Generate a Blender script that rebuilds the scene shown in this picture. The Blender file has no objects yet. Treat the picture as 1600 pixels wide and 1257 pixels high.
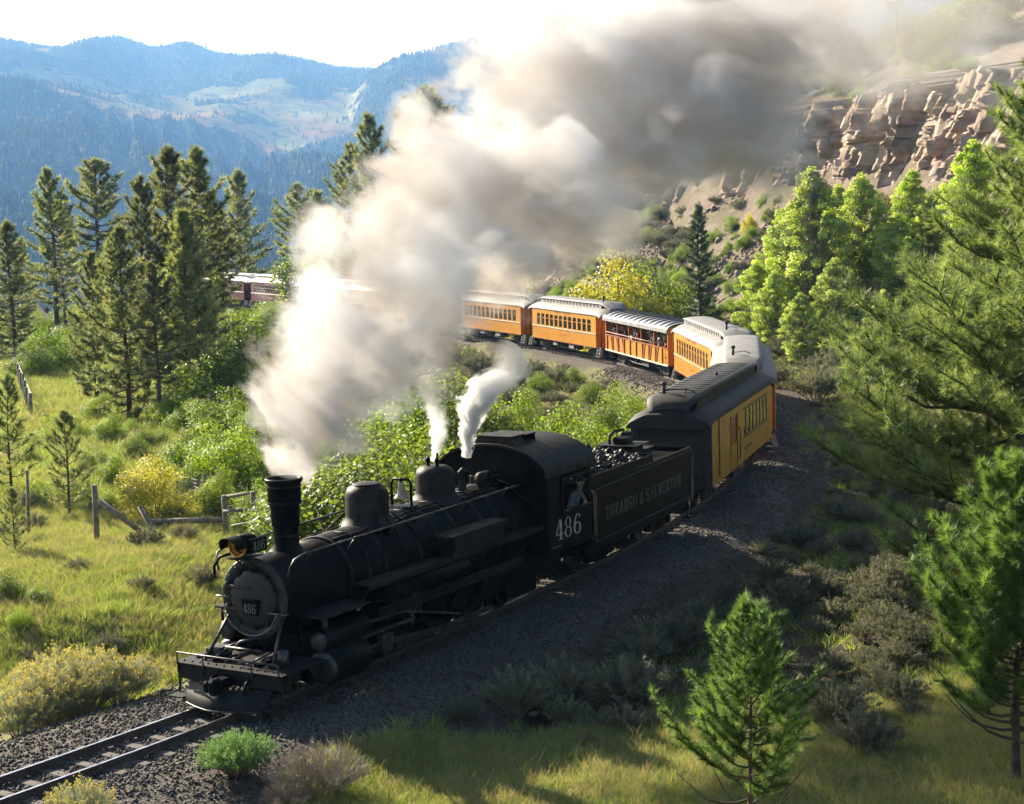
import bpy, bmesh, math, random
import numpy as np
from mathutils import Vector, Matrix

SC = bpy.context.scene
COL = SC.collection
R = math.radians

# ------------------------------------------------------------------ camera
CAM_Z = 8.933
cam_d = bpy.data.cameras.new('camera')
cam = bpy.data.objects.new('camera', cam_d)
COL.objects.link(cam)
F_PX, PITCH, ROLL = 2625.37, R(5.774), R(-1.457)      # focal length in pixels of the 1600 px wide photograph
cam_d.lens = 36.0 * F_PX / 1600.0
cam_d.sensor_width = 36.0
cam_d.clip_start, cam_d.clip_end = 0.1, 30000.0
cam.matrix_world = Matrix.Translation((0, 0, CAM_Z)) @ Matrix.Rotation(math.pi / 2 - PITCH, 4, 'X') @ Matrix.Rotation(ROLL, 4, 'Z')
SC.camera = cam

# ------------------------------------------------------------------ light
SUN_EL, SUN_AZ = R(26.5), R(-41.0)                    # azimuth from +Y (view direction), negative = left
wd = bpy.data.worlds.new('World')
SC.world = wd
wd.use_nodes = True
nt = wd.node_tree
sky = nt.nodes.new('ShaderNodeTexSky')
sky.sky_type = 'NISHITA'
sky.sun_disc = False
sky.sun_elevation = SUN_EL
sky.sun_rotation = SUN_AZ
sky.altitude = 2000.0
sky.dust_density = 8.0
bg = nt.nodes['Background']
bg.inputs['Strength'].default_value = 0.05
nt.links.new(sky.outputs[0], bg.inputs['Color'])

sun_d = bpy.data.lights.new('sun', 'SUN')
sun_d.energy = 5.0
sun_d.angle = R(0.53)
sun_d.color = (1.0, 0.95, 0.87)
sun = bpy.data.objects.new('sun', sun_d)
COL.objects.link(sun)
_sv = Vector((math.sin(SUN_AZ) * math.cos(SUN_EL), math.cos(SUN_AZ) * math.cos(SUN_EL), math.sin(SUN_EL)))
sun.rotation_euler = _sv.to_track_quat('Z', 'Y').to_euler()
sun.location = (-40, 40, 60)

vs = SC.view_settings
vs.view_transform = 'Standard'
vs.look = 'None'
vs.gamma = 1.0
vs.use_curve_mapping = False
vs.exposure = 1.72

cy = SC.cycles
cy.volume_bounces = 4
cy.max_bounces = 8
cy.diffuse_bounces = 3
cy.glossy_bounces = 3
cy.transmission_bounces = 4
cy.transparent_max_bounces = 12
cy.volume_step_rate = 1.0
cy.volume_max_steps = 72
cy.use_adaptive_sampling = True
cy.adaptive_threshold = 0.02
cy.use_denoising = True

# ------------------------------------------------------------------ helpers
RNG = np.random.default_rng(7)


def link(o, parent=None):
    COL.objects.link(o)
    if parent is not None:
        o.parent = parent
    return o


def tag(o, label=None, cat=None, group=None, kind=None):
    if label: o['label'] = label
    if cat: o['category'] = cat
    if group: o['group'] = group
    if kind: o['kind'] = kind
    return o


def np_mesh(name, V, Fc, mats=None, smooth=False, attr=None):
    """mesh from numpy: V (n,3), Fc (m,3) or (m,4); attr = {name: float per vertex}"""
    V = np.ascontiguousarray(V, dtype=np.float32)
    Fc = np.ascontiguousarray(Fc, dtype=np.int32)
    me = bpy.data.meshes.new(name)
    n, (m, k) = len(V), Fc.shape
    me.vertices.add(n)
    me.vertices.foreach_set('co', V.ravel())
    me.loops.add(m * k)
    me.loops.foreach_set('vertex_index', Fc.ravel())
    me.polygons.add(m)
    me.polygons.foreach_set('loop_start', np.arange(0, m * k, k, dtype=np.int32))
    me.polygons.foreach_set('loop_total', np.full(m, k, dtype=np.int32))
    if smooth:
        me.polygons.foreach_set('use_smooth', np.ones(m, dtype=bool))
    for a, v in (attr or {}).items():
        at_ = me.attributes.new(a, 'FLOAT', 'POINT')
        at_.data.foreach_set('value', np.ascontiguousarray(v, dtype=np.float32))
    me.update()
    me.validate()
    for mt in (mats if isinstance(mats, (list, tuple)) else [mats]):
        if mt: me.materials.append(mt)
    return me


def obj(name, me, parent=None):
    return link(bpy.data.objects.new(name, me), parent)


def empty(name, M=None, parent=None):
    o = link(bpy.data.objects.new(name, None), parent)
    o.empty_display_size = 0.3
    if M is not None: o.matrix_world = M
    return o


def copy_tree(o, parent=None):
    c = o.copy()
    COL.objects.link(c)
    if parent is not None: c.parent = parent
    for ch in list(o.children): copy_tree(ch, c)
    return c


# parts that gather pieces too small to pick apart
JOINED = {'name_lettering', 'lettering', 'deck_bolts', 'deck_fittings', 'plate_numerals', 'board_numerals', 'cab_numerals', 'clerestory_panes', 'clerestory_wall', 'siding_battens', 'roof_seams', 'seats', 'benches', 'cross_pipes', 'rivet_row', 'safety_valves', 'gold_stripe', 'roof_seam', 'truss_rods', 'window_trim', 'cab_fittings', 'valve_gear', 'belt_rail', 'sill', 'top_rail', 'side_sill', 'corner_posts', 'coal_board', 'battery_box', 'stack_band', 'cap_band', 'face'}


class MB:
    """collects shapes into one mesh"""
    def __init__(s):
        s.v, s.f, s.sm, s.mi = [], [], [], []
        s.cur = 0

    def _add(s, vs_, fs, smooth=False):
        b = len(s.v)
        s.v += [tuple(p) for p in vs_]
        for f in fs:
            s.f.append(tuple(b + i for i in f)); s.sm.append(smooth); s.mi.append(s.cur)
        return s

    def box(s, x0, x1, y0, y1, z0, z1, bev=0.0, M=None):
        bm = bmesh.new()
        bmesh.ops.create_cube(bm, size=1.0)
        for v in bm.verts:
            v.co = Vector(((x0 + x1) / 2 + v.co.x * (x1 - x0), (y0 + y1) / 2 + v.co.y * (y1 - y0), (z0 + z1) / 2 + v.co.z * (z1 - z0)))
        if bev > 0:
            bmesh.ops.bevel(bm, geom=bm.edges[:], offset=bev, segments=1, affect='EDGES')
        if M is not None: bm.transform(M)
        bm.verts.index_update()
        s._add([v.co[:] for v in bm.verts], [[v.index for v in f.verts] for f in bm.faces])
        bm.free()
        return s

    def tube(s, pts, r, n=8, caps=True, smooth=True):
        pts = [Vector(p) for p in pts]
        rs = r if isinstance(r, (list, tuple, np.ndarray)) else [r] * len(pts)
        up = Vector((0, 0, 1))
        vs_, fs = [], []
        prev = None
        for i, p in enumerate(pts):
            t = (pts[min(i + 1, len(pts) - 1)] - pts[max(i - 1, 0)]).normalized()
            if prev is None:
                a = t.cross(up)
                if a.length < 1e-3: a = t.cross(Vector((1, 0, 0)))
            else:
                a = prev - t * prev.dot(t)
            a.normalize(); prev = a
            b = t.cross(a)
            for k in range(n):
                q = 2 * math.pi * k / n
                vs_.append(p + (a * math.cos(q) + b * math.sin(q)) * rs[i])
        for i in range(len(pts) - 1):
            for k in range(n):
                k2 = (k + 1) % n
                fs.append((i * n + k, i * n + k2, (i + 1) * n + k2, (i + 1) * n + k))
        s._add(vs_, fs, smooth)
        if caps:
            b = len(s.v) - len(vs_)
            s.f.append(tuple(b + k for k in reversed(range(n)))); s.sm.append(False); s.mi.append(s.cur)
            s.f.append(tuple(b + (len(pts) - 1) * n + k for k in range(n))); s.sm.append(False); s.mi.append(s.cur)
        return s

    def lathe(s, prof, o=(0, 0, 0), axis=(0, 0, 1), n=24, smooth=True, M=None):
        """prof: [(r, h)] along axis from o; r = 0 closes"""
        ax = Vector(axis).normalized()
        a = ax.cross(Vector((0, 0, 1)))
        if a.length < 1e-3: a = Vector((1, 0, 0))
        a.normalize(); b = ax.cross(a)
        o = Vector(o)
        vs_, fs, rows = [], [], []
        for r, h in prof:
            if r < 1e-6:
                rows.append([len(vs_)] * n); vs_.append(o + ax * h)
            else:
                rows.append([len(vs_) + k for k in range(n)])
                for k in range(n):
                    q = 2 * math.pi * k / n
                    vs_.append(o + ax * h + (a * math.cos(q) + b * math.sin(q)) * r)
        for i in range(len(rows) - 1):
            for k in range(n):
                k2 = (k + 1) % n
                f = [rows[i][k], rows[i][k2], rows[i + 1][k2], rows[i + 1][k]]
                g = []
                for q in f:
                    if q not in g: g.append(q)
                if len(g) > 2: fs.append(g)
        if M is not None: vs_ = [M @ v for v in vs_]
        return s._add(vs_, fs, smooth)

    def prism(s, poly, axis, a, b, smooth=False):
        """poly in the plane across axis ('x': (y,z), 'y': (x,z), 'z': (x,y)), extruded a..b"""
        def P(p, t):
            return {'x': (t, p[0], p[1]), 'y': (p[0], t, p[1]), 'z': (p[0], p[1], t)}[axis]
        n = len(poly)
        vs_ = [P(p, a) for p in poly] + [P(p, b) for p in poly]
        fs = [tuple(range(n))[::-1], tuple(range(n, 2 * n))]
        fs += [(i, (i + 1) % n, n + (i + 1) % n, n + i) for i in range(n)]
        return s._add(vs_, fs, smooth)

    def sheet(s, rows, smooth=True, close=False):
        """grid of points rows[i][j]"""
        m, n = len(rows), len(rows[0])
        fs = []
        for i in range(m - 1):
            for j in range(n - 1):
                fs.append((i * n + j, i * n + j + 1, (i + 1) * n + j + 1, (i + 1) * n + j))
        return s._add([p for r_ in rows for p in r_], fs, smooth)

    def build(s, name, mat, parent=None, label=None):
        me = bpy.data.meshes.new(name)
        me.from_pydata(s.v, [], s.f)
        me.polygons.foreach_set('use_smooth', s.sm)
        me.polygons.foreach_set('material_index', s.mi)
        bm = bmesh.new(); bm.from_mesh(me)
        bmesh.ops.recalc_face_normals(bm, faces=bm.faces[:])
        bm.to_mesh(me); bm.free()
        for m in (mat if isinstance(mat, (list, tuple)) else [mat]): me.materials.append(m)
        o = obj(name, me, parent)
        if label: o['label'] = label
        if name in JOINED: o['kind'] = 'stuff'
        return o


# value noise in numpy
def _hash(ix, iy, seed):
    h = (ix.astype(np.int64) * 374761393 + iy.astype(np.int64) * 668265263 + seed * 974634777) & 0xffffffff
    h = ((h ^ (h >> 13)) * 1274126177) & 0xffffffff
    return ((h ^ (h >> 16)) & 0xffff) / 65535.0


def vnoise(x, y, seed=0):
    ix, iy = np.floor(x), np.floor(y)
    fx, fy = x - ix, y - iy
    fx = fx * fx * (3 - 2 * fx); fy = fy * fy * (3 - 2 * fy)
    a = _hash(ix, iy, seed); b = _hash(ix + 1, iy, seed); c = _hash(ix, iy + 1, seed); d = _hash(ix + 1, iy + 1, seed)
    return (a + (b - a) * fx) * (1 - fy) + (c + (d - c) * fx) * fy


def fbm(x, y, oct_=4, seed=0, gain=0.5):
    t, a, n = 0.0, 1.0, 0.0
    for i in range(oct_):
        t = t + a * (vnoise(x * 2 ** i + 13.7 * i, y * 2 ** i - 7.1 * i, seed + i) * 2 - 1); n += a; a *= gain
    return t / n


def sstep(a, b, x):
    t = np.clip((np.asarray(x, float) - a) / (b - a), 0, 1)
    return t * t * (3 - 2 * t)


# ------------------------------------------------------------------ materials
MAT = {}


def mat(name, col, rough=0.8, metal=0.0, var=0.0, scale=3.0, bump=0.0, bscale=20.0, col2=None, spec=0.5, coords='Object', detail=6.0, attr=None, avar=0.3, objvar=0.0, trans=0.0, tcol=None, mix=(0.4, 0.6)):
    """procedural principled material; noise blends col to col2; attr = per vertex value that brightens or darkens; trans = translucency"""
    m = bpy.data.materials.new(name)
    m.use_nodes = True
    t = m.node_tree
    N, L = t.nodes, t.links
    p = N['Principled BSDF']
    p.inputs['Roughness'].default_value = rough
    p.inputs['Metallic'].default_value = metal
    p.inputs['Specular IOR Level'].default_value = spec
    p.inputs['Base Color'].default_value = (*col, 1)
    out = N['Material Output']
    src = None
    if col2 is None and var: col2 = tuple(c * (1 - var) for c in col)
    tc = N.new('ShaderNodeTexCoord')
    if col2 is not None:
        nz = N.new('ShaderNodeTexNoise'); nz.inputs['Scale'].default_value = scale; nz.inputs['Detail'].default_value = detail
        nz.inputs['Roughness'].default_value = 0.62
        L.new(tc.outputs[coords], nz.inputs['Vector'])
        mr = N.new('ShaderNodeMapRange'); mr.inputs[1].default_value, mr.inputs[2].default_value = mix
        L.new(nz.outputs[0], mr.inputs[0])
        mx = N.new('ShaderNodeMix'); mx.data_type = 'RGBA'
        mx.inputs[6].default_value = (*col, 1); mx.inputs[7].default_value = (*col2, 1)
        L.new(mr.outputs[0], mx.inputs[0])
        src = mx.outputs[2]
    if attr or objvar:
        hs = N.new('ShaderNodeHueSaturation')
        if src: L.new(src, hs.inputs['Color'])
        else: hs.inputs['Color'].default_value = (*col, 1)
        val = None
        if attr:
            an = N.new('ShaderNodeAttribute'); an.attribute_name = attr
            mr2 = N.new('ShaderNodeMapRange'); mr2.inputs[3].default_value = 1 - avar; mr2.inputs[4].default_value = 1 + avar
            L.new(an.outputs['Fac'], mr2.inputs[0]); val = mr2.outputs[0]
            mr4 = N.new('ShaderNodeMapRange'); mr4.inputs[3].default_value = 0.515; mr4.inputs[4].default_value = 0.485
            L.new(an.outputs['Fac'], mr4.inputs[0]); L.new(mr4.outputs[0], hs.inputs['Hue'])
        if objvar:
            oi = N.new('ShaderNodeObjectInfo')
            mr3 = N.new('ShaderNodeMapRange'); mr3.inputs[3].default_value = 1 - objvar; mr3.inputs[4].default_value = 1 + objvar
            L.new(oi.outputs['Random'], mr3.inputs[0])
            if val:
                mm = N.new('ShaderNodeMath'); mm.operation = 'MULTIPLY'; L.new(val, mm.inputs[0]); L.new(mr3.outputs[0], mm.inputs[1]); val = mm.outputs[0]
            else: val = mr3.outputs[0]
            mr5 = N.new('ShaderNodeMapRange'); mr5.inputs[3].default_value = 0.80; mr5.inputs[4].default_value = 1.1
            L.new(oi.outputs['Random'], mr5.inputs[0]); L.new(mr5.outputs[0], hs.inputs['Saturation'])
        L.new(val, hs.inputs['Value'])
        src = hs.outputs[0]
    if src: L.new(src, p.inputs['Base Color'])
    if bump:
        nb = N.new('ShaderNodeTexNoise'); nb.inputs['Scale'].default_value = bscale; nb.inputs['Detail'].default_value = 5
        L.new(tc.outputs[coords], nb.inputs['Vector'])
        bp = N.new('ShaderNodeBump'); bp.inputs['Strength'].default_value = bump; bp.inputs['Distance'].default_value = 0.03
        L.new(nb.outputs[0], bp.inputs['Height']); L.new(bp.outputs[0], p.inputs['Normal'])
    if trans:
        tl = N.new('ShaderNodeBsdfTranslucent')
        if src:
            tm = N.new('ShaderNodeMix'); tm.data_type = 'RGBA'; tm.blend_type = 'MULTIPLY'; tm.inputs[0].default_value = 1.0
            L.new(src, tm.inputs[6]); tm.inputs[7].default_value = (*(tcol or (1.6, 1.7, 0.8)), 1); L.new(tm.outputs[2], tl.inputs['Color'])
        else: tl.inputs['Color'].default_value = (*col, 1)
        ms = N.new('ShaderNodeMixShader'); ms.inputs[0].default_value = trans
        L.new(p.outputs[0], ms.inputs[1]); L.new(tl.outputs[0], ms.inputs[2]); L.new(ms.outputs[0], out.inputs['Surface'])
    MAT[name] = m
    return m


# metals, paints
mat('loco_black', (0.0036, 0.0036, 0.0038), 0.45, 0.0, spec=0.07, col2=(0.015, 0.0128, 0.011), scale=2.2, bump=0.12, bscale=9, mix=(0.45, 0.75))
mat('loco_dusty', (0.0075, 0.0073, 0.0071), 0.55, 0.0, spec=0.18, col2=(0.030, 0.0275, 0.025), scale=3.0, bump=0.15, bscale=14, mix=(0.42, 0.7))
mat('graphite', (0.030, 0.030, 0.031), 0.5, 0.25, col2=(0.016, 0.016, 0.016), scale=3.5, bump=0.1, bscale=10)
mat('steel', (0.28, 0.27, 0.26), 0.38, 0.9, col2=(0.12, 0.10, 0.09), scale=6)
mat('dull_steel', (0.085, 0.083, 0.08), 0.45, 0.6, col2=(0.025, 0.023, 0.021), scale=5)
mat('brass', (0.30, 0.22, 0.12), 0.45, 0.7, col2=(0.16, 0.12, 0.08), scale=8)
mat('bell_metal', (0.42, 0.36, 0.30), 0.5, 0.5, col2=(0.26, 0.21, 0.17), scale=8)
mat('white_paint', (0.55, 0.57, 0.54), 0.6, col2=(0.36, 0.38, 0.36), scale=8)
mat('faded_paint', (0.17, 0.155, 0.13), 0.7, col2=(0.045, 0.042, 0.036), scale=9, mix=(0.35, 0.65))
mat('coal', (0.007, 0.007, 0.008), 0.5, 0.0, col2=(0.014, 0.014, 0.014), scale=6, bump=0.3, bscale=12, spec=0.25)
mat('lamp_amber', (0.75, 0.30, 0.04), 0.18, 0.3, col2=(0.85, 0.45, 0.08), scale=4)
mat('lamp_lens', (0.55, 0.55, 0.5), 0.08, 0.6)
mat('gold_paint', (0.52, 0.222, 0.009), 0.42, col2=(0.43, 0.175, 0.007), scale=1.2, bump=0.03, bscale=60)
mat('orange_paint', (0.60, 0.20, 0.012), 0.42, col2=(0.50, 0.16, 0.01), scale=1.2)
mat('ochre_paint', (0.47, 0.235, 0.02), 0.5, col2=(0.37, 0.175, 0.016), scale=1.5)
mat('rust_trim', (0.30, 0.085, 0.012), 0.5, col2=(0.22, 0.06, 0.01), scale=3)
mat('maroon_paint', (0.13, 0.028, 0.026), 0.45, col2=(0.09, 0.02, 0.02), scale=2)
mat('cream_trim', (0.72, 0.62, 0.46), 0.5, col2=(0.6, 0.5, 0.36), scale=6)
mat('roof_grey', (0.19, 0.186, 0.18), 0.7, col2=(0.135, 0.131, 0.126), scale=1.6, bump=0.1, bscale=30)
mat('roof_dark', (0.032, 0.031, 0.030), 0.65, spec=0.2, col2=(0.018, 0.0175, 0.017), scale=1.6, bump=0.1, bscale=20)
mat('roof_white', (0.70, 0.69, 0.67), 0.6, col2=(0.55, 0.54, 0.52), scale=2)
mat('roof_metal', (0.30, 0.303, 0.306), 0.5, 0.2, col2=(0.21, 0.213, 0.216), scale=2)
mat('under_black', (0.010, 0.0095, 0.009), 0.7, col2=(0.028, 0.025, 0.022), scale=4)
mat('glass', (0.02, 0.022, 0.024), 0.06, 0.0, spec=0.8)
mat('interior', (0.07, 0.045, 0.03), 0.8, var=0.4, scale=2)
# ground and wood
mat('rail_top', (0.62, 0.62, 0.63), 0.25, 1.0, col2=(0.4, 0.38, 0.36), scale=8)
mat('rail_rust', (0.11, 0.075, 0.055), 0.75, 0.2, col2=(0.06, 0.045, 0.038), scale=6)
mat('sleeper_wood', (0.10, 0.085, 0.072), 0.9, col2=(0.05, 0.043, 0.037), scale=4, bump=0.4, bscale=25)
mat('ballast_stone', (0.120, 0.102, 0.086), 0.9, objvar=0.6, col2=(0.052, 0.046, 0.040), scale=5)
mat('rock', (0.23, 0.18, 0.14), 0.9, col2=(0.14, 0.11, 0.088), scale=2.5, bump=0.5, bscale=8, objvar=0.2)
mat('pale_stone', (0.45, 0.38, 0.28), 0.9, col2=(0.32, 0.26, 0.19), scale=5, bump=0.4, bscale=12)
mat('old_wood', (0.27, 0.235, 0.195), 0.9, col2=(0.13, 0.112, 0.095), scale=5, bump=0.4, bscale=20)
mat('wire', (0.25, 0.24, 0.23), 0.5, 0.7)
mat('bark', (0.115, 0.078, 0.055), 0.95, col2=(0.05, 0.036, 0.028), scale=5, bump=0.6, bscale=16)
mat('pale_bark', (0.34, 0.31, 0.26), 0.9, col2=(0.18, 0.16, 0.13), scale=5, bump=0.3, bscale=16)
# foliage
mat('pine_needles', (0.175, 0.205, 0.105), 0.55, attr='v', avar=0.5, objvar=0.30, trans=0.42, tcol=(1.6, 1.55, 0.75))
mat('young_needles', (0.125, 0.195, 0.060), 0.5, attr='v', avar=0.5, objvar=0.1, trans=0.38, tcol=(1.45, 1.5, 0.75))
mat('big_needles', (0.175, 0.240, 0.090), 0.5, attr='v', avar=0.5, trans=0.45, tcol=(1.5, 1.45, 0.75))
mat('number_paint', (0.20, 0.20, 0.195), 0.6, col2=(0.2, 0.2, 0.19), scale=8)
mat('spruce_needles', (0.075, 0.100, 0.062), 0.6, attr='v', avar=0.4, objvar=0.2, trans=0.25)
mat('oak_leaves', (0.120, 0.180, 0.030), 0.55, attr='v', avar=0.45, objvar=0.22, trans=0.5, tcol=(1.9, 1.85, 0.6))
mat('yellow_leaves', (0.36, 0.36, 0.06), 0.55, attr='v', avar=0.4, objvar=0.15, trans=0.45, tcol=(1.4, 1.3, 0.6))
mat('cottonwood_leaves', (0.33, 0.42, 0.09), 0.5, attr='v', avar=0.5, objvar=0.12, trans=0.48, tcol=(1.6, 1.6, 0.6))
mat('sage_leaves', (0.185, 0.188, 0.130), 0.8, attr='v', avar=0.35, objvar=0.2, trans=0.25, tcol=(1.3, 1.3, 0.9))
mat('rabbit_leaves', (0.340, 0.360, 0.250), 0.8, attr='v', avar=0.3, objvar=0.1, trans=0.3, tcol=(1.3, 1.3, 0.8))
mat('rabbit_flowers', (0.60, 0.49, 0.14), 0.8, attr='v', avar=0.3, trans=0.2)
mat('round_bush', (0.19, 0.30, 0.12), 0.8, attr='v', avar=0.3, trans=0.3, tcol=(1.3, 1.4, 0.8))
mat('dry_twigs', (0.33, 0.27, 0.20), 0.9, attr='v', avar=0.3, objvar=0.1)
mat('grass_green', (0.215, 0.275, 0.075), 0.75, objvar=0.42, attr='v', avar=0.3, trans=0.4, tcol=(1.5, 1.5, 0.7))
mat('grass_dry', (0.370, 0.320, 0.160), 0.85, objvar=0.2, attr='v', avar=0.3, trans=0.35, tcol=(1.3, 1.25, 0.8))
mat('far_forest', (0.030, 0.046, 0.026), 0.9, objvar=0.4)
mat('far_gold', (0.17, 0.12, 0.03), 0.9, objvar=0.3)
# people
for k_, c_ in dict(skin=(0.22, 0.125, 0.09), hair_dark=(0.03, 0.02, 0.015), hair_grey=(0.3, 0.29, 0.27), cloth_white=(0.7, 0.7, 0.68), cloth_red=(0.4, 0.04, 0.03), cloth_blue=(0.06, 0.10, 0.22),
                   cloth_lightblue=(0.10, 0.14, 0.18), cloth_olive=(0.12, 0.13, 0.06), cloth_black=(0.02, 0.02, 0.022), cloth_tan=(0.36, 0.27, 0.17), cloth_grey=(0.2, 0.2, 0.21), denim=(0.05, 0.07, 0.13)).items():
    mat(k_, c_, 0.8, var=0.25, scale=14)
# ------------------------------------------------------------------ the railway line
KN = np.array([-40, -10, 0, 15, 30, 45, 60, 75, 90, 105, 120, 135, 150, 170, 190, 230])
KV = np.array([-0.0065, -0.006772, -0.007773, -0.009841, -0.012135, -0.012984, -0.012291, -0.009186, -0.004813, -0.00153, -0.000491, -0.001264, -0.002891, -0.004603, -0.006315, -0.006315])
TS = np.arange(-40, 230, 0.25)
_h = np.cumsum(np.interp(TS, KN, KV)) * 0.25
_i0 = int(np.argmin(abs(TS)))
_h = _h - _h[_i0] + R(33.573)
TX = np.cumsum(np.sin(_h)) * 0.25; TX = TX - TX[_i0] - 5.638
TY = np.cumsum(np.cos(_h)) * 0.25; TY = TY - TY[_i0] + 31.598
GRADE = 0.00907


def tp(s):
    return np.array([np.interp(s, TS, TX), np.interp(s, TS, TY)])


def tz(s):
    return GRADE * np.clip(s, -40, 230)


def track_sd(x, y):
    """nearest s along the line and signed distance (right of the backward direction positive)"""
    x = np.asarray(x, float).ravel(); y = np.asarray(y, float).ravel()
    st = 4
    tx, ty, ts = TX[::st], TY[::st], TS[::st]
    S_, D_ = np.empty(len(x)), np.empty(len(x))
    for a in range(0, len(x), 20000):
        b = slice(a, a + 20000)
        d2 = (x[b, None] - tx) ** 2 + (y[b, None] - ty) ** 2
        i = d2.argmin(1)
        hx, hy = np.sin(_h[::st][i]), np.cos(_h[::st][i])
        ex, ey = x[b] - tx[i], y[b] - ty[i]
        S_[b] = ts[i] + ex * hx + ey * hy
        along = np.clip(ex * hx + ey * hy, -1, 1)
        dd = ex * hy - ey * hx
        D_[b] = np.where((i == 0) | (i == len(tx) - 1), np.sign(dd) * np.sqrt(np.maximum(d2[np.arange(len(i)), i], 0)), dd)
    return S_, D_


def hill_perp(x, y):
    return (x + 2 + 0.33 * (y - 133)) * 0.95


def ground_z(x, y, full=False):
    shp = np.shape(x)
    x = np.asarray(x, float).ravel(); y = np.asarray(y, float).ravel()
    s, d = track_sd(x, y)
    r = np.hypot(x, y)
    nat = -0.75 + 0.30 * fbm(x / 9, y / 9, 3, 1) + 0.07 * fbm(x / 1.6, y / 1.6, 3, 2)
    nat += 0.6 * tz(s) * np.exp(-np.abs(d) / 40)
    # bank and meadow left of the engine
    nat += 0.62 * sstep(36.0, 39.5, y + 1.2 * fbm(x / 5, y / 5, 2, 5)) * sstep(-6.5, -10, x) * (1 - 0.6 * sstep(60, 90, y))
    nat += 0.25 * sstep(-4, -9, d) * sstep(30, 36, y) * sstep(-2, -6, x)
    # slope the photographer stands on
    rc = np.hypot(x - 3, (y + 1))
    nat += 7.6 * (1 - sstep(3, 26.5, rc))
    # natural ground just outside the line falls a little, then rises to the right
    nat += 0.5 * sstep(8, 20, d) * sstep(75, 55, y)
    # hillside with talus behind the line
    p = hill_perp(x, y)
    tap = 1 - 0.62 * sstep(175, 255, y)
    rough = fbm(x / 7, y / 7, 4, 9)
    hz = np.interp(p, [11, 16, 24, 37, 40.5, 60, 125, 260], [0, 1.4, 5.2, 12.0, 19.3, 29.5, 62, 110])
    nat += hz * tap * sstep(52, 75, y) + sstep(14, 24, p) * rough * 0.9 * sstep(52, 75, y)
    # valley to the left and behind
    nat -= 75 * sstep(150, 560, r + 45 * sstep(-25, -5, x)) * (1 - sstep(8, 40, p) * sstep(700, 350, r))
    w = 1 - sstep(1.75, 4.6, np.abs(d) + 0.25 * fbm(x / 2.2, y / 2.2, 2, 4))
    z = nat * (1 - w) + (tz(s) - 0.17) * w
    z = z + w * 0.02 * fbm(x * 2.2, y * 2.2, 2, 8)
    if full: return z.reshape(shp), s.reshape(shp), d.reshape(shp), w.reshape(shp)
    return z.reshape(shp)


def axis_pts(lo, hi, fine0, fine1, step, growth=1.16):
    a = list(np.arange(fine0, fine1, step))
    st = step
    while a[-1] < hi: st *= growth; a.append(a[-1] + st)
    b = []; st = step; v = fine0
    while v > lo: st *= growth; v -= st; b.append(v)
    return np.array(b[::-1] + a)


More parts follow.
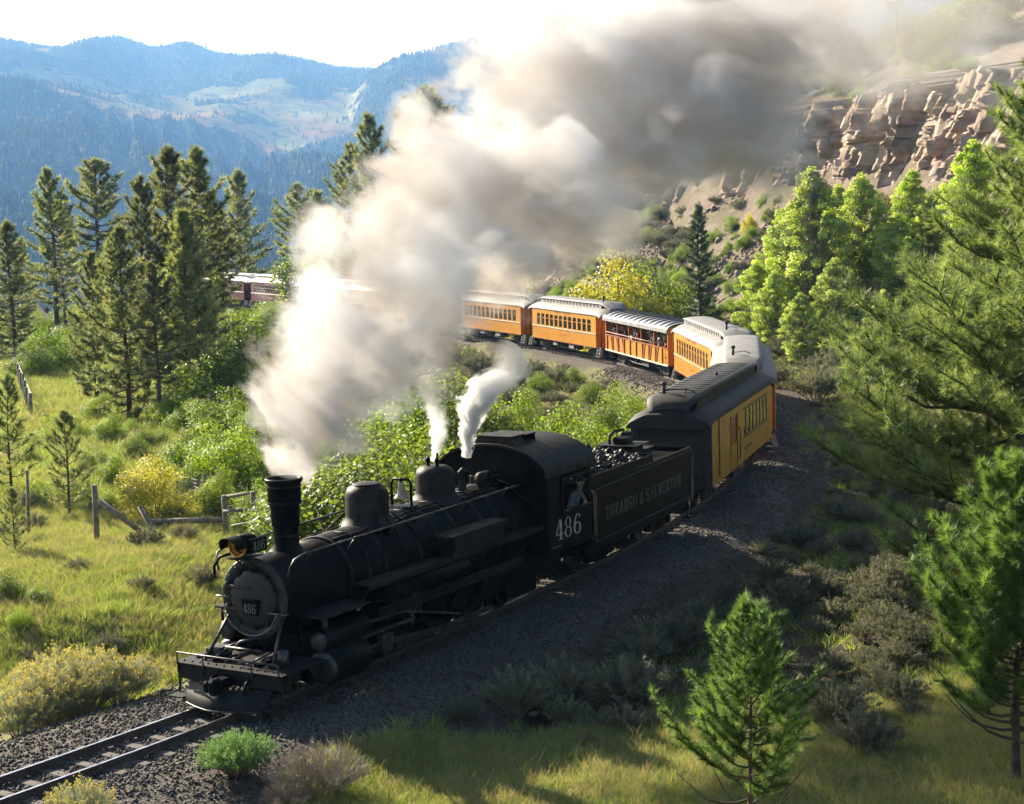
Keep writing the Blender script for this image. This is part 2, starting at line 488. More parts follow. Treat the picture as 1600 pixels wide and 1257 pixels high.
def ground_material():
    m = bpy.data.materials.new('ground'); m.use_nodes = True
    t = m.node_tree; N, L = t.nodes, t.links
    p = N['Principled BSDF']; p.inputs['Roughness'].default_value = 0.95; p.inputs['Specular IOR Level'].default_value = 0.2
    tc = N.new('ShaderNodeTexCoord')

    def noise(sc, det=6, ro=0.6):
        n = N.new('ShaderNodeTexNoise'); n.inputs['Scale'].default_value = sc; n.inputs['Detail'].default_value = det; n.inputs['Roughness'].default_value = ro
        L.new(tc.outputs['Object'], n.inputs['Vector']); return n.outputs[0]

    def rng(src, a, b, c=0.0, d=1.0):
        n = N.new('ShaderNodeMapRange'); n.inputs[1].default_value = a; n.inputs[2].default_value = b; n.inputs[3].default_value = c; n.inputs[4].default_value = d
        L.new(src, n.inputs[0]); return n.outputs[0]

    def mix(f, a, b):
        n = N.new('ShaderNodeMix'); n.data_type = 'RGBA'
        L.new(f, n.inputs[0])
        for i, c in ((6, a), (7, b)):
            if isinstance(c, tuple): n.inputs[i].default_value = (*c, 1)
            else: L.new(c, n.inputs[i])
        return n.outputs[2]

    def att(name):
        n = N.new('ShaderNodeAttribute'); n.attribute_name = name; return n.outputs['Fac']

    def add(a, b, op='ADD'):
        n = N.new('ShaderNodeMath'); n.operation = op
        L.new(a, n.inputs[0])
        if isinstance(b, float): n.inputs[1].default_value = b
        else: L.new(b, n.inputs[1])
        return n.outputs[0]

    vor = N.new('ShaderNodeTexVoronoi'); vor.inputs['Scale'].default_value = 15; L.new(tc.outputs['Object'], vor.inputs['Vector'])
    vor2 = N.new('ShaderNodeTexVoronoi'); vor2.inputs['Scale'].default_value = 2.1; L.new(tc.outputs['Object'], vor2.inputs['Vector'])
    sep = N.new('ShaderNodeSeparateColor'); L.new(vor.outputs['Color'], sep.inputs[0])
    grav = mix(sep.outputs[0], (0.048, 0.041, 0.035), (0.140, 0.120, 0.102))
    grav = mix(rng(noise(0.6), 0.4, 0.65), grav, (0.075, 0.063, 0.052))
    dirt = mix(rng(noise(1.2), 0.35, 0.65), (0.080, 0.058, 0.041), (0.048, 0.036, 0.026))
    grass = mix(rng(noise(0.35), 0.38, 0.62), (0.115, 0.135, 0.040), (0.180, 0.165, 0.070))
    grass = mix(rng(noise(4.0), 0.45, 0.75), grass, (0.09, 0.08, 0.045))
    sep2 = N.new('ShaderNodeSeparateColor'); L.new(vor2.outputs['Color'], sep2.inputs[0])
    talus = mix(sep2.outputs[0], (0.165, 0.120, 0.092), (0.235, 0.185, 0.145))
    talus = mix(rng(noise(0.25), 0.4, 0.62), talus, (0.115, 0.105, 0.058))
    nz = rng(noise(0.9, 8, 0.7), 0.3, 0.7, -0.35, 0.35)
    c = mix(rng(add(att('grass'), nz), 0.4, 0.6), dirt, grass)
    c = mix(rng(add(att('talus'), nz), 0.4, 0.6), c, talus)
    nz2 = rng(noise(3.0, 8, 0.7), 0.3, 0.7, -0.3, 0.3)
    c = mix(rng(add(att('gravel'), nz2), 0.42, 0.58), c, grav)
    L.new(c, p.inputs['Base Color'])
    bp = N.new('ShaderNodeBump'); bp.inputs['Strength'].default_value = 0.7; bp.inputs['Distance'].default_value = 0.05
    hgt = add(vor.outputs['Distance'], noise(9, 8, 0.7), 'ADD')
    L.new(hgt, bp.inputs['Height']); L.new(bp.outputs[0], p.inputs['Normal'])
    return m


gx = axis_pts(-1500, 1500, -24, 24, 0.32)
gy = axis_pts(-900, 1700, 19, 66, 0.32)
GXX, GYY = np.meshgrid(gx, gy)
GZZ, GS, GD, GW = ground_z(GXX, GYY, True)
GP = hill_perp(GXX, GYY)
_n1 = fbm(GXX / 6, GYY / 6, 3, 21)
a_gravel = np.clip(1 - sstep(2.0, 3.5, np.abs(GD) + 1.1 * _n1 - 1.3 * (GD > 0) * sstep(12, 2, GS) + 0.5 * (GD < 0)), 0, 1)
a_talus = sstep(13, 18, GP + 3 * _n1) * sstep(62, 85, GYY)
a_grass = np.full(GXX.shape, 0.9)
a_grass = np.where(GD > 0, 0.15 + 0.85 * sstep(10, 16, GD + 2 * _n1 + 5.0 * sstep(40, 28, GYY) * sstep(-4, 6, GXX)), a_grass)   # bare dirt below the line on the near side
a_grass = np.where((GD < 0) & (GS > 28), 0.62 + 0.3 * sstep(-12, -20, GD), a_grass)                # thin dry cover inside the curve
ny, nx = GXX.shape
idx = np.arange(nx * ny).reshape(ny, nx)
Fq = np.stack([idx[:-1, :-1], idx[:-1, 1:], idx[1:, 1:], idx[1:, :-1]], -1).reshape(-1, 4)
ground = obj('ground', np_mesh('ground', np.stack([GXX, GYY, GZZ], -1).reshape(-1, 3), Fq, ground_material(), True,
                               {'gravel': a_gravel.ravel(), 'talus': a_talus.ravel(), 'grass': a_grass.ravel()}))
tag(ground, kind='structure')


# pixel of the 1600 x 1257 photograph -> ray; used to find where things stand
def pix_ray(u, v):
    du, dv = u - 800, v - 628.5
    a = du * math.cos(ROLL) + dv * math.sin(ROLL); b = -du * math.sin(ROLL) + dv * math.cos(ROLL)
    return np.array([a / F_PX, math.cos(PITCH) - b / F_PX * math.sin(PITCH), -math.sin(PITCH) - b / F_PX * math.cos(PITCH)])


def spot(u, y, v=None):
    """the ground point at depth y in the direction of photo column u; with v also the height seen at row v there"""
    d = pix_ray(u, v if v is not None else 700); k = y / d[1]
    x = d[0] * k
    z = float(ground_z(np.array([x]), np.array([y]))[0])
    if v is None: return x, y, z
    return x, y, z, CAM_Z + d[2] * k - z


# ------------------------------------------------------------------ mountains
def ridge_height(az, r):
    """az in degrees from +Y to the right"""
    X_, Y_ = r * np.sin(np.radians(az)), r * np.cos(np.radians(az))
    E0 = np.interp(az, [-60, -30, -22, -16.4, -14.4, -12.8, -11.7, -10.5, -9.5, -7.4, -5.7, -4, -2, 2, 12, 25, 60], [4, 5, 6.4, 6.68, 6.42, 6.58, 6.38, 6.5, 6.14, 5.85, 5.58, 5.5, 5.3, 5.0, 5.0, 4.6, 4])
    e2 = np.interp(az, [-60, -18, -16.5, -14.5, -12.5, -10.4, -8, -6, -3, 30], [2.5, 4.7, 4.55, 4.05, 3.75, 3.35, 3.15, 3.0, 2.8, 2.4])
    e3 = np.interp(az, [-60, -20, -16, -13.5, -11, -8, -4, 30], [2.0, 1.9, 1.5, .6, .3, .2, .3, .4])
    tn = lambda e: np.tan(np.radians(e))
    h0, h2, h2b, h3 = 6000 * tn(E0), 3500 * tn(e2), 4500 * tn(e2 + .45 + .25 * np.sin(az * .7)), 2000 * tn(e3)
    hs_ = np.zeros(np.shape(r)) - 70.0
    for r0, r1, a0, a1, pw in ((1000, 2000, -70, h3, 1), (2000, 2300, h3, h3 - 12, 1), (2300, 3500, h3 - 12, h2, .85), (3500, 4500, h2, h2b, 1), (4500, 6000, h2b, h0, .85), (6000, 9100, h0, h0 * .45, 1)):
        t_ = np.clip((r - r0) / (r1 - r0), 0, 1)
        hs_ = np.where(r >= r0, a0 + (a1 - a0) * t_ ** pw, hs_)
    e4 = np.interp(az, [-60, -7.5, -5.4, -4.6, -3.4, -2.3, -1.4, 4, 14, 60], [0.2, 1.5, 3.7, 4.7, 5.45, 5.8, 6.05, 7.0, 8.0, 8])
    s4 = np.clip((r - 2200) / 2600, 0, 1) ** .95
    h4 = -75 + (75 + 4800 * tn(e4)) * s4 * (1 - .5 * sstep(4800, 7500, r))
    k_ = 40.0
    h = np.maximum(hs_, h4)
    sky_ = np.clip(1 - np.abs(r - 6000) / 900, 0, 1) * .75
    big = fbm(X_ / 1500, Y_ / 1500, 4, 31); sm_ = fbm(X_ / 420, Y_ / 420, 4, 41)
    rid = 1 - np.abs(fbm(X_ / 520 + .3 * big, Y_ / 1900, 3, 51)) * 2.4
    spur = sstep(2500, 3100, r) * sstep(3720, 3450, r) * sstep(-14.5, -12.5, az) * sstep(-6.5, -8.5, az)
    sp = np.abs(np.sin(az * 3.6 + .5 * sm_)) * 60 * spur
    amp = sstep(1200, 2600, r)
    return h + amp * (1 - sky_) * (105 * big + 45 * sm_ + 60 * rid) - sp + amp * sky_ * 14 * sm_ + 7 * fbm(X_ / 130, Y_ / 130, 2, 61) * amp


az = np.linspace(-60, 60, 721)
rr = np.concatenate([np.linspace(1000, 4500, 150), np.linspace(4540, 6900, 80)])
AZ, RR = np.meshgrid(az, rr)
MZ = ridge_height(AZ, RR)
MX, MY = RR * np.sin(np.radians(AZ)), RR * np.cos(np.radians(AZ))
ny, nx = AZ.shape
idx = np.arange(nx * ny).reshape(ny, nx)
Fq = np.stack([idx[:-1, :-1], idx[:-1, 1:], idx[1:, 1:], idx[1:, :-1]], -1).reshape(-1, 4)


def openness(az, r):
    X_, Y_ = r * np.sin(np.radians(az)), r * np.cos(np.radians(az))
    o_ = fbm(X_ / 700, Y_ / 900, 4, 71) + .45 * fbm(X_ / 150, Y_ / 220, 3, 72)
    return o_ + .34 * np.exp(-((r - 3950) / 560) ** 2) * sstep(-2, -6, az) * 1.0 + .20 * np.exp(-((az + 3.6) / 1.6) ** 2) * sstep(3200, 3900, r) - .47 - .30 * sstep(2900, 2200, r) + .02 * sstep(4300, 5600, r)


openm = sstep(0.02, 0.22, openness(AZ, RR))


def mountain_material():
    m = bpy.data.materials.new('mountain'); m.use_nodes = True
    t = m.node_tree; N, L = t.nodes, t.links
    p = N['Principled BSDF']; p.inputs['Roughness'].default_value = 1.0; p.inputs['Specular IOR Level'].default_value = 0.0
    tc = N.new('ShaderNodeTexCoord')
    n1 = N.new('ShaderNodeTexNoise'); n1.inputs['Scale'].default_value = 0.02; n1.inputs['Detail'].default_value = 8; n1.inputs['Roughness'].default_value = 0.7
    L.new(tc.outputs['Object'], n1.inputs['Vector'])
    n2 = N.new('ShaderNodeTexNoise'); n2.inputs['Scale'].default_value = 0.004; n2.inputs['Detail'].default_value = 6
    L.new(tc.outputs['Object'], n2.inputs['Vector'])

    def mix(f, a, b):
        n = N.new('ShaderNodeMix'); n.data_type = 'RGBA'; L.new(f, n.inputs[0])
        for i, c in ((6, a), (7, b)):
            if isinstance(c, tuple): n.inputs[i].default_value = (*c, 1)
            else: L.new(c, n.inputs[i])
        return n.outputs[2]

    def rng(src, a, b, c=0.0, d=1.0):
        n = N.new('ShaderNodeMapRange'); n.inputs[1].default_value = a; n.inputs[2].default_value = b; n.inputs[3].default_value = c; n.inputs[4].default_value = d
        L.new(src, n.inputs[0]); return n.outputs[0]
    forest = mix(rng(n1.outputs[0], 0.4, 0.6), (0.026, 0.038, 0.024), (0.055, 0.062, 0.035))
    meadow = mix(rng(n2.outputs[0], 0.42, 0.6), (0.21, 0.205, 0.085), (0.27, 0.155, 0.066))
    meadow = mix(rng(n1.outputs[0], 0.52, 0.62), meadow, (0.09, 0.085, 0.045))
    at_ = N.new('ShaderNodeAttribute'); at_.attribute_name = 'open'
    ad = N.new('ShaderNodeMath'); ad.operation = 'ADD'; L.new(at_.outputs['Fac'], ad.inputs[0]); L.new(rng(n1.outputs[0], 0.3, 0.7, -0.4, 0.4), ad.inputs[1])
    L.new(mix(rng(ad.outputs[0], 0.4, 0.6), forest, meadow), p.inputs['Base Color'])
    return m


mountains = obj('mountains', np_mesh('mountains', np.stack([MX, MY, MZ], -1).reshape(-1, 3), Fq, mountain_material(), True, {'open': openm.ravel()}))
tag(mountains, kind='structure')


# ------------------------------------------------------------------ scatter with geometry nodes (uncountable cover only)
def scatter(name, P, scale, template, material=None, rot=None, kind='stuff', seed=0):
    """points P (n,3), scale (n,), template mesh object (not linked to the scene)"""
    rng_ = np.random.default_rng(seed)
    n = len(P)
    me = bpy.data.meshes.new(name)
    me.vertices.add(n)
    me.vertices.foreach_set('co', np.ascontiguousarray(P, dtype=np.float32).ravel())
    a = me.attributes.new('scl', 'FLOAT', 'POINT'); a.data.foreach_set('value', np.ascontiguousarray(scale, dtype=np.float32))
    if rot is None:
        rot = np.zeros((n, 3)); rot[:, 2] = rng_.uniform(0, 6.283, n); rot[:, :2] = rng_.normal(0, 0.06, (n, 2))
    a = me.attributes.new('rot', 'FLOAT_VECTOR', 'POINT'); a.data.foreach_set('vector', np.ascontiguousarray(rot, dtype=np.float32).ravel())
    o = obj(name, me)
    g = bpy.data.node_groups.new(name, 'GeometryNodeTree')
    g.interface.new_socket('Geometry', in_out='INPUT', socket_type='NodeSocketGeometry')
    g.interface.new_socket('Geometry', in_out='OUTPUT', socket_type='NodeSocketGeometry')
    N, L = g.nodes, g.links
    gi, go = N.new('NodeGroupInput'), N.new('NodeGroupOutput')
    oi = N.new('GeometryNodeObjectInfo'); oi.inputs['Object'].default_value = template; oi.inputs['As Instance'].default_value = True
    ip = N.new('GeometryNodeInstanceOnPoints')
    n1 = N.new('GeometryNodeInputNamedAttribute'); n1.data_type = 'FLOAT'; n1.inputs[0].default_value = 'scl'
    n2 = N.new('GeometryNodeInputNamedAttribute'); n2.data_type = 'FLOAT_VECTOR'; n2.inputs[0].default_value = 'rot'
    e2r = N.new('FunctionNodeEulerToRotation')
    L.new(gi.outputs[0], ip.inputs['Points']); L.new(oi.outputs['Geometry'], ip.inputs['Instance'])
    L.new(n1.outputs[0], ip.inputs['Scale']); L.new(n2.outputs[0], e2r.inputs[0]); L.new(e2r.outputs[0], ip.inputs['Rotation'])
    L.new(ip.outputs[0], go.inputs[0])
    md = o.modifiers.new('scatter', 'NODES'); md.node_group = g
    tag(o, kind=kind)
    return o


def template(name, me):
    return bpy.data.objects.new(name, me)


# far forest: small conifers over the mountain faces
def far_tree_mesh(name, material, broad=False):
    b = MB()
    if broad:
        b.lathe([(0, 0.15), (0.30, 0.35), (0.36, 0.6), (0.2, 0.9), (0, 1.0)], n=6, smooth=False)
    else:
        b.lathe([(0.03, 0), (0.03, 0.12)], n=4, smooth=False)
        for z0, z1, r_ in ((0.08, 0.48, 0.22), (0.32, 0.72, 0.17), (0.58, 1.0, 0.11)):
            b.lathe([(0, z0 + 0.02), (r_, z0), (0, z1)], n=6, smooth=False)
    o = b.build(name, material)
    me = o.data
    bpy.data.objects.remove(o)
    return me


rg = np.random.default_rng(3)
nf = 90000
faz = rg.uniform(-24, 8, nf); fr = np.where(rg.random(nf) < 0.45, rg.uniform(1150, 2600, nf), rg.uniform(2600, 6200, nf))
fo = openness(faz, fr)
keep = rg.random(nf) > 0.93 * sstep(-0.02, 0.18, fo)
faz, fr = faz[keep], fr[keep]
fz = ridge_height(faz, fr) - 0.8
fp = np.stack([fr * np.sin(np.radians(faz)), fr * np.cos(np.radians(faz)), fz], -1)
fs = rg.uniform(7, 15, len(faz))
sel = rg.random(len(faz)) < 0.94
tag(scatter('forest', fp[sel], fs[sel], template('far_conifer', far_tree_mesh('far_conifer', MAT['far_forest']))), 'far conifer forest covering the hazy mountain slopes', 'forest')
tag(scatter('aspen_groves', fp[~sel], fs[~sel] * 0.8, template('far_aspen', far_tree_mesh('far_aspen', MAT['far_gold'], True))), 'golden aspens scattered through the far mountain forest', 'trees')

# ------------------------------------------------------------------ cliff above the talus
cu = np.linspace(112, 262, 760)          # y along the face
cv = np.linspace(0, 1, 110)
CU, CV = np.meshgrid(cu, cv)
tap_c = 1 - 0.62 * sstep(175, 255, CU)
zb = 11.0 * tap_c - 1.2
topz = 19.4 * tap_c + 2.2 * fbm(CU / 7, 0 * CU, 4, 85) + 0.7 * _hash(np.floor(CU / 1.9), 0 * CU, 87)
ht = topz - zb
zz = zb + ht * CV
def fractured(u_, v_, w_, h_, seed):
    """flat tilted facets from a jittered cell grid: angular blocks, cracks where they meet"""
    gu, gv = u_ / w_, v_ / h_
    iu, iv = np.floor(gu), np.floor(gv)
    best = np.full(u_.shape, 9.0); out = np.zeros_like(u_); sec = np.full(u_.shape, 9.0)
    for a in (-1, 0, 1):
        for b in (-1, 0, 1):
            cu_, cv_ = iu + a, iv + b
            su, sv_ = cu_ + .1 + .8 * _hash(cu_, cv_, seed), cv_ + .1 + .8 * _hash(cu_, cv_, seed + 1)
            d_ = np.maximum(np.abs(gu - su), np.abs(gv - sv_)) + .35 * (np.abs(gu - su) + np.abs(gv - sv_))
            val_ = _hash(cu_, cv_, seed + 2) - .5 + (gu - su) * (_hash(cu_, cv_, seed + 3) - .5) * 1.5 - (gv - sv_) * _hash(cu_, cv_, seed + 4) * .7
            closer = d_ < best
            sec = np.where(closer, best, np.minimum(sec, d_)); out = np.where(closer, val_, out); best = np.where(closer, d_, best)
    return out, sec - best


wz = zz + .06 * CU
fA, eA = fractured(CU + .07 * zz + .5 * fbm(CU / 5, zz / 9, 2, 80), wz, 2.9, 9.0, 9)
fB, eB = fractured(CU + .08 * zz, wz, 1.05, 3.8, 19)
fC, eC = fractured(CU - .05 * zz, wz, .5, 1.7, 29)
dep = 2.3 * fA + 1.15 * fB + .45 * fC - .5 * sstep(.10, 0, eB) - .5 * sstep(.05, 0, eA) + .8 * fbm(CU / 14, 0 * CU, 2, 81) + .09 * np.floor(vnoise(zz * .55, CU / 30, 84) * 3) - 1.0 * CV
# broken blocks spread the foot of the face
dep += 1.3 * sstep(.30, 0, CV) * vnoise(CU / 2.2, zz / 1.5, 88)
pp = 37.6 - dep
CX = pp / 0.95 - 2 - 0.33 * (CU - 133)
tone = np.clip(.45 * _hash(np.floor((CU + .1 * zz) / 1.7), np.floor(zz / 3.1), 19) + .35 * _hash(np.floor(CU / .75), np.floor(zz / 1.6), 29) + .5 * (fbm(CU / 6, zz / 4, 3, 95) + .3), 0, 1)
ny, nx = CU.shape
idx = np.arange(nx * ny).reshape(ny, nx)
Fq = np.stack([idx[:-1, :-1], idx[:-1, 1:], idx[1:, 1:], idx[1:, :-1]], -1).reshape(-1, 4)
# back the face with a ledge that runs into the hillside
lx = CX[-1] + 6.0; lrow = np.stack([lx, cu, topz[-1] + 0.6], -1)
Vc = np.concatenate([np.stack([CX, CU, zz], -1).reshape(-1, 3), lrow])
ledge = np.stack([idx[-1, :-1], idx[-1, 1:], nx * ny + np.arange(1, nx), nx * ny + np.arange(0, nx - 1)], -1)
Fq = np.concatenate([Fq, ledge])


def cliff_material():
    m = mat('cliff_rock', (0.36, 0.29, 0.22), 0.95, col2=(0.21, 0.15, 0.11), scale=0.35, bump=0.9, bscale=3.5, mix=(0.40, 0.60), attr='v', avar=.42)
    return m


cliff = obj('cliff', np_mesh('cliff', Vc, Fq, cliff_material(), False, {'v': np.concatenate([tone.ravel(), np.full(len(lrow), .4)])}))
tag(cliff, kind='structure')
# ------------------------------------------------------------------ track
track = empty('railway_track', Matrix.Translation((0, 0, 0)))
tag(track, kind='structure')
ss = np.arange(-38, 205, 1.0)
hs = np.interp(ss, TS, _h)
cx, cyy = np.interp(ss, TS, TX), np.interp(ss, TS, TY)
for l in (-0.485, 0.485):
    prof = [(-0.062, -0.13), (0.062, -0.13), (0.062, -0.115), (0.012, -0.10), (0.012, -0.045), (0.030, -0.03), (0.030, -0.002), (0.022, 0.002), (-0.022, 0.002), (-0.030, -0.002), (-0.030, -0.03), (-0.012, -0.045), (-0.012, -0.10), (-0.062, -0.115)]
    rows = []
    for s_, h_, x_, y_ in zip(ss, hs, cx, cyy):
        rows.append([(x_ + math.cos(h_) * (l + a), y_ - math.sin(h_) * (l + a), tz(s_) + b) for a, b in prof + prof[:1]])
    b = MB(); b.sheet(rows, False)
    # the worn top is bright
    n = len(prof)
    b.mi = [1 if (k % n) in (6, 7, 8) else 0 for k in range(len(b.f))]
    b.build('rail', [MAT['rail_rust'], MAT['rail_top']], track)
sb = MB(); sb.box(-0.1, 0.1, -0.95, 0.95, -0.15, 0, 0.012)
sl = sb.build('sleeper', MAT['sleeper_wood'], track)
k = 0
rg = np.random.default_rng(5)
for s_ in np.arange(-18, 150, 0.58):
    o = sl if k == 0 else sl.copy()
    if k: COL.objects.link(o); o.parent = track
    k += 1
    x_, y_ = tp(s_); h_ = float(np.interp(s_, TS, _h))
    o.location = (x_, y_, tz(s_) - 0.132); o.rotation_euler = (0, 0, math.pi / 2 - h_ + rg.normal(0, 0.02))
# ------------------------------------------------------------------ vehicles: local x runs back from the front end, y to the inside of the curve (the viewer sees y < 0 on the engine), z up from the rail
def vehicle(name, s_front, a, b, label, cat, group=None):
    A, B = tp(a), tp(b)
    t = Vector((B[0] - A[0], B[1] - A[1], tz(b) - tz(a))).normalized()
    o = Vector((A[0], A[1], tz(a))) - t * (a - s_front)
    zax = Vector((0, 0, 1)); yax = zax.cross(t).normalized(); zax = t.cross(yax)
    M = Matrix((t, yax, zax)).transposed().to_4x4(); M.translation = o
    return tag(empty(name, M), label, cat, group)


def text_strokes(word, w=0.62, gap=0.22, th=0.16, tn=0.09):
    """letters as thin strokes in a plane (x right, y up, height 1) -> list of quads, total width"""
    G = {
        'D': [('v', 0.12), ('h', 0, .1, .55), ('h', 1, .1, .55), ('vv', .6, .15, .85), ('d', .5, 0.03, .6, .18), ('d', .5, .97, .6, .82)],
        'U': [('vv', .12, .14, 1), ('vv', .55, .14, 1), ('h', 0, .18, .5), ('s', 1, .12), ('s', 1, .55)],
        'R': [('v', 0.12), ('h', 1, .1, .5), ('h', .5, .1, .5), ('vv', .56, .58, .92), ('d', .3, .5, .6, 0), ('s', 0, .6)],
        'A': [('d', .08, 0, .33, 1), ('d', .33, 1, .6, 0), ('h', .33, .18, .5), ('s', 0, .08), ('s', 0, .6)],
        'N': [('v', .1), ('v', .58), ('d', .1, 1, .58, 0), ('s', 1, .58), ('s', 0, .1)],
        'G': [('vv', .1, .15, .85), ('h', 0, .16, .52), ('h', 1, .16, .52), ('vv', .56, .08, .45), ('h', .45, .36, .62), ('vv', .56, .75, .95)],
        'O': [('vv', .1, .14, .86), ('vv', .57, .14, .86), ('h', 0, .16, .52), ('h', 1, .16, .52)],
        'S': [('h', 1, .14, .52), ('vv', .1, .58, .9), ('d', .1, .6, .57, .42), ('vv', .57, .1, .42), ('h', 0, .14, .52), ('vv', .57, .78, .97), ('vv', .1, .03, .22)],
        'I': [('v', .33)],
        'L': [('v', .14), ('h', 0, .1, .58), ('vv', .58, 0, .2)],
        'V': [('d', .08, 1, .33, 0), ('d', .33, 0, .6, 1), ('s', 1, .08), ('s', 1, .6)],
        'E': [('v', .14), ('h', 0, .1, .58), ('h', 1, .1, .58), ('h', .5, .1, .42), ('vv', .58, 0, .18), ('vv', .58, .82, 1)],
        'T': [('v', .33), ('h', 1, .04, .62), ('vv', .05, .8, 1), ('vv', .61, .8, 1)],
        '&': [('d', .62, 0, .2, .7), ('vv', .22, .7, .9), ('h', 1, .25, .42), ('vv', .45, .7, .95), ('d', .45, .7, .1, .3), ('vv', .1, .08, .32), ('h', 0, .14, .42), ('d', .42, 0, .64, .42)],
    }
    Q, x = [], 0.0

    def line(x0, y0, x1, y1, wd):
        dx, dy = x1 - x0, y1 - y0
        ln = math.hypot(dx, dy) or 1
        nx_, ny_ = -dy / ln * wd / 2, dx / ln * wd / 2
        Q.append([(x0 + nx_, y0 + ny_), (x0 - nx_, y0 - ny_), (x1 - nx_, y1 - ny_), (x1 + nx_, y1 + ny_)])
    for c in word:
        if c == ' ': x += 0.45; continue
        for s_ in G[c]:
            if s_[0] == 'v':
                line(x + s_[1], 0, x + s_[1], 1, th)
                for yy in (0.03, 0.97): line(x + s_[1] - .14, yy, x + s_[1] + .14, yy, .07)
            elif s_[0] == 'vv': line(x + s_[1], s_[2], x + s_[1], s_[3], th)
            elif s_[0] == 'h': line(x + s_[2], s_[1] + (0.05 if s_[1] == 0 else -0.05 if s_[1] == 1 else 0), x + s_[3], s_[1] + (0.05 if s_[1] == 0 else -0.05 if s_[1] == 1 else 0), tn)
            elif s_[0] == 'd': line(x + s_[1], s_[2], x + s_[3], s_[4], th * .9)
            elif s_[0] == 's': line(x + s_[2] - .13, .97 if s_[1] else .03, x + s_[2] + .13, .97 if s_[1] else .03, .07)
        x += w + gap
    return Q, x - gap


def number_486():
    """numerals 4 8 6 in an old style with thick uprights; height 1, returns quads and width"""
    Q = []

    def ring(cx_, cy_, rx, ry, tx, ty, a0=0, a1=360, n=28):
        for i in range(n):
            p0, p1 = R(a0 + (a1 - a0) * i / n), R(a0 + (a1 - a0) * (i + 1) / n)
            o = [(cx_ + rx * math.cos(p), cy_ + ry * math.sin(p)) for p in (p0, p1)]
            q = [(cx_ + (rx - tx) * math.cos(p), cy_ + (ry - ty) * math.sin(p)) for p in (p0, p1)]
            Q.append([o[0], q[0], q[1], o[1]])

    def quad(*p): Q.append(list(p))
    # 4
    quad((.02, .30), (.02, .24), (.62, .24), (.62, .30))
    quad((.02, .30), (.10, .30), (.40, 1.0), (.33, 1.0))
    quad((.34, .02), (.50, .02), (.50, .98), (.34, .86))
    quad((.24, 0), (.60, 0), (.60, .045), (.24, .045))
    # 8
    ring(1.02, .73, .24, .27, .10, .04); ring(1.02, .265, .29, .265, .12, .045)
    # 6
    ring(1.78, .30, .30, .30, .13, .045); ring(1.84, .34, .36, .66, .13, .05, 95, 185); ring(1.80, .84, .19, .16, .07, .05, 20, 110)
    quad((1.90, .88), (1.94, .78), (2.03, .80), (2.01, .92))
    return Q, 2.08


def lay_quads(Q, f, d=0.0004):
    """place flat quads with f(x, y, off) -> point; each a hair further out so that none share a plane"""
    b = MB()
    for i, q in enumerate(Q):
        b._add([f(x, y, 0.004 + d * (i % 9)) for x, y in q], [tuple(range(len(q)))])
    return b


LB, LD = MAT['loco_black'], MAT['loco_dusty']
lo = vehicle('steam_locomotive', 0.0, 2.5, 9.0, 'black narrow gauge steam locomotive with number 486 at the head of the train', 'locomotive')


def P(b, name, m=LB, parent=None, label=None):
    return b.build(name, m if not isinstance(m, str) else MAT[m], parent or lo, label)


# frames, pilot
b = MB()
for y in (-0.42, 0.42): b.box(0.3, 12.0, y - 0.06, y + 0.06, 0.45, 0.80, 0.01)
b.box(1.5, 2.6, -0.5, 0.5, 0.75, 1.15, 0.02); b.box(8.6, 11.9, -0.7, 0.7, 0.5, 1.2, 0.02)
P(b, 'frame')
b = MB(); b.box(0, 0.28, -1.30, 1.30, 0.42, 0.72, 0.015)
P(b, 'pilot_beam', LD)
b = MB(); b.box(-0.04, 1.35, -1.33, 1.33, 0.722, 0.75, 0.008)
P(b, 'pilot_deck', LD)
b = MB()
for i, y in enumerate(np.linspace(-1.2, 1.2, 13)): b.lathe([(0.022, 0), (0.022, 0.02), (0.0, 0.028)], (0.10, y, 0.75), n=6)
for y in (-1.1, -.7, .7, 1.1): b.box(.35, .6, y - .03, y + .03, .75, .79, .008)
P(b, 'deck_bolts', LD)
for i, y in enumerate(np.linspace(-0.95, 0.95, 15)):
    b = MB(); b.tube([(0.06, y, 0.46), (-0.42 + 0.34 * abs(y) / 0.95, y * 0.92, 0.10)], 0.022, 6)
    P(b, 'pilot_bar')
b = MB()
rows = []
for y in np.linspace(-1.0, 1.0, 17):
    xo = -0.48 + 0.36 * (abs(y) / 1.0) ** 1.5
    rows.append([(xo + .16, y, 0.42), (xo + .03, y, 0.24), (xo - 0.10, y, 0.09), (xo - 0.08, y, 0.05), (xo + .0, y, 0.08), (xo + .14, y, .24), (xo + .2, y, .42), (xo + .16, y, .42)])
b.sheet(rows); P(b, 'pilot_plough', LD)
b = MB(); b.tube([(-0.58 + .36 * abs(y) ** 1.5, y, .065) for y in np.linspace(-1, 1, 17)], .022, 6); P(b, 'plough_edge', 'dull_steel')
b = MB(); b.box(-0.42, 0.06, -0.13, 0.13, 0.42, 0.62, 0.03); b.box(-0.62, -0.36, -0.15, 0.02, 0.36, 0.68, 0.05); b.box(-0.60, -0.5, .02, .16, .4, .64, .04)
P(b, 'coupler')
b = MB(); b.tube([(-0.02, -1.28, 0.92), (-0.05, -1.25, 0.95), (-0.05, 1.25, 0.95), (-0.02, 1.28, .92)], 0.018, 6)
for y in (-1.25, -0.6, 0.6, 1.25): b.tube([(-0.03, y, 0.55), (-0.05, y, 0.955)], 0.018, 6)
P(b, 'uncoupling_rod', 'dull_steel')
for y in (-1.12, 1.12):
    b = MB(); b.box(-0.3, 0.02, y - 0.17, y + 0.17, 0.12, 0.15, 0.005)
    for q in (-.15, .15): b.tube([(0.0, y + q, 0.14), (0.06, y + q, 0.6)], 0.022, 6)
    P(b, 'front_step', LD)
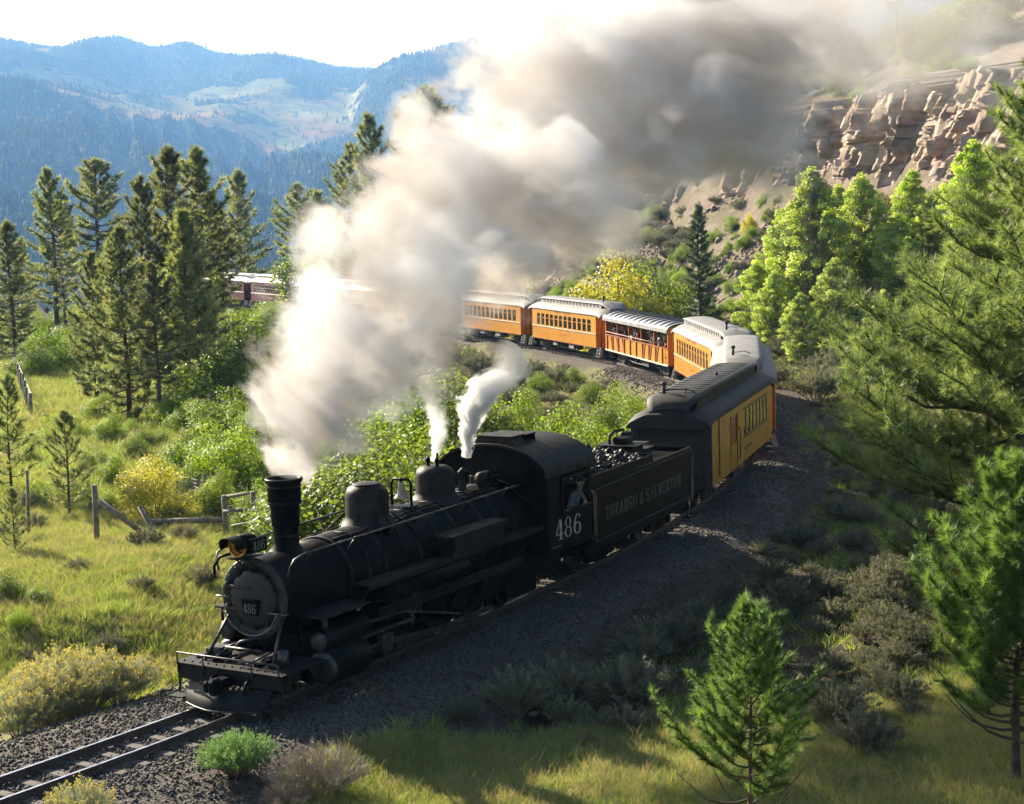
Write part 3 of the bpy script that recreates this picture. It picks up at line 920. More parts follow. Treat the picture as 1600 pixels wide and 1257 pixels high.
for y in (-.55, .3):
    b = MB(); b.tube([(-.02, y, .6), (-.16, y, .55), (-.22, y, .4), (-.2, y - .03, .22)], .03, 8); P(b, 'air_hose')
for y in (-1, 1):
    b = MB(); b.tube([(0.28, y * 0.83, 0.75), (0.98, y * 0.62, 1.72)], 0.032, 8); P(b, 'smokebox_brace', 'dull_steel')
# gear on the deck between the braces
b = MB(); b.tube([(.35, -.55, 1.05), (.35, .35, 1.05)], .03, 8); b.tube([(.5, .5, .8), (.5, .1, 1.15), (.62, -.15, 1.2)], .025, 8)
b.tube([(.25, .62, .78), (.6, .45, 1.0), (.8, .2, 1.12)], .03, 8); b.box(.42, .8, .55, .95, .75, .98, .03); b.lathe([(0, 0), (.11, 0), (.11, .3), (0, .3)], (.55, -.9, .76), n=14)
b.tube([(.3, -.2, .77), (.7, -.5, .95)], .022, 6); b.tube([(.3, .35, .77), (.62, .0, .9)], .022, 6)
P(b, 'deck_fittings', 'dull_steel')
# smokebox and its front
ZB = 1.93
b = MB(); b.lathe([(0.80, 0), (0.80, 1.75), (0.83, 1.78), (0.83, 2.0)], (0.90, 0, ZB), (1, 0, 0), 48)
P(b, 'smokebox', LB)
fr = MB(); fr.lathe([(0.80, 0.0), (0.815, -0.03), (0.79, -0.05), (0.60, -0.06), (0.60, -0.045), (0.56, -0.045)], (0.90, 0, ZB), (1, 0, 0), 48)
for i in range(20):
    q = 2 * math.pi * i / 20; fr.lathe([(0.022, 0), (0.018, 0.03), (0, 0.035)], (0.85, 0.72 * math.cos(q), ZB + 0.72 * math.sin(q)), (-1, 0, 0), 6)
fr = P(fr, 'smokebox_front', 'graphite')
b = MB(); b.lathe([(0.57, 0.855), (0.57, 0.835), (0.52, 0.80), (0.35, 0.775), (0.0, 0.765)], (0, 0, ZB), (1, 0, 0), 44); dr = P(b, 'smokebox_door', 'graphite', fr)
for i in range(10):
    q = 2 * math.pi * (i + .5) / 10
    b = MB(); b.box(0.79, 0.86, -0.03, 0.03, -.05, .05, .01, M=Matrix.Translation((0, .575 * math.cos(q), ZB + .575 * math.sin(q))) @ Matrix.Rotation(-q + math.pi / 2, 4, 'X')); P(b, 'door_clamp', LD, fr)
for z in (.22, -.22):
    b = MB(); b.box(0.755, 0.80, 0.05, 0.62, ZB + z - .035, ZB + z + .035, .01); b.tube([(.8, .64, ZB + z - .08), (.8, .64, ZB + z + .08)], .035, 8); P(b, 'door_hinge', 'graphite', fr)
b = MB(); b.box(0.70, 0.735, -0.19, 0.19, ZB - 0.30, ZB - 0.02, 0.008); b.box(.69, .77, -.21, .21, ZB - .02, ZB + .0, .004); pl = P(b, 'number_plate', LB, fr)
Q, W = number_486()
P(lay_quads(Q, lambda x, y, o: (0.70 - o, 0.155 - x / W * 0.31, ZB - 0.265 + 0.2 * y)), 'plate_numerals', 'number_paint', fr)
b = MB(); pts = [(0.70, 0.70 * math.cos(q), ZB + 0.70 * math.sin(q)) for q in np.linspace(R(200), R(340), 16)]; b.tube(pts, 0.014, 6)
for q in (R(205), R(270), R(335)): b.tube([(.7, .7 * math.cos(q), ZB + .7 * math.sin(q)), (.86, .7 * math.cos(q), ZB + .7 * math.sin(q))], .014, 6)
P(b, 'front_handrail', 'steel', fr)
for y0, y1, z in ((.85, .55, .02), (-.45, -.85, -.22)):
    b = MB(); b.tube([(.84, y0, ZB + z), (.72, y0, ZB + z), (.70, (y0 + y1) / 2, ZB + z + .01), (.72, y1, ZB + z), (.84, y1, ZB + z)], .014, 6); P(b, 'grab_iron', 'steel', fr)
# headlight on its bracket, marker lamps
hl = MB(); hl.lathe([(0.0, 0.5), (0.12, 0.5), (0.19, 0.42), (0.205, 0.3), (0.205, 0.0), (0.18, 0.0), (0.17, 0.06), (0.08, 0.16), (0, 0.18)], (0.42, 0.0, 3.05), (1, 0, 0), 28)
hl = P(hl, 'headlight', LB)
b = MB(); rows = []
for x in (0.06, 0.43):
    rows.append([(x + (0.0 if x > .1 else .10 * (1 - math.cos(q - math.pi / 2))), 0.215 * math.cos(q), 3.05 + 0.215 * math.sin(q)) for q in np.linspace(R(-8), R(188), 18)])
rows.append([(x + .01, y * .96, 3.05 + (z - 3.05) * .96) for x, y, z in rows[1]]); rows.append([(rows[0][i][0] + .004, rows[0][i][1] * .965, 3.05 + (rows[0][i][2] - 3.05) * .965) for i in range(18)]); rows.append(rows[0])
b.sheet(rows); P(b, 'headlight_visor', LB, hl)
b = MB(); b.lathe([(0.178, 0.02), (0.14, 0.10), (0.07, 0.15), (0, 0.17)], (0.42, 0, 3.05), (1, 0, 0), 24); P(b, 'reflector', 'lamp_amber', hl)
b = MB(); b.lathe([(0, -.02), (0.05, -.005), (.06, .06), (0, .1)], (0.47, 0, 3.05), (1, 0, 0), 12); P(b, 'bulb', 'lamp_lens', hl)
b = MB(); b.lathe([(.186, 0.0), (.206, -.02), (.212, 0.02)], (.415, 0, 3.05), (1, 0, 0), 28); P(b, 'headlight_rim', 'lamp_amber', hl)
b = MB(); b.box(0.40, 0.95, -0.20, 0.20, 2.80, 2.83, 0.005); b.box(.42, .5, -.3, .3, 2.775, 2.795, .004)
for y in (-.15, .15): b.tube([(.5, y, 2.8), (.92, y, 2.45)], .022, 6)
P(b, 'headlight_bracket', LD)
for y in (-1, 1):
    b = MB(); b.box(.5, .98, y * .27 - .012, y * .27 + .012, 2.92, 3.16, .004); b.box(.49, .99, y * .255 - .012, y * .255 + .012, 2.90, 3.18, .004)
    nb = P(b, 'number_board', LB)
    P(lay_quads(Q, (lambda x, y2, o: (.55 + x / W * .36, -.282 - o, 2.945 + .19 * y2)) if y < 0 else (lambda x, y2, o: (.91 - x / W * .36, .282 + o, 2.945 + .19 * y2))), 'board_numerals', 'number_paint', nb)
b = MB(); b.tube([(.55, .28, 2.86), (.45, .48, 2.80), (.40, .58, 2.62), (.40, .58, 2.46)], .03, 8); b.lathe([(0, 0), (.035, 0), (.02, .06), (0, .06)], (.4, .58, 2.40), n=8); P(b, 'classification_lamp_arm', LB)
# boiler with bands and fittings
b = MB(); b.lathe([(0.83, 2.9), (0.855, 2.92), (0.86, 4.2), (0.93, 5.2), (0.985, 5.8), (0.99, 9.3), (1.04, 9.4), (1.04, 9.96)], (0, 0, 1.93), (1, 0, 0), 48); P(b, 'boiler', LB)
def brad(x): return float(np.interp(x, [2.9, 4.2, 5.2, 5.8, 9.3], [.855, .86, .93, .985, .99]))
for x in (2.95, 3.55, 4.15, 5.35, 6.05, 6.8, 7.9, 8.6, 9.2):
    b = MB(); r0 = brad(x) + .012; b.lathe([(r0 - .02, x - .05), (r0, x - .045), (r0, x + .045), (r0 - .02, x + .05)], (0, 0, 1.93), (1, 0, 0), 48); P(b, 'boiler_band', LD)
# stack
b = MB(); b.lathe([(0.42, 2.62), (0.34, 2.72), (0.265, 2.80), (0.255, 2.9), (0.255, 3.60), (0.30, 3.62), (0.335, 3.64), (0.335, 4.05), (0.365, 4.08), (0.385, 4.12), (0.375, 4.16), (0.33, 4.16), (0.31, 4.05), (0.28, 3.2), (0.0, 3.1)], (1.93, 0, 0), n=32); sk = P(b, 'smokestack', LB)
b = MB(); b.lathe([(.27, 3.0), (.275, 3.02), (.27, 3.05)], (1.93, 0, 0), n=28); b.lathe([(.27, 3.3), (.275, 3.32), (.27, 3.35)], (1.93, 0, 0), n=28); P(b, 'stack_band', LD, sk)
b = MB(); b.lathe([(.34, 3.66), (.345, 3.68), (.34, 3.70)], (1.93, 0, 0), n=28); b.lathe([(.34, 3.98), (.345, 4.0), (.34, 4.02)], (1.93, 0, 0), n=28); P(b, 'cap_band', LD, sk)
# domes
def dome(x, r, top, name):
    z0 = 1.93 + brad(x)
    b = MB(); b.lathe([(r * 1.35, -0.12), (r * 1.18, 0.0), (r * 1.03, 0.07), (r, 0.14), (r, (top - z0) * .66), (r * .97, (top - z0) * .78), (r * .86, (top - z0) * .90), (r * .66, (top - z0) * .965), (r * .62, (top - z0) * .985), (r * .3, (top - z0)), (0, (top - z0))], (x, 0, z0), n=36)
    return P(b, name, LD)
d1 = dome(4.72, 0.47, 3.62, 'sand_dome')
b = MB(); b.lathe([(.3, 0), (.31, .02), (.27, .035), (0, .05)], (4.72, 0, 3.60), n=20); P(b, 'dome_lid', LD, d1)
d2 = dome(7.38, 0.45, 3.64, 'steam_dome')
b = MB()
for y in (-.12, .12): b.lathe([(0, 0), (.04, 0), (.04, .12), (.06, .14), (.05, .2), (.015, .24), (0, .24)], (7.3, y, 3.6), n=10)
b.tube([(7.5, .0, 3.6), (7.5, 0, 3.9)], .03, 8); P(b, 'whistle', LB, d2)
for y in (-1, 1):
    b = MB()
    for dx in (-.25, .0, .25): b.tube([(4.72 + dx, y * .42, 3.0), (4.72 + dx * 2.2, y * .74, 2.62), (4.72 + dx * 3.5, y * 1.0, 2.0)], .022, 6)
    P(b, 'sand_pipe', LB)
# bell
b = MB(); b.lathe([(0.0, .36), (.05, .36), (.075, .33), (.085, .2), (.11, .1), (.165, .02), (.175, 0), (.16, 0), (.10, .09), (0, .12)], (6.02, 0, 3.10), n=24); bl = P(b, 'bell', 'bell_metal')
b = MB(); b.tube([(6.02, -.26, 2.88), (6.02, -.26, 3.42), (6.02, -.2, 3.52), (6.02, .2, 3.52), (6.02, .26, 3.42), (6.02, .26, 2.88)], .03, 8); b.tube([(6.02, 0, 3.46), (6.02, 0, 3.55)], .035, 8); b.box(5.85, 6.2, -.32, .32, 2.86, 2.94, .02); P(b, 'bell_yoke', LB, bl)
# turret, safety valves, generator, pipes on the boiler top
b = MB()
for x, y in ((8.25, -.14), (8.25, .14), (8.55, 0)): b.lathe([(.07, 0), (.07, .18), (.05, .22), (.05, .42), (.07, .44), (.07, .5), (.02, .54), (0, .54)], (x, y, 2.88), n=12)
P(b, 'safety_valves', 'loco_dusty')
b = MB(); b.lathe([(0, 0), (.15, 0.02), (.17, .1), (.17, .35), (.13, .42), (0, .44)], (8.75, -.32, 3.12), (1, 0, 0), 18); b.box(8.8, 9.1, -.42, -.22, 2.86, 3.02, .02); P(b, 'turbo_generator', LD)
b = MB(); b.box(9.3, 9.8, -.3, .3, 2.9, 3.12, .03); b.tube([(9.5, -.3, 3.02), (9.5, -.75, 2.9), (9.6, -.95, 2.6), (9.9, -1.02, 2.55)], .03, 8); b.tube([(9.3, .1, 3.1), (9.0, .2, 3.25), (8.7, .1, 3.22)], .025, 6); b.tube([(9.7, -.2, 3.12), (9.7, -.2, 3.3)], .03, 8)
P(b, 'steam_turret', LD)
for k, (y, z) in enumerate(((-.34, 2.86), (-.45, 2.80), (.36, 2.86))):
    b = MB(); pts = [(x, y + .02 * math.sin(x * 3 + k), 1.93 + math.sqrt(max(brad(x) ** 2 - y * y, .01)) + .035) for x in np.linspace(3.0, 9.6, 23)]; b.tube(pts, .018, 6); P(b, 'boiler_pipe', LD)
b = MB()
for x in (3.4, 5.55, 6.55, 8.0): b.tube([(x, -.1, 1.93 + brad(x) + .02), (x + .05, -.35, 1.93 + brad(x) + .02), (x + .1, -.62, 1.93 + brad(x) * .76 + .03), (x + .1, -.86, 1.93 + brad(x) * .42)], .02, 6)
P(b, 'cross_pipes', LD)
for y in (-1, 1):
    b = MB(); b.tube([(.86, y * .86, 2.42), (.86, y * .92, 2.62), (.95, y * .96, 2.76), (1.2, y * .98, 2.82), (9.9, y * 1.06, 2.95)], .022, 8)
    for x in (1.5, 2.9, 4.3, 5.8, 7.3, 8.8): b.tube([(x, y * .80, 1.93 + .55 * brad(max(x, 2.9)) + .2), (x, y * (.98 + .009 * (x - 1)), 2.825 + .015 * (x - 1))], .018, 6); b.lathe([(0, -.03), (.035, 0), (0, .03)], (x, y * (.98 + .009 * (x - 1)), 2.825 + .015 * (x - 1)), n=8)
    P(b, 'handrail', 'dull_steel')
    # running boards in two levels
    b = MB(); b.box(1.25, 2.85, y * .85 - .52, y * .85 + .52, 1.545, 1.585, .006); P(b, 'running_board', LD)
    b = MB(); b.box(2.8, 9.9, min(y * .9, y * 1.37), max(y * .9, y * 1.37), 1.865, 1.905, .006); b.box(2.8, 9.9, y * 1.37 - .012, y * 1.37 + .012, 1.80, 1.864, .004); P(b, 'running_board', LD)
    b = MB(); b.lathe([(0, 0), (.17, .02), (.23, .08), (.23, 3.0), (.17, 3.06), (0, 3.08)], (3.6, y * 1.15, 1.60), (1, 0, 0), 20)
    for x in (4.1, 5.1, 6.1): b.lathe([(.235, x - 3.6), (.24, x - 3.58), (.235, x - 3.54)], (3.6, y * 1.15, 1.6), (1, 0, 0), 20)
    P(b, 'air_reservoir', LB)
    for k in range(4):
        b = MB(); zz_ = 1.35 - .06 * k; b.tube([(3.1, y * 1.36, zz_), (8.9, y * 1.36, zz_)], .02, 6); P(b, 'cooling_pipe', LD)
    # cylinders
    b = MB(); b.lathe([(.33, 0), (.36, .03), (.36, 1.15), (.33, 1.18)], (1.45, y * 1.17, .53), (1, 0, 0), 32); b.box(1.6, 2.55, min(y * .5, y * 1.3), max(y * .5, y * 1.3), .6, 1.25, .04); cyl = P(b, 'cylinder', LB)
    b = MB(); b.lathe([(0, -.07), (.12, -.06), (.28, -.03), (.335, 0), (.335, .02)], (1.43, y * 1.17, .53), (1, 0, 0), 32); P(b, 'cylinder_head', 'dull_steel', cyl)
    b = MB(); b.lathe([(.2, 0), (.21, .05), (.21, 1.45), (.2, 1.5)], (1.35, y * 1.15, 1.08), (1, 0, 0), 24); vc = P(b, 'valve_chest', LB)
    b = MB(); b.lathe([(0, -.05), (.1, -.045), (.19, -.01), (.2, .02)], (1.33, y * 1.15, 1.08), (1, 0, 0), 24); P(b, 'valve_cover', 'dull_steel', vc)
    b = MB(); b.tube([(1.4, y * 1.3, 1.26), (1.4, y * 1.3, 1.54)], .035, 8); b.tube([(1.45, y * 1.2, 1.26), (1.45, y * 1.2, 1.54)], .02, 8); P(b, 'board_support', 'dull_steel')
    # motion
    b = MB(); b.tube([(2.6, y * 1.17, .56), (3.5, y * 1.17, .56)], .04, 8); b.box(3.35, 3.75, y * 1.17 - .09, y * 1.17 + .09, .38, .74, .02); P(b, 'crosshead', 'dull_steel')
    b = MB(); b.box(2.6, 4.6, y * 1.17 - .06, y * 1.17 + .06, .80, .87, .01); b.box(4.5, 4.6, y * .6, y * 1.2, .7, 1.3, .01) if y > 0 else b.box(4.5, 4.6, y * 1.2, y * .6, .7, 1.3, .01); P(b, 'slide_bar', 'dull_steel')
    b = MB(); b.prism([(3.5, .50), (3.5, .62), (6.35, .40), (6.35, .26)], 'y', y * 1.20 - .03, y * 1.20 + .03); P(b, 'main_rod', 'dull_steel')
    b = MB(); b.box(4.05, 7.95, y * 1.08 - .03, y * 1.08 + .03, .28, .39, .01); P(b, 'side_rod', 'dull_steel')
    b = MB(); b.tube([(2.5, y * 1.15, 1.1), (4.2, y * 1.15, 1.05), (4.25, y * 1.2, .55)], .035, 8); b.tube([(4.25, y * 1.15, 1.05), (6.3, y * 1.22, .55)], .03, 8); b.box(4.6, 5.0, y * 1.1 - .04, y * 1.1 + .04, .9, 1.5, .02); P(b, 'valve_gear', 'dull_steel')
    for x in (4.2, 5.42, 6.64, 7.86):
        b = MB(); b.lathe([(0.0, .05), (.1, .05), (.12, .02), (.46, .02), (.48, .05), (.53, .05), (.56, .02), (.56, -.07), (.60, -.1), (.58, -.12), (0, -.12)], (x, y * .50, .56), (0, y, 0), 32); w = P(b, 'driving_wheel', LB)
        b = MB(); b.lathe([(0, .0), (.14, .0), (.14, .06), (0, .06)], (x, y * .98, .56), (0, y, 0), 16)
        b.prism([(x + .42 * math.cos(q), .56 + .42 * math.sin(q)) for q in np.linspace(R(20), R(160), 12)] + [(x - .15, .56), (x - .12, .28), (x + .12, .28), (x + .15, .56)], 'y', y * .98, y * 1.05); P(b, 'counterweight_crank', LB, w)
    for x, r_ in ((2.05, .34), (9.35, .38)):
        b = MB(); b.lathe([(0, .04), (.1, .04), (.12, .01), (r_ - .08, .01), (r_ - .03, .04), (r_, .02), (r_, -.07), (r_ + .03, -.1), (0, -.1)], (x, y * .48, r_), (0, y, 0), 24); P(b, 'truck_wheel', LB)
    b = MB(); b.box(8.7, 10.1, y * .95 - .07, y * .95 + .07, .3, .62, .03); P(b, 'trailing_truck_frame', LB)
    # box over the running board ahead of the cab
    b = MB(); b.box(5.85, 8.2, min(y * .92, y * 1.42), max(y * .92, y * 1.42), 2.30, 2.36, .008); b.box(6.0, 8.1, min(y * .95, y * 1.36), max(y * .95, y * 1.36), 1.91, 2.296, .01); P(b, 'tool_box', LD)
b = MB(); b.box(8.0, 10.0, -.75, .75, .9, 1.6, .03); b.box(8.3, 9.9, -.6, .6, .4, .9, .03); P(b, 'firebox', LB)
b = MB(); b.box(1.55, 2.6, -.6, .6, 1.0, 1.35, .02); P(b, 'saddle', LB)
# cab
CX0, CX1, CY, CZ0, CZE = 9.97, 12.15, 1.47, 1.20, 3.10
WX0, WX1, WZ0, WZ1 = 10.66, 11.93, 2.13, 2.90
cab = MB()
for y in (-1, 1):
    a, c = min(y * CY, y * (CY - .03)), max(y * CY, y * (CY - .03))
    cab.box(CX0, CX1, a, c, CZ0, WZ0); cab.box(CX0, WX0, a, c, WZ0, CZE); cab.box(WX1, CX1, a, c, WZ0, CZE); cab.box(WX0, WX1, a, c, WZ1, CZE)
arch = [(CY * math.cos(q), CZE + .66 * math.sin(q)) for q in np.linspace(0, math.pi, 21)]
for x in (CX0 + .001, ):
    for k in range(20):   # front sheet, open below the arch for the boiler
        (y0, z0), (y1, z1) = arch[k], arch[k + 1]
        cab._add([(x, y0, 2.1), (x, y1, 2.1), (x, y1, z1), (x, y0, z0)], [(0, 1, 2, 3)])
    for sgn in (-1, 1): cab.box(x - .005, x + .02, min(sgn * 1.0, sgn * 1.44), max(sgn * 1.0, sgn * 1.44), 1.2, 2.1)
cab.box(CX0, CX1 + .3, -1.44, 1.44, 1.16, 1.22)
cab = P(cab, 'cab', LB)
for y in (-1, 1):
    b = MB(); yy = y * (CY + .012)
    for x0, x1, z0, z1 in ((WX0 - .05, WX1 + .05, WZ0 - .05, WZ0), (WX0 - .05, WX1 + .05, WZ1, WZ1 + .05), (WX0 - .05, WX0, WZ0, WZ1), (WX1, WX1 + .05, WZ0, WZ1)): b.box(x0, x1, yy - .02, yy + .02, z0, z1)
    b.box(WX0, WX1, min(yy, yy + y * .12), max(yy, yy + y * .12), WZ0 - .03, WZ0 + .01); P(b, 'window_frame', LB, cab)
    b = MB(); b.box(WX0 - .06, WX1 + .1, min(yy, yy + y * .22), max(yy, yy + y * .22), WZ1 + .06, WZ1 + .085); P(b, 'window_awning', LD, cab)
    b = MB(); b.tube([(CX1 + .02, y * CY, 1.15), (CX1 + .05, y * (CY + .04), 1.3), (CX1 + .05, y * (CY + .04), 2.3), (CX1 + .02, y * CY, 2.4)], .018, 6); P(b, 'cab_handrail', 'brass', cab)
    b = MB(); b.box(11.6, 12.2, y * 1.3 - .14, y * 1.3 + .14, .5, .53, .005); b.tube([(11.65, y * 1.3, .52), (11.7, y * 1.3, 1.2)], .025, 6); b.tube([(12.15, y * 1.3, .52), (12.1, y * 1.3, 1.2)], .025, 6); P(b, 'cab_step', LB, cab)
b = MB(); b.box(10.2, 12.1, -.5, .5, 1.22, 1.9, .02); b.box(10.0, 10.4, -.95, .95, 1.3, 2.7, .05)
for y in (-1.05, 1.05): b.box(11.0, 11.9, y - .3, y + .3, 1.22, 1.75, .02)
P(b, 'cab_fittings', LB, cab)
rf = MB(); rows = []
for x in (CX0 - .22, CX0 - .2, CX1 + .12, CX1 + .14):
    rows.append([(x, 1.56 * math.cos(q), 3.06 + .76 * math.sin(q)) for q in np.linspace(0, math.pi, 25)])
rf.sheet(rows)
rows2 = [[(x, 1.52 * math.cos(q), 3.04 + .72 * math.sin(q)) for q in np.linspace(0, math.pi, 25)] for x in (CX0 - .215, CX1 + .135)]
rf.sheet(rows2)
for ra, rb in ((rows[0], rows2[0]), (rows[-1], rows2[-1])): rf.sheet([ra, rb], False)
rf = P(rf, 'cab_roof', LD)
b = MB()
for x in (CX0 + .5, CX0 + 1.35): b.sheet([[(x - .02, 1.565 * math.cos(q), 3.064 + .762 * math.sin(q)) for q in np.linspace(0.05, math.pi - .05, 25)], [(x + .02, 1.565 * math.cos(q), 3.064 + .762 * math.sin(q)) for q in np.linspace(0.05, math.pi - .05, 25)]])
P(b, 'roof_seam', LB, rf)
b = MB(); b.prism([(-.62, 3.68), (-.45, 3.96), (.45, 3.96), (.62, 3.68)], 'x', CX0 + .02, CX0 + .55); b.box(CX0 - .02, CX0 + .6, -.52, .52, 3.962, 3.985, .004); hatch = P(b, 'roof_hatch', LD, rf)
b = MB(); b.box(CX0 + .62, CX0 + 1.2, -.5, .5, 3.93, 3.955, .004); b.prism([(-.5, 3.75), (-.48, 3.93), (.48, 3.93), (.5, 3.75)], 'x', CX0 + 1.14, CX0 + 1.17); P(b, 'hatch_cover', LD, rf)
Q, W = number_486()
P(lay_quads(Q, lambda x, y, o: (10.28 + x / W * 1.27, -CY - o, 1.46 + .50 * y)), 'cab_numerals', 'white_paint', cab)
P(lay_quads(Q, lambda x, y, o: (11.55 - x / W * 1.27, CY + o, 1.46 + .50 * y)), 'cab_numerals', 'white_paint', cab)
b = MB(); b.box(10.1, 10.55, -CY - .006, -CY - .003, 1.30, 1.335); P(b, 'builder_stencil', 'faded_paint', cab)

# ------------------------------------------------------------------ tender
te = vehicle('tender', 12.4, 13.9, 18.6, 'black coal tender lettered DURANGO & SILVERTON coupled behind the engine cab', 'tender')


def T(b, name, m=LB, parent=None): return b.build(name, m if not isinstance(m, str) else MAT[m], parent or te)


# tender x from its own front (12.4 along the train)
b = MB()
for y in (-1, 1):
    a, c = min(y * 1.30, y * 1.26), max(y * 1.30, y * 1.26)
    b.box(.32, 7.76, a, c, .86, 2.36, .01)
b.box(7.72, 7.77, -1.26, 1.26, .86, 2.36, .01); b.box(.32, .36, -1.26, 1.26, .86, 2.36, .01); b.box(4.3, 7.72, -1.26, 1.26, 2.20, 2.24)
tank = T(b, 'tank', LB)
b = MB()
for y in (-1, 1): b.tube([(.34, y * 1.29, 2.37), (7.75, y * 1.29, 2.37)], .028, 6)
b.tube([(7.75, -1.29, 2.37), (7.75, 1.29, 2.37)], .028, 6); T(b, 'tank_rim', LD, tank)
b = MB()
for y in (-1, 1): b.prism([(.2, 2.38), (.2, 2.66), (4.55, 2.60), (4.75, 2.38)], 'y', y * 1.27 - .015, y * 1.27 + .015)
b.box(4.55, 4.6, -1.24, 1.24, 2.24, 2.62, .005); T(b, 'coal_board', LB)
b = MB(); b.box(6.6, 7.1, -.35, .35, 2.24, 2.42, .02); b.box(6.55, 7.15, -.4, .4, 2.42, 2.46, .008); T(b, 'water_hatch', LD)
b = MB(); b.box(5.0, 5.9, -.55, .35, 2.45, 2.72, .03); b.box(4.9, 6.0, -.7, .5, 2.72, 2.76, .01); b.tube([(5.2, .2, 2.7), (5.2, .2, 3.0), (5.45, .15, 3.1), (5.8, .0, 3.1)], .04, 8); b.box(5.15, 5.75, -.32, .1, 2.76, 2.96, .04); b.lathe([(0, 0), (.2, 0), (.22, .05), (.1, .1), (0, .1)], (5.75, -.1, 2.96), n=14); T(b, 'tool_locker', LD)
b = MB(); b.box(0, 7.9, -1.15, 1.15, .62, .86, .02); b.box(7.85, 8.3, -.12, .12, .5, .72, .03); T(b, 'tender_frame', LB)
b = MB(); b.tube([(7.8, -1.3, .75), (7.84, -1.34, .9), (7.84, -1.34, 2.2), (7.8, -1.3, 2.32)], .02, 6); T(b, 'corner_handrail', 'dull_steel')
b = MB(); b.tube([(.34, -1.33, .95), (.32, -1.36, 1.1), (.32, -1.36, 2.1), (.34, -1.33, 2.25)], .018, 6); T(b, 'corner_handrail', 'brass')
for y in (-1, 1):
    b = MB(); b.box(7.6, 8.0, y * 1.2 - .15, y * 1.2 + .15, .3, .33, .006); b.tube([(7.65, y * 1.2, .32), (7.65, y * 1.2, .7)], .025, 6); b.tube([(7.95, y * 1.2, .32), (7.95, y * 1.2, .7)], .025, 6); T(b, 'tender_step', LB)
    b = MB(); b.box(.4, 7.7, y * 1.31 - .004, y * 1.31 + .004, .93, .945); b.box(.4, 7.7, y * 1.31 - .004, y * 1.31 + .004, 2.27, 2.285); T(b, 'gold_stripe', 'faded_paint')
for x in np.linspace(.9, 7.3, 9):
    b = MB()
    for y in (-1, 1):
        for z in np.arange(.98, 2.3, .11): b.lathe([(.016, 0), (.01, .012), (0, .014)], (x, y * 1.30, z), (0, y, 0), 5)
    T(b, 'rivet_row', LB, tank)


def truck(parent, xc, wheelbase=1.4, r=.36, m=None, yf=.72):
    m = m or MAT['under_black']
    t = empty('truck', None, parent); t.location = (xc, 0, 0)
    b = MB()
    for y in (-yf, yf):
        b.prism([(-wheelbase / 2 - .2, r - .1), (-wheelbase / 2 - .2, r + .12), (-.3, r + .28), (.3, r + .28), (wheelbase / 2 + .2, r + .12), (wheelbase / 2 + .2, r - .1), (.35, r - .2), (-.35, r - .2)], 'y', y - .05, y + .05)
        for x in (-wheelbase / 2, wheelbase / 2): b.box(x - .13, x + .13, y - .1, y + .1, r - .14, r + .14, .02)
        for x in (-.14, .14): b.tube([(x, y, r - .18), (x, y, r + .26)], .075, 8)
    b.box(-.2, .2, -yf, yf, r + .05, r + .3, .02)
    b.build('truck_frame', m, t)
    for x in (-wheelbase / 2, wheelbase / 2):
        w = MB(); w.tube([(x, -.55, r), (x, .55, r)], .06, 8)
        for y in (-1, 1): w.lathe([(.07, .05), (.1, .05), (.12, .0), (r - .09, -.01), (r - .05, .03), (r, .02), (r, -.07), (r + .025, -.1), (.07, -.1)], (x, y * .49, r), (0, y, 0), 20)
        w.build('wheelset', MAT['dull_steel'], t)
    return t


truck(te, 1.75, 1.5, .40, LB, .8); truck(te, 6.2, 1.5, .40, LB, .8)
Q, W = text_strokes('DURANGO & SILVERTON')
T(lay_quads(Q, lambda x, y, o: (1.12 + x / W * 5.72, -1.30 - o, 1.38 + .34 * y)), 'lettering', 'faded_paint', tank)
T(lay_quads(Q, lambda x, y, o: (6.84 - x / W * 5.72, 1.30 + o, 1.38 + .34 * y)), 'lettering', 'faded_paint', tank)
# coal heap: lumps
rg = np.random.default_rng(11)
ico = bmesh.new(); bmesh.ops.create_icosphere(ico, subdivisions=1, radius=1.0)
icoV = np.array([v.co[:] for v in ico.verts]); icoF = np.array([[v.index for v in f.verts] for f in ico.faces]); ico.free()


def lumps(name, pts, sizes, m, parent=None, seed=1, flat=.75):
    r_ = np.random.default_rng(seed); Vs, Fs = [], []
    for i, (p, s_) in enumerate(zip(pts, sizes)):
        v = icoV * (1 + r_.uniform(-.28, .28, (len(icoV), 1))) * s_ * np.array([1, r_.uniform(.6, 1), flat * r_.uniform(.7, 1.1)])
        q = np.array(Matrix.Rotation(r_.uniform(0, 6.28), 3, 'Z') @ Matrix.Rotation(r_.uniform(-.5, .5), 3, 'X'))
        Vs.append(v @ q.T + p); Fs.append(icoF + i * len(icoV))
    return obj(name, np_mesh(name, np.concatenate(Vs), np.concatenate(Fs), m), parent)


n = 900
px_ = rg.uniform(.3, 4.6, n); py_ = rg.uniform(-1.15, 1.15, n)
pz_ = 2.42 + .42 * (1 - (py_ / 1.3) ** 2) * np.clip(1.15 - px_ / 6.5, 0, 1) + rg.normal(0, .05, n)
coal = lumps('coal_heap', np.stack([px_, py_, pz_], -1), rg.uniform(.05, .14, n), MAT['coal'], te, 3, .9)
tag(coal, kind='stuff')
b = MB(); b.box(.3, 4.55, -1.2, 1.2, 2.0, 2.45); T(b, 'coal_bed', 'coal')
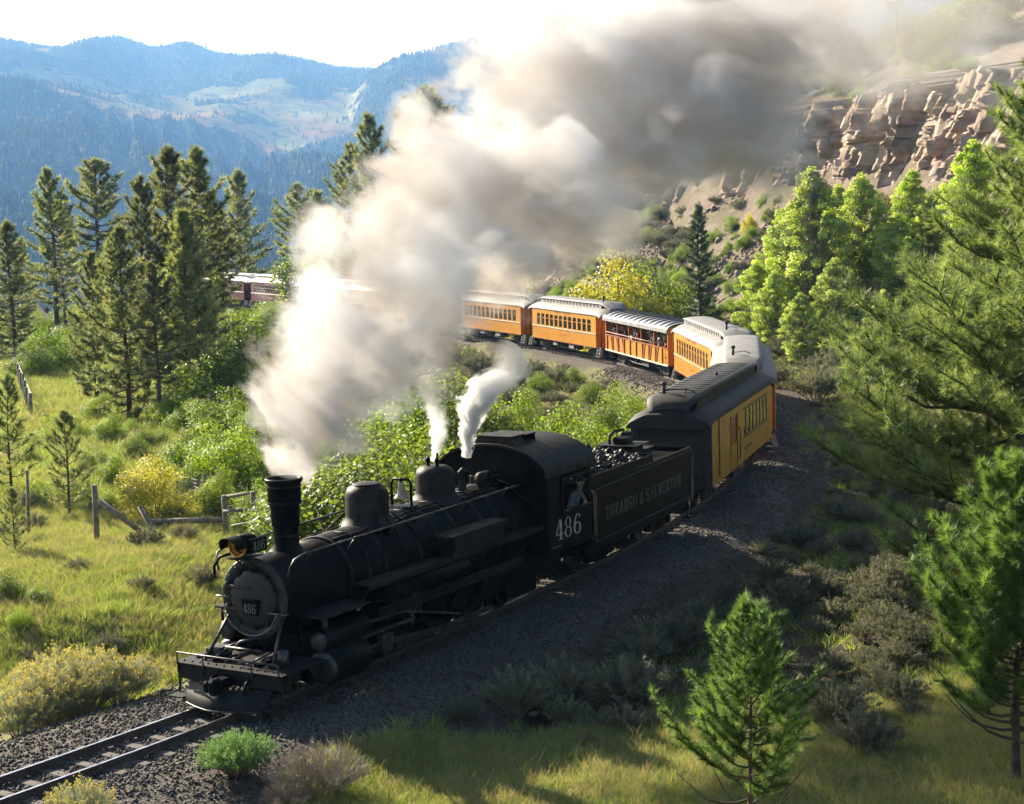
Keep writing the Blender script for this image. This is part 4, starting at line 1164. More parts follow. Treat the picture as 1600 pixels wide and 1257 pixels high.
# ------------------------------------------------------------------ passenger cars (x from front end, L = 13.5)
def windows_row(parent, xs, w, z0, z1, ysides, m_frame, half=1.25, upper=True):
    """each window: frame with a sash bar, pane set back behind it"""
    fb, pb = MB(), MB()
    for a, c, e, f in ((-w / 2, w / 2, 0, .04), (-w / 2, w / 2, z1 - z0 - .03, z1 - z0), (-w / 2, -w / 2 + .03, .04, z1 - z0 - .03), (w / 2 - .03, w / 2, .04, z1 - z0 - .03)): fb.box(a, c, -.015, .015, e, f)
    if upper: fb.box(-w / 2 + .03, w / 2 - .03, -.013, .013, (z1 - z0) * .62, (z1 - z0) * .62 + .035)
    pb.box(-w / 2 + .028, w / 2 - .028, -.006, .006, .03, z1 - z0 - .02)
    f0 = fb.build('window', m_frame); p0 = pb.build('pane', MAT['glass'])
    first = True
    for y in ysides:
        for x in xs:
            f = f0 if first else f0.copy(); p = p0 if first else p0.copy()
            if not first: COL.objects.link(f); COL.objects.link(p)
            first = False
            f.parent = parent; p.parent = f
            f.location = (x, y * (half - .03), z0); p.location = (0, 0, 0)


def side_wall(b, y, half, L, z0, z1, openings, wz0, wz1, th=.05):
    a, c = min(y * half, y * (half - th)), max(y * half, y * (half - th))
    x0, x1 = L
    b.box(x0, x1, a, c, z0, wz0); b.box(x0, x1, a, c, wz1, z1)
    ops = sorted(openings); cur = x0
    for o0, o1 in ops:
        if o0 > cur: b.box(cur, o0, a, c, wz0, wz1)
        cur = o1
    if cur < x1: b.box(cur, x1, a, c, wz0, wz1)


def duck_roof(L0, L1, half, ze, zt, ch=.72, zc=None, over=.75):
    """lower deck with rounded eaves and hooded ends, and the clerestory body; returns two MBs"""
    zc = zc if zc is not None else ze + .36
    lower, top = MB(), MB()
    xs = [L0 - over, L0 - over + .25, L0 - over + .6, L0 + .35, L1 - .35, L1 + over - .6, L1 + over - .25, L1 + over]
    drop = [.16, .07, .02, 0, 0, .02, .07, .16]
    prof = [(half + .06, ze - .05), (half + .06, ze + .02), (half - .05, ze + .14), (half - .28, ze + .26), (ch + .02, zc), (ch - .1, zc + .02), (-(ch - .1), zc + .02), (-(ch + .02), zc), (-(half - .28), ze + .26), (-(half - .05), ze + .14), (-(half + .06), ze + .02), (-(half + .06), ze - .05)]
    lower.sheet([[(x, y, z - d) for y, z in prof] for x, d in zip(xs, drop)], True)
    lower.prism([(y, z - .16) for y, z in prof], 'x', L0 - over - .01, L0 - over + .02); lower.prism([(y, z - .16) for y, z in prof], 'x', L1 + over - .02, L1 + over + .01)
    lower.sheet([[(x, y, ze - .06) for y in (half + .05, -(half + .05))] for x in (L0 - over + .02, L1 + over - .02)], False)
    # clerestory deck with overhang, ends sloping down
    xs2 = [L0 - over + .05, L0 - .25, L0 + .15, L0 + .5, L1 - .5, L1 - .15, L1 + .25, L1 + over - .05]
    dz = [zt - zc - .02, .42 * (zt - zc), .12 * (zt - zc), 0, 0, .12 * (zt - zc), .42 * (zt - zc), zt - zc - .02]
    wd_ = [ch - .12, ch - .02, ch + .06, ch + .08, ch + .08, ch + .06, ch - .02, ch - .12]
    rows = []
    for x, d, w in zip(xs2, dz, wd_):
        rows.append([(x, w, zt - .12 - d), (x, w, zt - .08 - d), (x, w * .72, zt - .03 - d), (x, w * .36, zt - d), (x, 0, zt + .008 - d), (x, -w * .36, zt - d), (x, -w * .72, zt - .03 - d), (x, -w, zt - .08 - d), (x, -w, zt - .12 - d)])
    top.sheet(rows, True)
    top.sheet([[r_[0], r_[-1]] for r_ in rows], False)
    return lower, top, zc


def make_car(name, L, body, belt, roof_m, roof_t, n_win, wx0, wx1, loc, label, cat, group=None, kind='coach', smoke_jack=True):
    s0, a, b_ = loc
    car = vehicle(name, s0, a, b_, label, cat, group)
    H, ZF, ZE, ZT = 1.25, .78, 2.86, 3.62
    bodyM = MAT[body]; pb0, pb1 = (.75, L - .75)
    WZ0, WZ1 = 1.68, 2.52
    w = MB()
    pitch = (wx1 - wx0) / n_win
    xs = [wx0 + pitch * (i + .5) for i in range(n_win)]
    ops = [(x - pitch * .36, x + pitch * .36) for x in xs]
    for y in (-1, 1): side_wall(w, y, H, (pb0, pb1), ZF, ZE, ops, WZ0, WZ1)
    wall = w.build('side_walls', bodyM, car)
    for x in (pb0, pb1):
        e = MB(); d = .03 if x == pb0 else -.03
        for y0, y1, z0, z1 in ((-H + .05, -.36, ZF, ZE), (.36, H - .05, ZF, ZE), (-.36, .36, 2.62, ZE)): e.box(min(x, x + d), max(x, x + d), y0, y1, z0, z1)
        e.box(min(x, x + d), max(x, x + d), -.62, .62, ZE, ZT - .22)
        ew = e.build('end_wall', MAT['orange_paint'] if body == 'gold_paint' else bodyM, car)
        q = MB(); q.box(x - .012, x + .012, -.355, .355, ZF + .05, 2.61); dd = q.build('end_door', MAT['rust_trim'] if body == 'gold_paint' else bodyM, ew)
    b = MB()
    for y in (-1, 1): b.box(pb0 - .02, pb1 + .02, y * (H + .015) - .02, y * (H + .015) + .02, WZ0 - .09, WZ0 - .04, .005)
    b.build('belt_rail', MAT[belt], car)
    b = MB()
    for y in (-1, 1): b.box(pb0, pb1, y * (H + .004) - .006, y * (H + .004) + .006, ZF - .03, ZF + .03)
    b.build('sill', MAT['rust_trim'] if body == 'gold_paint' else bodyM, car)
    b = MB()
    for x in np.arange(pb0 + .2, pb1 - .1, .27):
        for y in (-1, 1): b.box(x - .008, x + .008, min(y * (H - .002), y * (H + .007)), max(y * (H - .002), y * (H + .007)), ZF + .04, WZ0 - .10)
    b.build('siding_battens', bodyM, car)
    windows_row(car, xs, pitch * .72, WZ0, WZ1, (-1, 1), bodyM if body != 'maroon_paint' else MAT['cream_trim'], H)
    b = MB(); b.box(pb0 + .1, pb1 - .1, -1.12, 1.12, ZF + .02, ZF + .07); b.box(pb0 + .2, pb1 - .2, -.3, .3, ZF + .5, ZF + .55)
    for x in np.arange(pb0 + .6, pb1 - .4, .95):
        for y in (-.75, .75): b.box(x, x + .12, y - .4, y + .4, ZF + .07, 1.95, .02)
    b.build('seats', MAT['interior'], car)
    lower, top, zc = duck_roof(pb0, pb1, H, ZE, ZT)
    lo_ = lower.build('roof', MAT[roof_m], car); to_ = top.build('clerestory', MAT[roof_t], lo_)
    n_cl = int((pb1 - pb0 - 1.2) / .62)
    cw, gl = MB(), MB()
    for y in (-1, 1): cw.box(pb0 + .3, pb1 - .3, min(y * .70, y * .73), max(y * .70, y * .73), zc - .02, ZT - .13)
    cw.build('clerestory_wall', MAT['roof_metal'] if roof_m != 'roof_white' else MAT['roof_white'], lo_)
    for y in (-1, 1):
        for i in range(n_cl): gl.box(pb0 + .72 + i * .62, pb0 + 1.04 + i * .62, y * .732 - .006, y * .732 + .006, zc + .06, ZT - .17)
    gl.build('clerestory_panes', MAT['under_black'], lo_)
    if smoke_jack:
        b = MB(); b.tube([(1.6, .35, ZT - .05), (1.6, .35, ZT + .28)], .05, 8); b.lathe([(.05, 0), (.10, .02), (.07, .10), (0, .12)], (1.6, .35, ZT + .26), n=10)
        b.tube([(1.6, .35, ZT + .10), (2.2, -.1, ZT + .10), (2.35, -.35, ZT - .02)], .015, 6); b.build('smoke_jack', MAT['under_black'], lo_)
    for x in (.7, L - .7):
        b = MB(); b.box(x - .12, x + .12, .42, .62, zc + .06, zc + .2, .02); b.build('roof_vent', MAT['under_black'], lo_)
    for e in (0, 1):
        x0 = 0 if e == 0 else L - .72
        b = MB(); b.box(x0, x0 + .72, -1.15, 1.15, ZF - .06, ZF + .02, .01); pf = b.build('platform', MAT['under_black'], car)
        for y in (-1, 1):
            b = MB()
            for k in range(3): b.box(x0 + .1, x0 + .62, y * (1.12 + .05 * k) - .1, y * (1.12 + .05 * k) + .1, .62 - .2 * k, .645 - .2 * k)
            for q in (.1, .6): b.prism([(y * 1.0, ZF), (y * 1.2, ZF), (y * 1.34, .2), (y * 1.14, .2)], 'x', x0 + q, x0 + q + .03)
            b.build('platform_steps', MAT['roof_metal'], pf)
            b = MB(); xe = x0 + (.04 if e == 0 else .68)
            b.tube([(xe, y * 1.15, ZF), (xe, y * 1.15, 1.7), (xe, y * .45, 1.75), (xe, y * .4, ZF)], .02, 6); b.tube([(xe, y * 1.15, 1.25), (xe, y * .42, 1.25)], .015, 6); b.tube([(xe, y * 1.17, ZF), (xe, y * 1.17, ZE + .02)], .025, 6)
            b.build('platform_railing', MAT['under_black'], pf)
        b = MB(); xe = (-.02 if e == 0 else L + .02); b.box(min(xe, xe + (-.28 if e == 0 else .28)), max(xe, xe + (-.28 if e == 0 else .28)), -.1, .1, .5, .72, .03); b.build('coupler', MAT['under_black'], car)
    b = MB(); b.box(.4, L - .4, -.55, .55, .58, ZF - .06, .01); b.box(4.6, 5.8, .6, 1.05, .36, .72, .02); b.lathe([(0, 0), (.18, .02), (.18, 1.3), (0, 1.32)], (7.2, .8, .52), (1, 0, 0), 12); b.lathe([(0, 0), (.18, .02), (.18, 1.3), (0, 1.32)], (6.0, -.8, .52), (1, 0, 0), 12); b.build('underframe', MAT['under_black'], car)
    b = MB()
    for y in (-.95, .95): b.tube([(2.6, y, .66), (5.4, y, .38), (8.1, y, .38), (L - 2.6, y, .66)], .02, 6)
    b.build('truss_rods', MAT['dull_steel'], car)
    b = MB(); b.box(5.0, 5.9, 1.0, 1.15, .42, .68, .02); b.box(8.2, 9.0, 1.0, 1.12, .44, .66, .02); b.build('battery_box', MAT['roof_metal'], car)
    truck(car, 2.3); truck(car, L - 2.3)
    # small dark name lettering in the middle of the side and road name on the letterboard
    b = MB()
    rg_ = np.random.default_rng(len(label))
    for y in (-1, 1):
        for i in range(15):
            if i == 7: continue
            b.box(L / 2 - .6 + i * .08, L / 2 - .6 + i * .08 + .05, min(y * (H + .003), y * (H + .006)), max(y * (H + .003), y * (H + .006)), 1.20, 1.20 + .09)
        for i in range(17):
            if i in (7, 9): continue
            b.box(L / 2 - 1.5 + i * .18, L / 2 - 1.5 + i * .18 + .10, min(y * (H + .003), y * (H + .006)), max(y * (H + .003), y * (H + .006)), 2.64, 2.76)
    b.build('name_lettering', MAT['rust_trim'] if body == 'gold_paint' else MAT['cream_trim'], car)
    return car


def car_loc(i, L=13.5):
    s0 = 21.0 + 14.3 * i
    return (s0, s0 + 2.5, s0 + 14.3 - 3.3)


GC = 'coaches of the excursion train'
proto = make_car('passenger_coach', 13.5, 'gold_paint', 'roof_metal', 'roof_grey', 'roof_grey', 12, 1.5, 11.9, car_loc(4), 'orange wooden coach directly behind the open-sided car', 'coach', GC)


def dup_car(i, label):
    c = copy_tree(proto)
    s0, a, b_ = car_loc(i)
    t = vehicle('tmp', s0, a, b_, None, None)
    c.matrix_world = t.matrix_world.copy()
    bpy.data.objects.remove(t)
    c['label'] = label
    return c


dup_car(1, 'grey roofed coach seen end-on at the tightest part of the bend behind the combine car')
dup_car(2, 'bright yellow sunlit coach ahead of the open-sided car')
dup_car(5, 'orange coach half lost in the smoke, behind the coach that follows the open car')
dup_car(6, 'orange coach hidden in thick smoke, second behind the orange coach at the smoke edge')
mar = make_car('passenger_coach', 13.5, 'maroon_paint', 'cream_trim', 'roof_white', 'roof_white', 12, 1.5, 11.9, car_loc(9), 'maroon coach with white roof emerging left of the smoke', 'coach', GC)


def dup_mar(i, label):
    c = copy_tree(mar); s0, a, b_ = car_loc(i)
    t = vehicle('tmp', s0, a, b_, None, None); c.matrix_world = t.matrix_world.copy(); bpy.data.objects.remove(t); c['label'] = label
    return c


dup_mar(7, 'white roofed maroon coach deep in the smoke, first of the maroon ones')
dup_mar(8, 'white roofed maroon coach veiled by the left fringe of the smoke')
dup_mar(10, 'last maroon coach, partly behind the tall pines')

# combine car behind the tender
cb = vehicle('combine_car', 22.0, 24.2, 32.4, 'dark yellow combine car in shade behind the tender, baggage door and seven windows', 'coach', GC)
L, H, ZF, ZE, ZT = 12.4, 1.25, .78, 2.86, 3.62
WZ0, WZ1 = 1.62, 2.52
xs = [6.35 + .74 * i for i in range(7)]
b = MB()
for y in (-1, 1): side_wall(b, y, H, (.3, L - .3), ZF, ZE, [(3.55, 4.75)] + [(x - .25, x + .25) for x in xs], WZ0, WZ1)
b.build('side_walls', MAT['ochre_paint'], cb)
b = MB(); b.box(.27, .3, -1.2, 1.2, ZF, ZE); b.box(.2, .27, -.62, .62, ZE, 3.38); b.build('end_wall', MAT['under_black'], cb)
b = MB(); b.box(.2, .34, -1.262, -1.02, ZF, ZE, .01); b.box(.2, .34, 1.02, 1.262, ZF, ZE, .01); b.build('corner_posts', MAT['under_black'], cb)
b = MB(); b.box(L - .3, L - .27, -1.2, 1.2, ZF, ZE); b.build('end_wall', MAT['orange_paint'], cb)
for y in (-1, 1):
    b = MB(); b.box(3.55, 4.75, min(y * 1.19, y * 1.22), max(y * 1.19, y * 1.22), ZF + .06, 2.56); bd = b.build('baggage_door', MAT['rust_trim'], cb)
    b = MB()
    for x in (3.52, 4.76): b.box(x - .03, x + .03, min(y * 1.25, y * 1.275), max(y * 1.25, y * 1.275), ZF, 2.6)
    b.build('door_post', MAT['rust_trim'], cb)
    b = MB(); b.tube([(4.98, y * 1.27, 1.0), (4.98, y * 1.32, 1.1), (4.98, y * 1.32, 2.0), (4.98, y * 1.27, 2.1)], .018, 6); b.build('grab_iron', MAT['under_black'], cb)
    b = MB(); b.tube([(1.45, y * 1.27, 1.1), (1.45, y * 1.27, 2.85)], .025, 6); b.box(1.3, 1.55, min(y * 1.25, y * 1.3), max(y * 1.25, y * 1.3), 1.0, 1.2, .01); b.build('downpipe', MAT['rust_trim'], cb)
windows_row(cb, xs, .50, WZ0, WZ1, (-1, 1), MAT['dull_steel'], H)
b = MB()
for y in (-1, 1): b.box(5.95, 11.1, y * 1.262 - .012, y * 1.262 + .012, WZ0 - .06, WZ0 - .005); b.box(5.95, 11.1, y * 1.262 - .012, y * 1.262 + .012, WZ1 + .005, WZ1 + .06)
b.build('window_trim', MAT['dull_steel'], cb)
b = MB()
for x in np.linspace(.55, L - .6, 46):
    for y in (-1, 1): b.box(x - .006, x + .006, y * H - .003 if y > 0 else y * H - .006, y * H + .006 if y > 0 else y * H + .003, ZF + .02, WZ0 - .07)
b.build('siding_battens', MAT['ochre_paint'], cb)
b = MB()
for y in (-1, 1):
    for i in range(13): b.box(6.1 + i * .12, 6.18 + i * .12, y * 1.255 - .003, y * 1.255 + .003, 1.12, 1.24)
b.build('name_lettering', MAT['rust_trim'], cb)
lower, top, zc = duck_roof(.3, L - .3, H, ZE, ZT, over=.45)
lo_ = lower.build('roof', MAT['roof_dark'], cb); top.build('clerestory', MAT['roof_dark'], lo_)
b = MB()
for y in (-1, 1): b.box(.7, L - .7, min(y * .70, y * .73), max(y * .70, y * .73), zc - .02, ZT - .13)
b.build('clerestory_wall', MAT['roof_dark'], lo_)
b = MB()
for y in (-1, 1):
    for i in range(8): b.box(1.4 + i * 1.3, 1.95 + i * 1.3, y * .732 - .006, y * .732 + .006, zc + .06, ZT - .17)
b.build('clerestory_panes', MAT['under_black'], lo_)
b = MB()
for x in np.arange(1.2, L - .8, .62): b.box(x - .004, x + .004, -.6, .6, ZT - .01, ZT + .010)
b.build('roof_seams', MAT['roof_dark'], lo_)
b = MB(); b.tube([(.95, .35, ZT - .05), (.95, .35, ZT + .30)], .055, 8); b.lathe([(.05, 0), (.12, .02), (.08, .10), (0, .12)], (.95, .35, ZT + .26), n=10); b.tube([(.95, .35, ZT + .12), (1.1, -.35, ZT + .12), (1.25, -.62, ZT - .02)], .02, 6); b.tube([(1.1, -.3, ZT + .12), (1.1, -.3, ZT)], .02, 6); b.build('smoke_jack', MAT['under_black'], lo_)
b = MB(); b.lathe([(.06, 0), (.05, .08), (0, .16)], (6.8, -.2, ZT), n=10); b.build('roof_vent', MAT['under_black'], lo_)
b = MB(); b.box(.3, L - .3, -.6, .6, .55, ZF - .02, .01); b.box(.3, L - .3, -1.2, 1.2, ZF - .03, ZF); b.box(5, 6.5, -1.05, -.6, .35, .7, .02); b.box(-.5, .3, -.12, .12, .5, .72, .03); b.build('underframe', MAT['under_black'], cb)
b = MB(); b.box(.5, L - .5, -1.1, 1.1, ZF + .03, ZF + .06)
for x in np.arange(6.2, 11.2, .9):
    for y in (-.75, .75): b.box(x, x + .12, y - .4, y + .4, ZF + .07, 1.95, .02)
b.build('seats', MAT['interior'], cb)
b = MB()
for y in (-.95, .95): b.tube([(2.4, y, .66), (5, y, .38), (7.4, y, .38), (L - 2.4, y, .66)], .02, 6)
b.build('truss_rods', MAT['dull_steel'], cb)
truck(cb, 2.2); truck(cb, L - 2.2)
for x0 in (L - .45,):
    for y in (-1, 1):
        b = MB()
        for k in range(3): b.box(x0, x0 + .4, y * (1.12 + .05 * k) - .1, y * (1.12 + .05 * k) + .1, .62 - .2 * k, .645 - .2 * k)
        b.build('platform_steps', MAT['dull_steel'], cb)

# open-sided car
op = vehicle('open_excursion_car', *car_loc(3), 'orange open-sided excursion car with V braces and passengers looking out', 'railway car', GC)
L = 13.5
b = MB()
for y in (-1, 1): b.box(.3, L - .3, y * 1.22 - .02, y * 1.22 + .02, .82, 1.72)
b.build('side_panels', MAT['gold_paint'], op)
xp = np.linspace(.35, L - .35, 11)
for y in (-1, 1):
    for i in range(10):
        x0, x1 = xp[i], xp[i + 1]
        b = MB(); b.box(x0 + .85, x0 + .99, min(y * 1.245, y * 1.30), max(y * 1.245, y * 1.30), .84, 1.72); b.build('side_post', MAT['rust_trim'], op)
        if 0 < i < 9 and i not in (4, 5):
            b = MB(); k = 1 if i < 5 else -1
            if k > 0: b.prism([(x0 + .35, 1.72), (x0 + .49, 1.72), (x0 + .86, .84), (x0 + .72, .84)], 'y', y * 1.262 - .018, y * 1.262 + .018)
            else: b.prism([(x0 + 1.30, 1.72), (x0 + 1.44, 1.72), (x0 + 1.10, .84), (x0 + .96, .84)], 'y', y * 1.262 - .018, y * 1.262 + .018)
            b.build('side_brace', MAT['rust_trim'], op)
b = MB()
for y in (-1, 1): b.tube([(.4, y * 1.24, 1.92), (L - .4, y * 1.24, 1.92)], .022, 6); b.box(.3, L - .3, y * 1.23 - .05, y * 1.23 + .05, 1.72, 1.77)
b.build('top_rail', MAT['rust_trim'], op)
b = MB()
for y in (-1, 1): b.box(.28, L - .28, y * 1.24 - .05, y * 1.24 + .05, .76, .84, .01)
b.build('side_sill', MAT['cream_trim'], op)
for x in xp[::2]:
    for y in (-1, 1):
        b = MB(); b.box(x - .04, x + .04, y * 1.2 - .04, y * 1.2 + .04, 1.7, 2.86); b.build('roof_post', MAT['rust_trim'], op)
for x in (.28, L - .28):
    b = MB(); b.box(x - .03, x + .03, -1.24, 1.24, .8, 2.9); b.build('end_wall', MAT['orange_paint'], op)
b = MB(); rows = [[(x, 1.36 * c, 2.78 + .42 * math.sqrt(max(1 - c * c, 0)) ** .9) for c in np.cos(np.linspace(0, math.pi, 19))] for x in (.05, L - .05)]
b.sheet(rows); rows_i = [[(x, 1.33 * c, 2.75 + .40 * math.sqrt(max(1 - c * c, 0)) ** .9) for c in np.cos(np.linspace(0, math.pi, 19))] for x in (.06, L - .06)]
b.sheet(rows_i); b.sheet([rows[0], rows_i[0]], False); b.sheet([rows[1], rows_i[1]], False)
b.box(.04, L - .04, -1.38, -1.35, 2.62, 2.82); b.box(.04, L - .04, 1.35, 1.38, 2.62, 2.82)
orf = b.build('roof', MAT['roof_metal'], op)
for x in np.linspace(.5, L - .5, 13):
    b = MB(); b.sheet([[(x + d, 1.365 * c, 2.79 + (.42 + h) * math.sqrt(max(1 - c * c, 0)) ** .9) for c in np.cos(np.linspace(.25, math.pi - .25, 15))] for d, h in ((-.16, .0), (-.15, .05), (.15, .05), (.16, .0))]); b.build('skylight_panel', MAT['glass'], orf)
b = MB(); b.box(.3, L - .3, -1.2, 1.2, .74, .80); b.box(.4, L - .4, -.55, .55, .55, .74); b.box(4.6, 5.9, .6, 1.05, .36, .72, .02); b.box(-.3, 0, -.1, .1, .5, .72, .03); b.box(L, L + .3, -.1, .1, .5, .72, .03); b.build('underframe', MAT['under_black'], op)
b = MB()
for x in np.arange(1.2, L - 1, 1.1): b.box(x, x + .4, -.85, .85, .8, 1.22, .02)
b.build('benches', MAT['interior'], op)
b = MB()
for y in (-.95, .95): b.tube([(2.6, y, .66), (5.4, y, .38), (8.1, y, .38), (L - 2.6, y, .66)], .02, 6)
b.build('truss_rods', MAT['dull_steel'], op)
for x in (.55, 12.6):
    b = MB(); b.tube([(x, 1.28, .9), (x, 1.32, 1.0), (x, 1.32, 1.6), (x, 1.28, 1.7)], .016, 6); b.lathe([(0, 0), (.05, .0), (.05, .05), (0, .06)], (x + .1, 1.25, 1.25), (0, 1, 0), 8); b.build('grab_iron', MAT['under_black'], op)
truck(op, 2.3); truck(op, L - 2.3)


# ------------------------------------------------------------------ people
def person(M, pose, shirt, legs, hair, label, skin='skin', hat=None):
    """one continuous body grown from a skeleton with the skin modifier; pose gives joint positions in metres, x forward, y left, z up from the seat or floor"""
    J = dict(pelvis=(0, 0, .0), waist=(.0, 0, .16), chest=(.02, 0, .38), neck=(.03, 0, .54), head0=(.05, 0, .62), head1=(.06, 0, .80),
             shL=(.02, .17, .47), elL=(.12, .26, .22), haL=(.34, .2, .16), shR=(.02, -.17, .47), elR=(.12, -.26, .22), haR=(.34, -.2, .16),
             hiL=(.02, .10, -.04), knL=(.42, .12, .0), ftL=(.42, .12, -.42), hiR=(.02, -.10, -.04), knR=(.42, -.12, .0), ftR=(.42, -.12, -.42))
    J.update(pose)
    Rr = dict(pelvis=(.15, .12), waist=(.14, .11), chest=(.16, .11), neck=(.055, .055), head0=(.08, .07), head1=(.085, .075), shL=(.06, .06), elL=(.042, .042), haL=(.036, .03), shR=(.06, .06), elR=(.042, .042), haR=(.036, .03), hiL=(.085, .085), knL=(.06, .06), ftL=(.045, .045), hiR=(.085, .085), knR=(.06, .06), ftR=(.045, .045))
    names = list(J); ix = {n_: i for i, n_ in enumerate(names)}
    E = [('pelvis', 'waist'), ('waist', 'chest'), ('chest', 'neck'), ('neck', 'head0'), ('head0', 'head1'), ('chest', 'shL'), ('shL', 'elL'), ('elL', 'haL'), ('chest', 'shR'), ('shR', 'elR'), ('elR', 'haR'), ('pelvis', 'hiL'), ('hiL', 'knL'), ('knL', 'ftL'), ('pelvis', 'hiR'), ('hiR', 'knR'), ('knR', 'ftR')]
    me = bpy.data.meshes.new('person_body')
    me.from_pydata([J[n_] for n_ in names], [(ix[a], ix[b]) for a, b in E], [])
    o = bpy.data.objects.new('person_body', me); COL.objects.link(o)
    md = o.modifiers.new('skin', 'SKIN'); md.use_smooth_shade = True
    sk_ = me.skin_vertices[0].data
    for n_ in names: sk_[ix[n_]].radius = Rr[n_]; sk_[ix[n_]].use_root = n_ == 'pelvis'
    sd = o.modifiers.new('sub', 'SUBSURF'); sd.levels = sd.render_levels = 1
    dg = bpy.context.evaluated_depsgraph_get(); dg.update()
    me2 = bpy.data.meshes.new_from_object(o.evaluated_get(dg))
    bpy.data.objects.remove(o)
    me2.materials.clear()
    for k in (shirt, legs, skin): me2.materials.append(MAT[k])
    def seg(p, a, b):
        a, b = Vector(J[a]), Vector(J[b]); d = b - a; t = max(0, min(1, (p - a).dot(d) / d.length_squared)); return (p - a - d * t).length
    for f in me2.polygons:
        c = f.center
        dist = {('t', 0): min(seg(c, 'pelvis', 'waist'), seg(c, 'waist', 'chest'), seg(c, 'chest', 'shL'), seg(c, 'chest', 'shR')), ('a', 0): min(seg(c, 'shL', 'elL'), seg(c, 'shR', 'elR')), ('f', 2): min(seg(c, 'elL', 'haL'), seg(c, 'elR', 'haR')), ('h', 2): min(seg(c, 'neck', 'head0'), seg(c, 'head0', 'head1')),
                ('l', 1): min(seg(c, 'hiL', 'knL'), seg(c, 'knL', 'ftL'), seg(c, 'hiR', 'knR'), seg(c, 'knR', 'ftR'))}
        f.material_index = min(dist, key=dist.get)[1]
        f.use_smooth = True
    root = link(bpy.data.objects.new('person', me2)); root.matrix_world = M
    tag(root, label, 'person')
    h0, h1 = Vector(J['head0']), Vector(J['head1'])
    b = MB(); c = h1 + Vector((-.012, 0, .0))
    b.lathe([(0, .105), (.05, .10), (.085, .06), (.098, .0), (.09, -.06), (.06, -.10)], c, n=14)
    # the face stays clear of hair: push the front of the cap back
    b.v = [(min(x, c.x + .045 if z < c.z + .05 else 9), y, z) for x, y, z in b.v]
    b.build('hair', MAT[hair], root)
    b = MB(); b.lathe([(.0, .03), (.014, .0), (.018, -.025), (0, -.03)], h1 + Vector((.088, 0, -.03)), n=6)
    for y in (-.032, .032): b.lathe([(0, .008), (.010, 0), (0, -.008)], h1 + Vector((.080, y, .0)), n=6)
    b.build('face', [MAT[skin]], root)
    if hat:
        b = MB(); b.lathe([(0, .12), (.07, .115), (.10, .06), (.105, .02), (.15, .01), (.15, 0), (0, 0)], h1 + Vector((0, 0, .03)), n=16); b.build('hat', MAT[hat], root)
    return root


# fireman leaning from the cab window
Mf = lo.matrix_world @ Matrix.Translation((11.55, -1.22, 1.98)) @ Matrix.Rotation(R(-100), 4, 'Z')
person(Mf, dict(waist=(.05, 0, .16), chest=(.16, 0, .36), neck=(.24, 0, .50), head0=(.28, 0, .57), head1=(.31, 0, .74), shL=(.17, .17, .44), elL=(.26, .27, .20), haL=(.34, .05, .2), shR=(.17, -.17, .44), elR=(.27, -.3, .22), haR=(.33, -.42, .2), knL=(.05, .14, -.42), ftL=(-.02, .14, -.74), knR=(.05, -.14, -.42), ftR=(-.02, -.14, -.74)), 'cloth_lightblue', 'denim', 'hair_grey', 'railway man in blue shirt and dark cap leaning out of the cab window', hat='cloth_black')
# passengers on the open car, looking out on the sunny side
rg = np.random.default_rng(17)
PP = [(12.75, 'cloth_grey', 'hair_grey', 'grey shirted passenger at the far end of the open car, by the orange coach', None), (12.05, 'cloth_black', 'hair_dark', 'dark dressed passenger second from the far end of the open car', None), (11.2, 'cloth_olive', 'hair_dark', 'passenger in olive jacket leaning on the rail of the open car', None),
      (9.7, 'cloth_black', 'hair_dark', 'passenger in black with raised arm near the middle of the open car', None), (8.9, 'cloth_white', 'hair_grey', 'passenger in white reaching over the rail of the open car', None), (7.5, 'cloth_blue', 'hair_dark', 'passenger in dark blue shirt at the middle of the open car', None),
      (6.7, 'cloth_red', 'hair_dark', 'passenger in red top on the open car', None), (4.9, 'cloth_tan', 'hair_grey', 'passenger in tan top and wide hat on the open car', 'cloth_tan'), (3.9, 'cloth_lightblue', 'hair_dark', 'passenger in light blue with a hat on the open car', 'cloth_white'),
      (2.9, 'cloth_white', 'hair_dark', 'white shirted passenger near the front end of the open car', None), (1.7, 'cloth_red', 'hair_grey', 'red shirted passenger by the front end wall of the open car', None)]
for i, (x, c, h, lab, hat) in enumerate(PP):
    st = i % 3 != 1
    zf = .80 + (.88 if st else .62)
    M = op.matrix_world @ Matrix.Translation((x, .86 if st else .8, zf)) @ Matrix.Rotation(R(90 + rg.uniform(-25, 25)), 4, 'Z')
    ln = rg.uniform(.0, .14)
    pose = dict(chest=(.02 + ln, 0, .38), neck=(.03 + ln * 1.5, 0, .53), head0=(.05 + ln * 1.6, 0, .61), head1=(.06 + ln * 1.7, 0, .79), shL=(.02 + ln, .17, .46), shR=(.02 + ln, -.17, .46), elL=(.14 + ln, .24, .24), elR=(.14 + ln, -.24, .24), haL=(.33, .15, .28), haR=(.33, -.15, .28))
    if i in (3, 9): pose.update(elR=(.2 + ln, -.26, .46), haR=(.25 + ln, -.1, .72))
    if st: pose.update(knL=(.03, .11, -.46), ftL=(.0, .11, -.86), knR=(.05, -.11, -.46), ftR=(.0, -.11, -.86))
    else: pose.update(knL=(.28, .12, -.18), ftL=(.26, .12, -.6), knR=(.28, -.12, -.18), ftR=(.26, -.12, -.6))
    person(M, pose, c, 'denim' if i % 2 else 'cloth_black', h, lab, hat=hat)
# ------------------------------------------------------------------ plant builders (numpy)
def unit(v):
    return v / np.maximum(np.linalg.norm(v, axis=-1, keepdims=True), 1e-9)


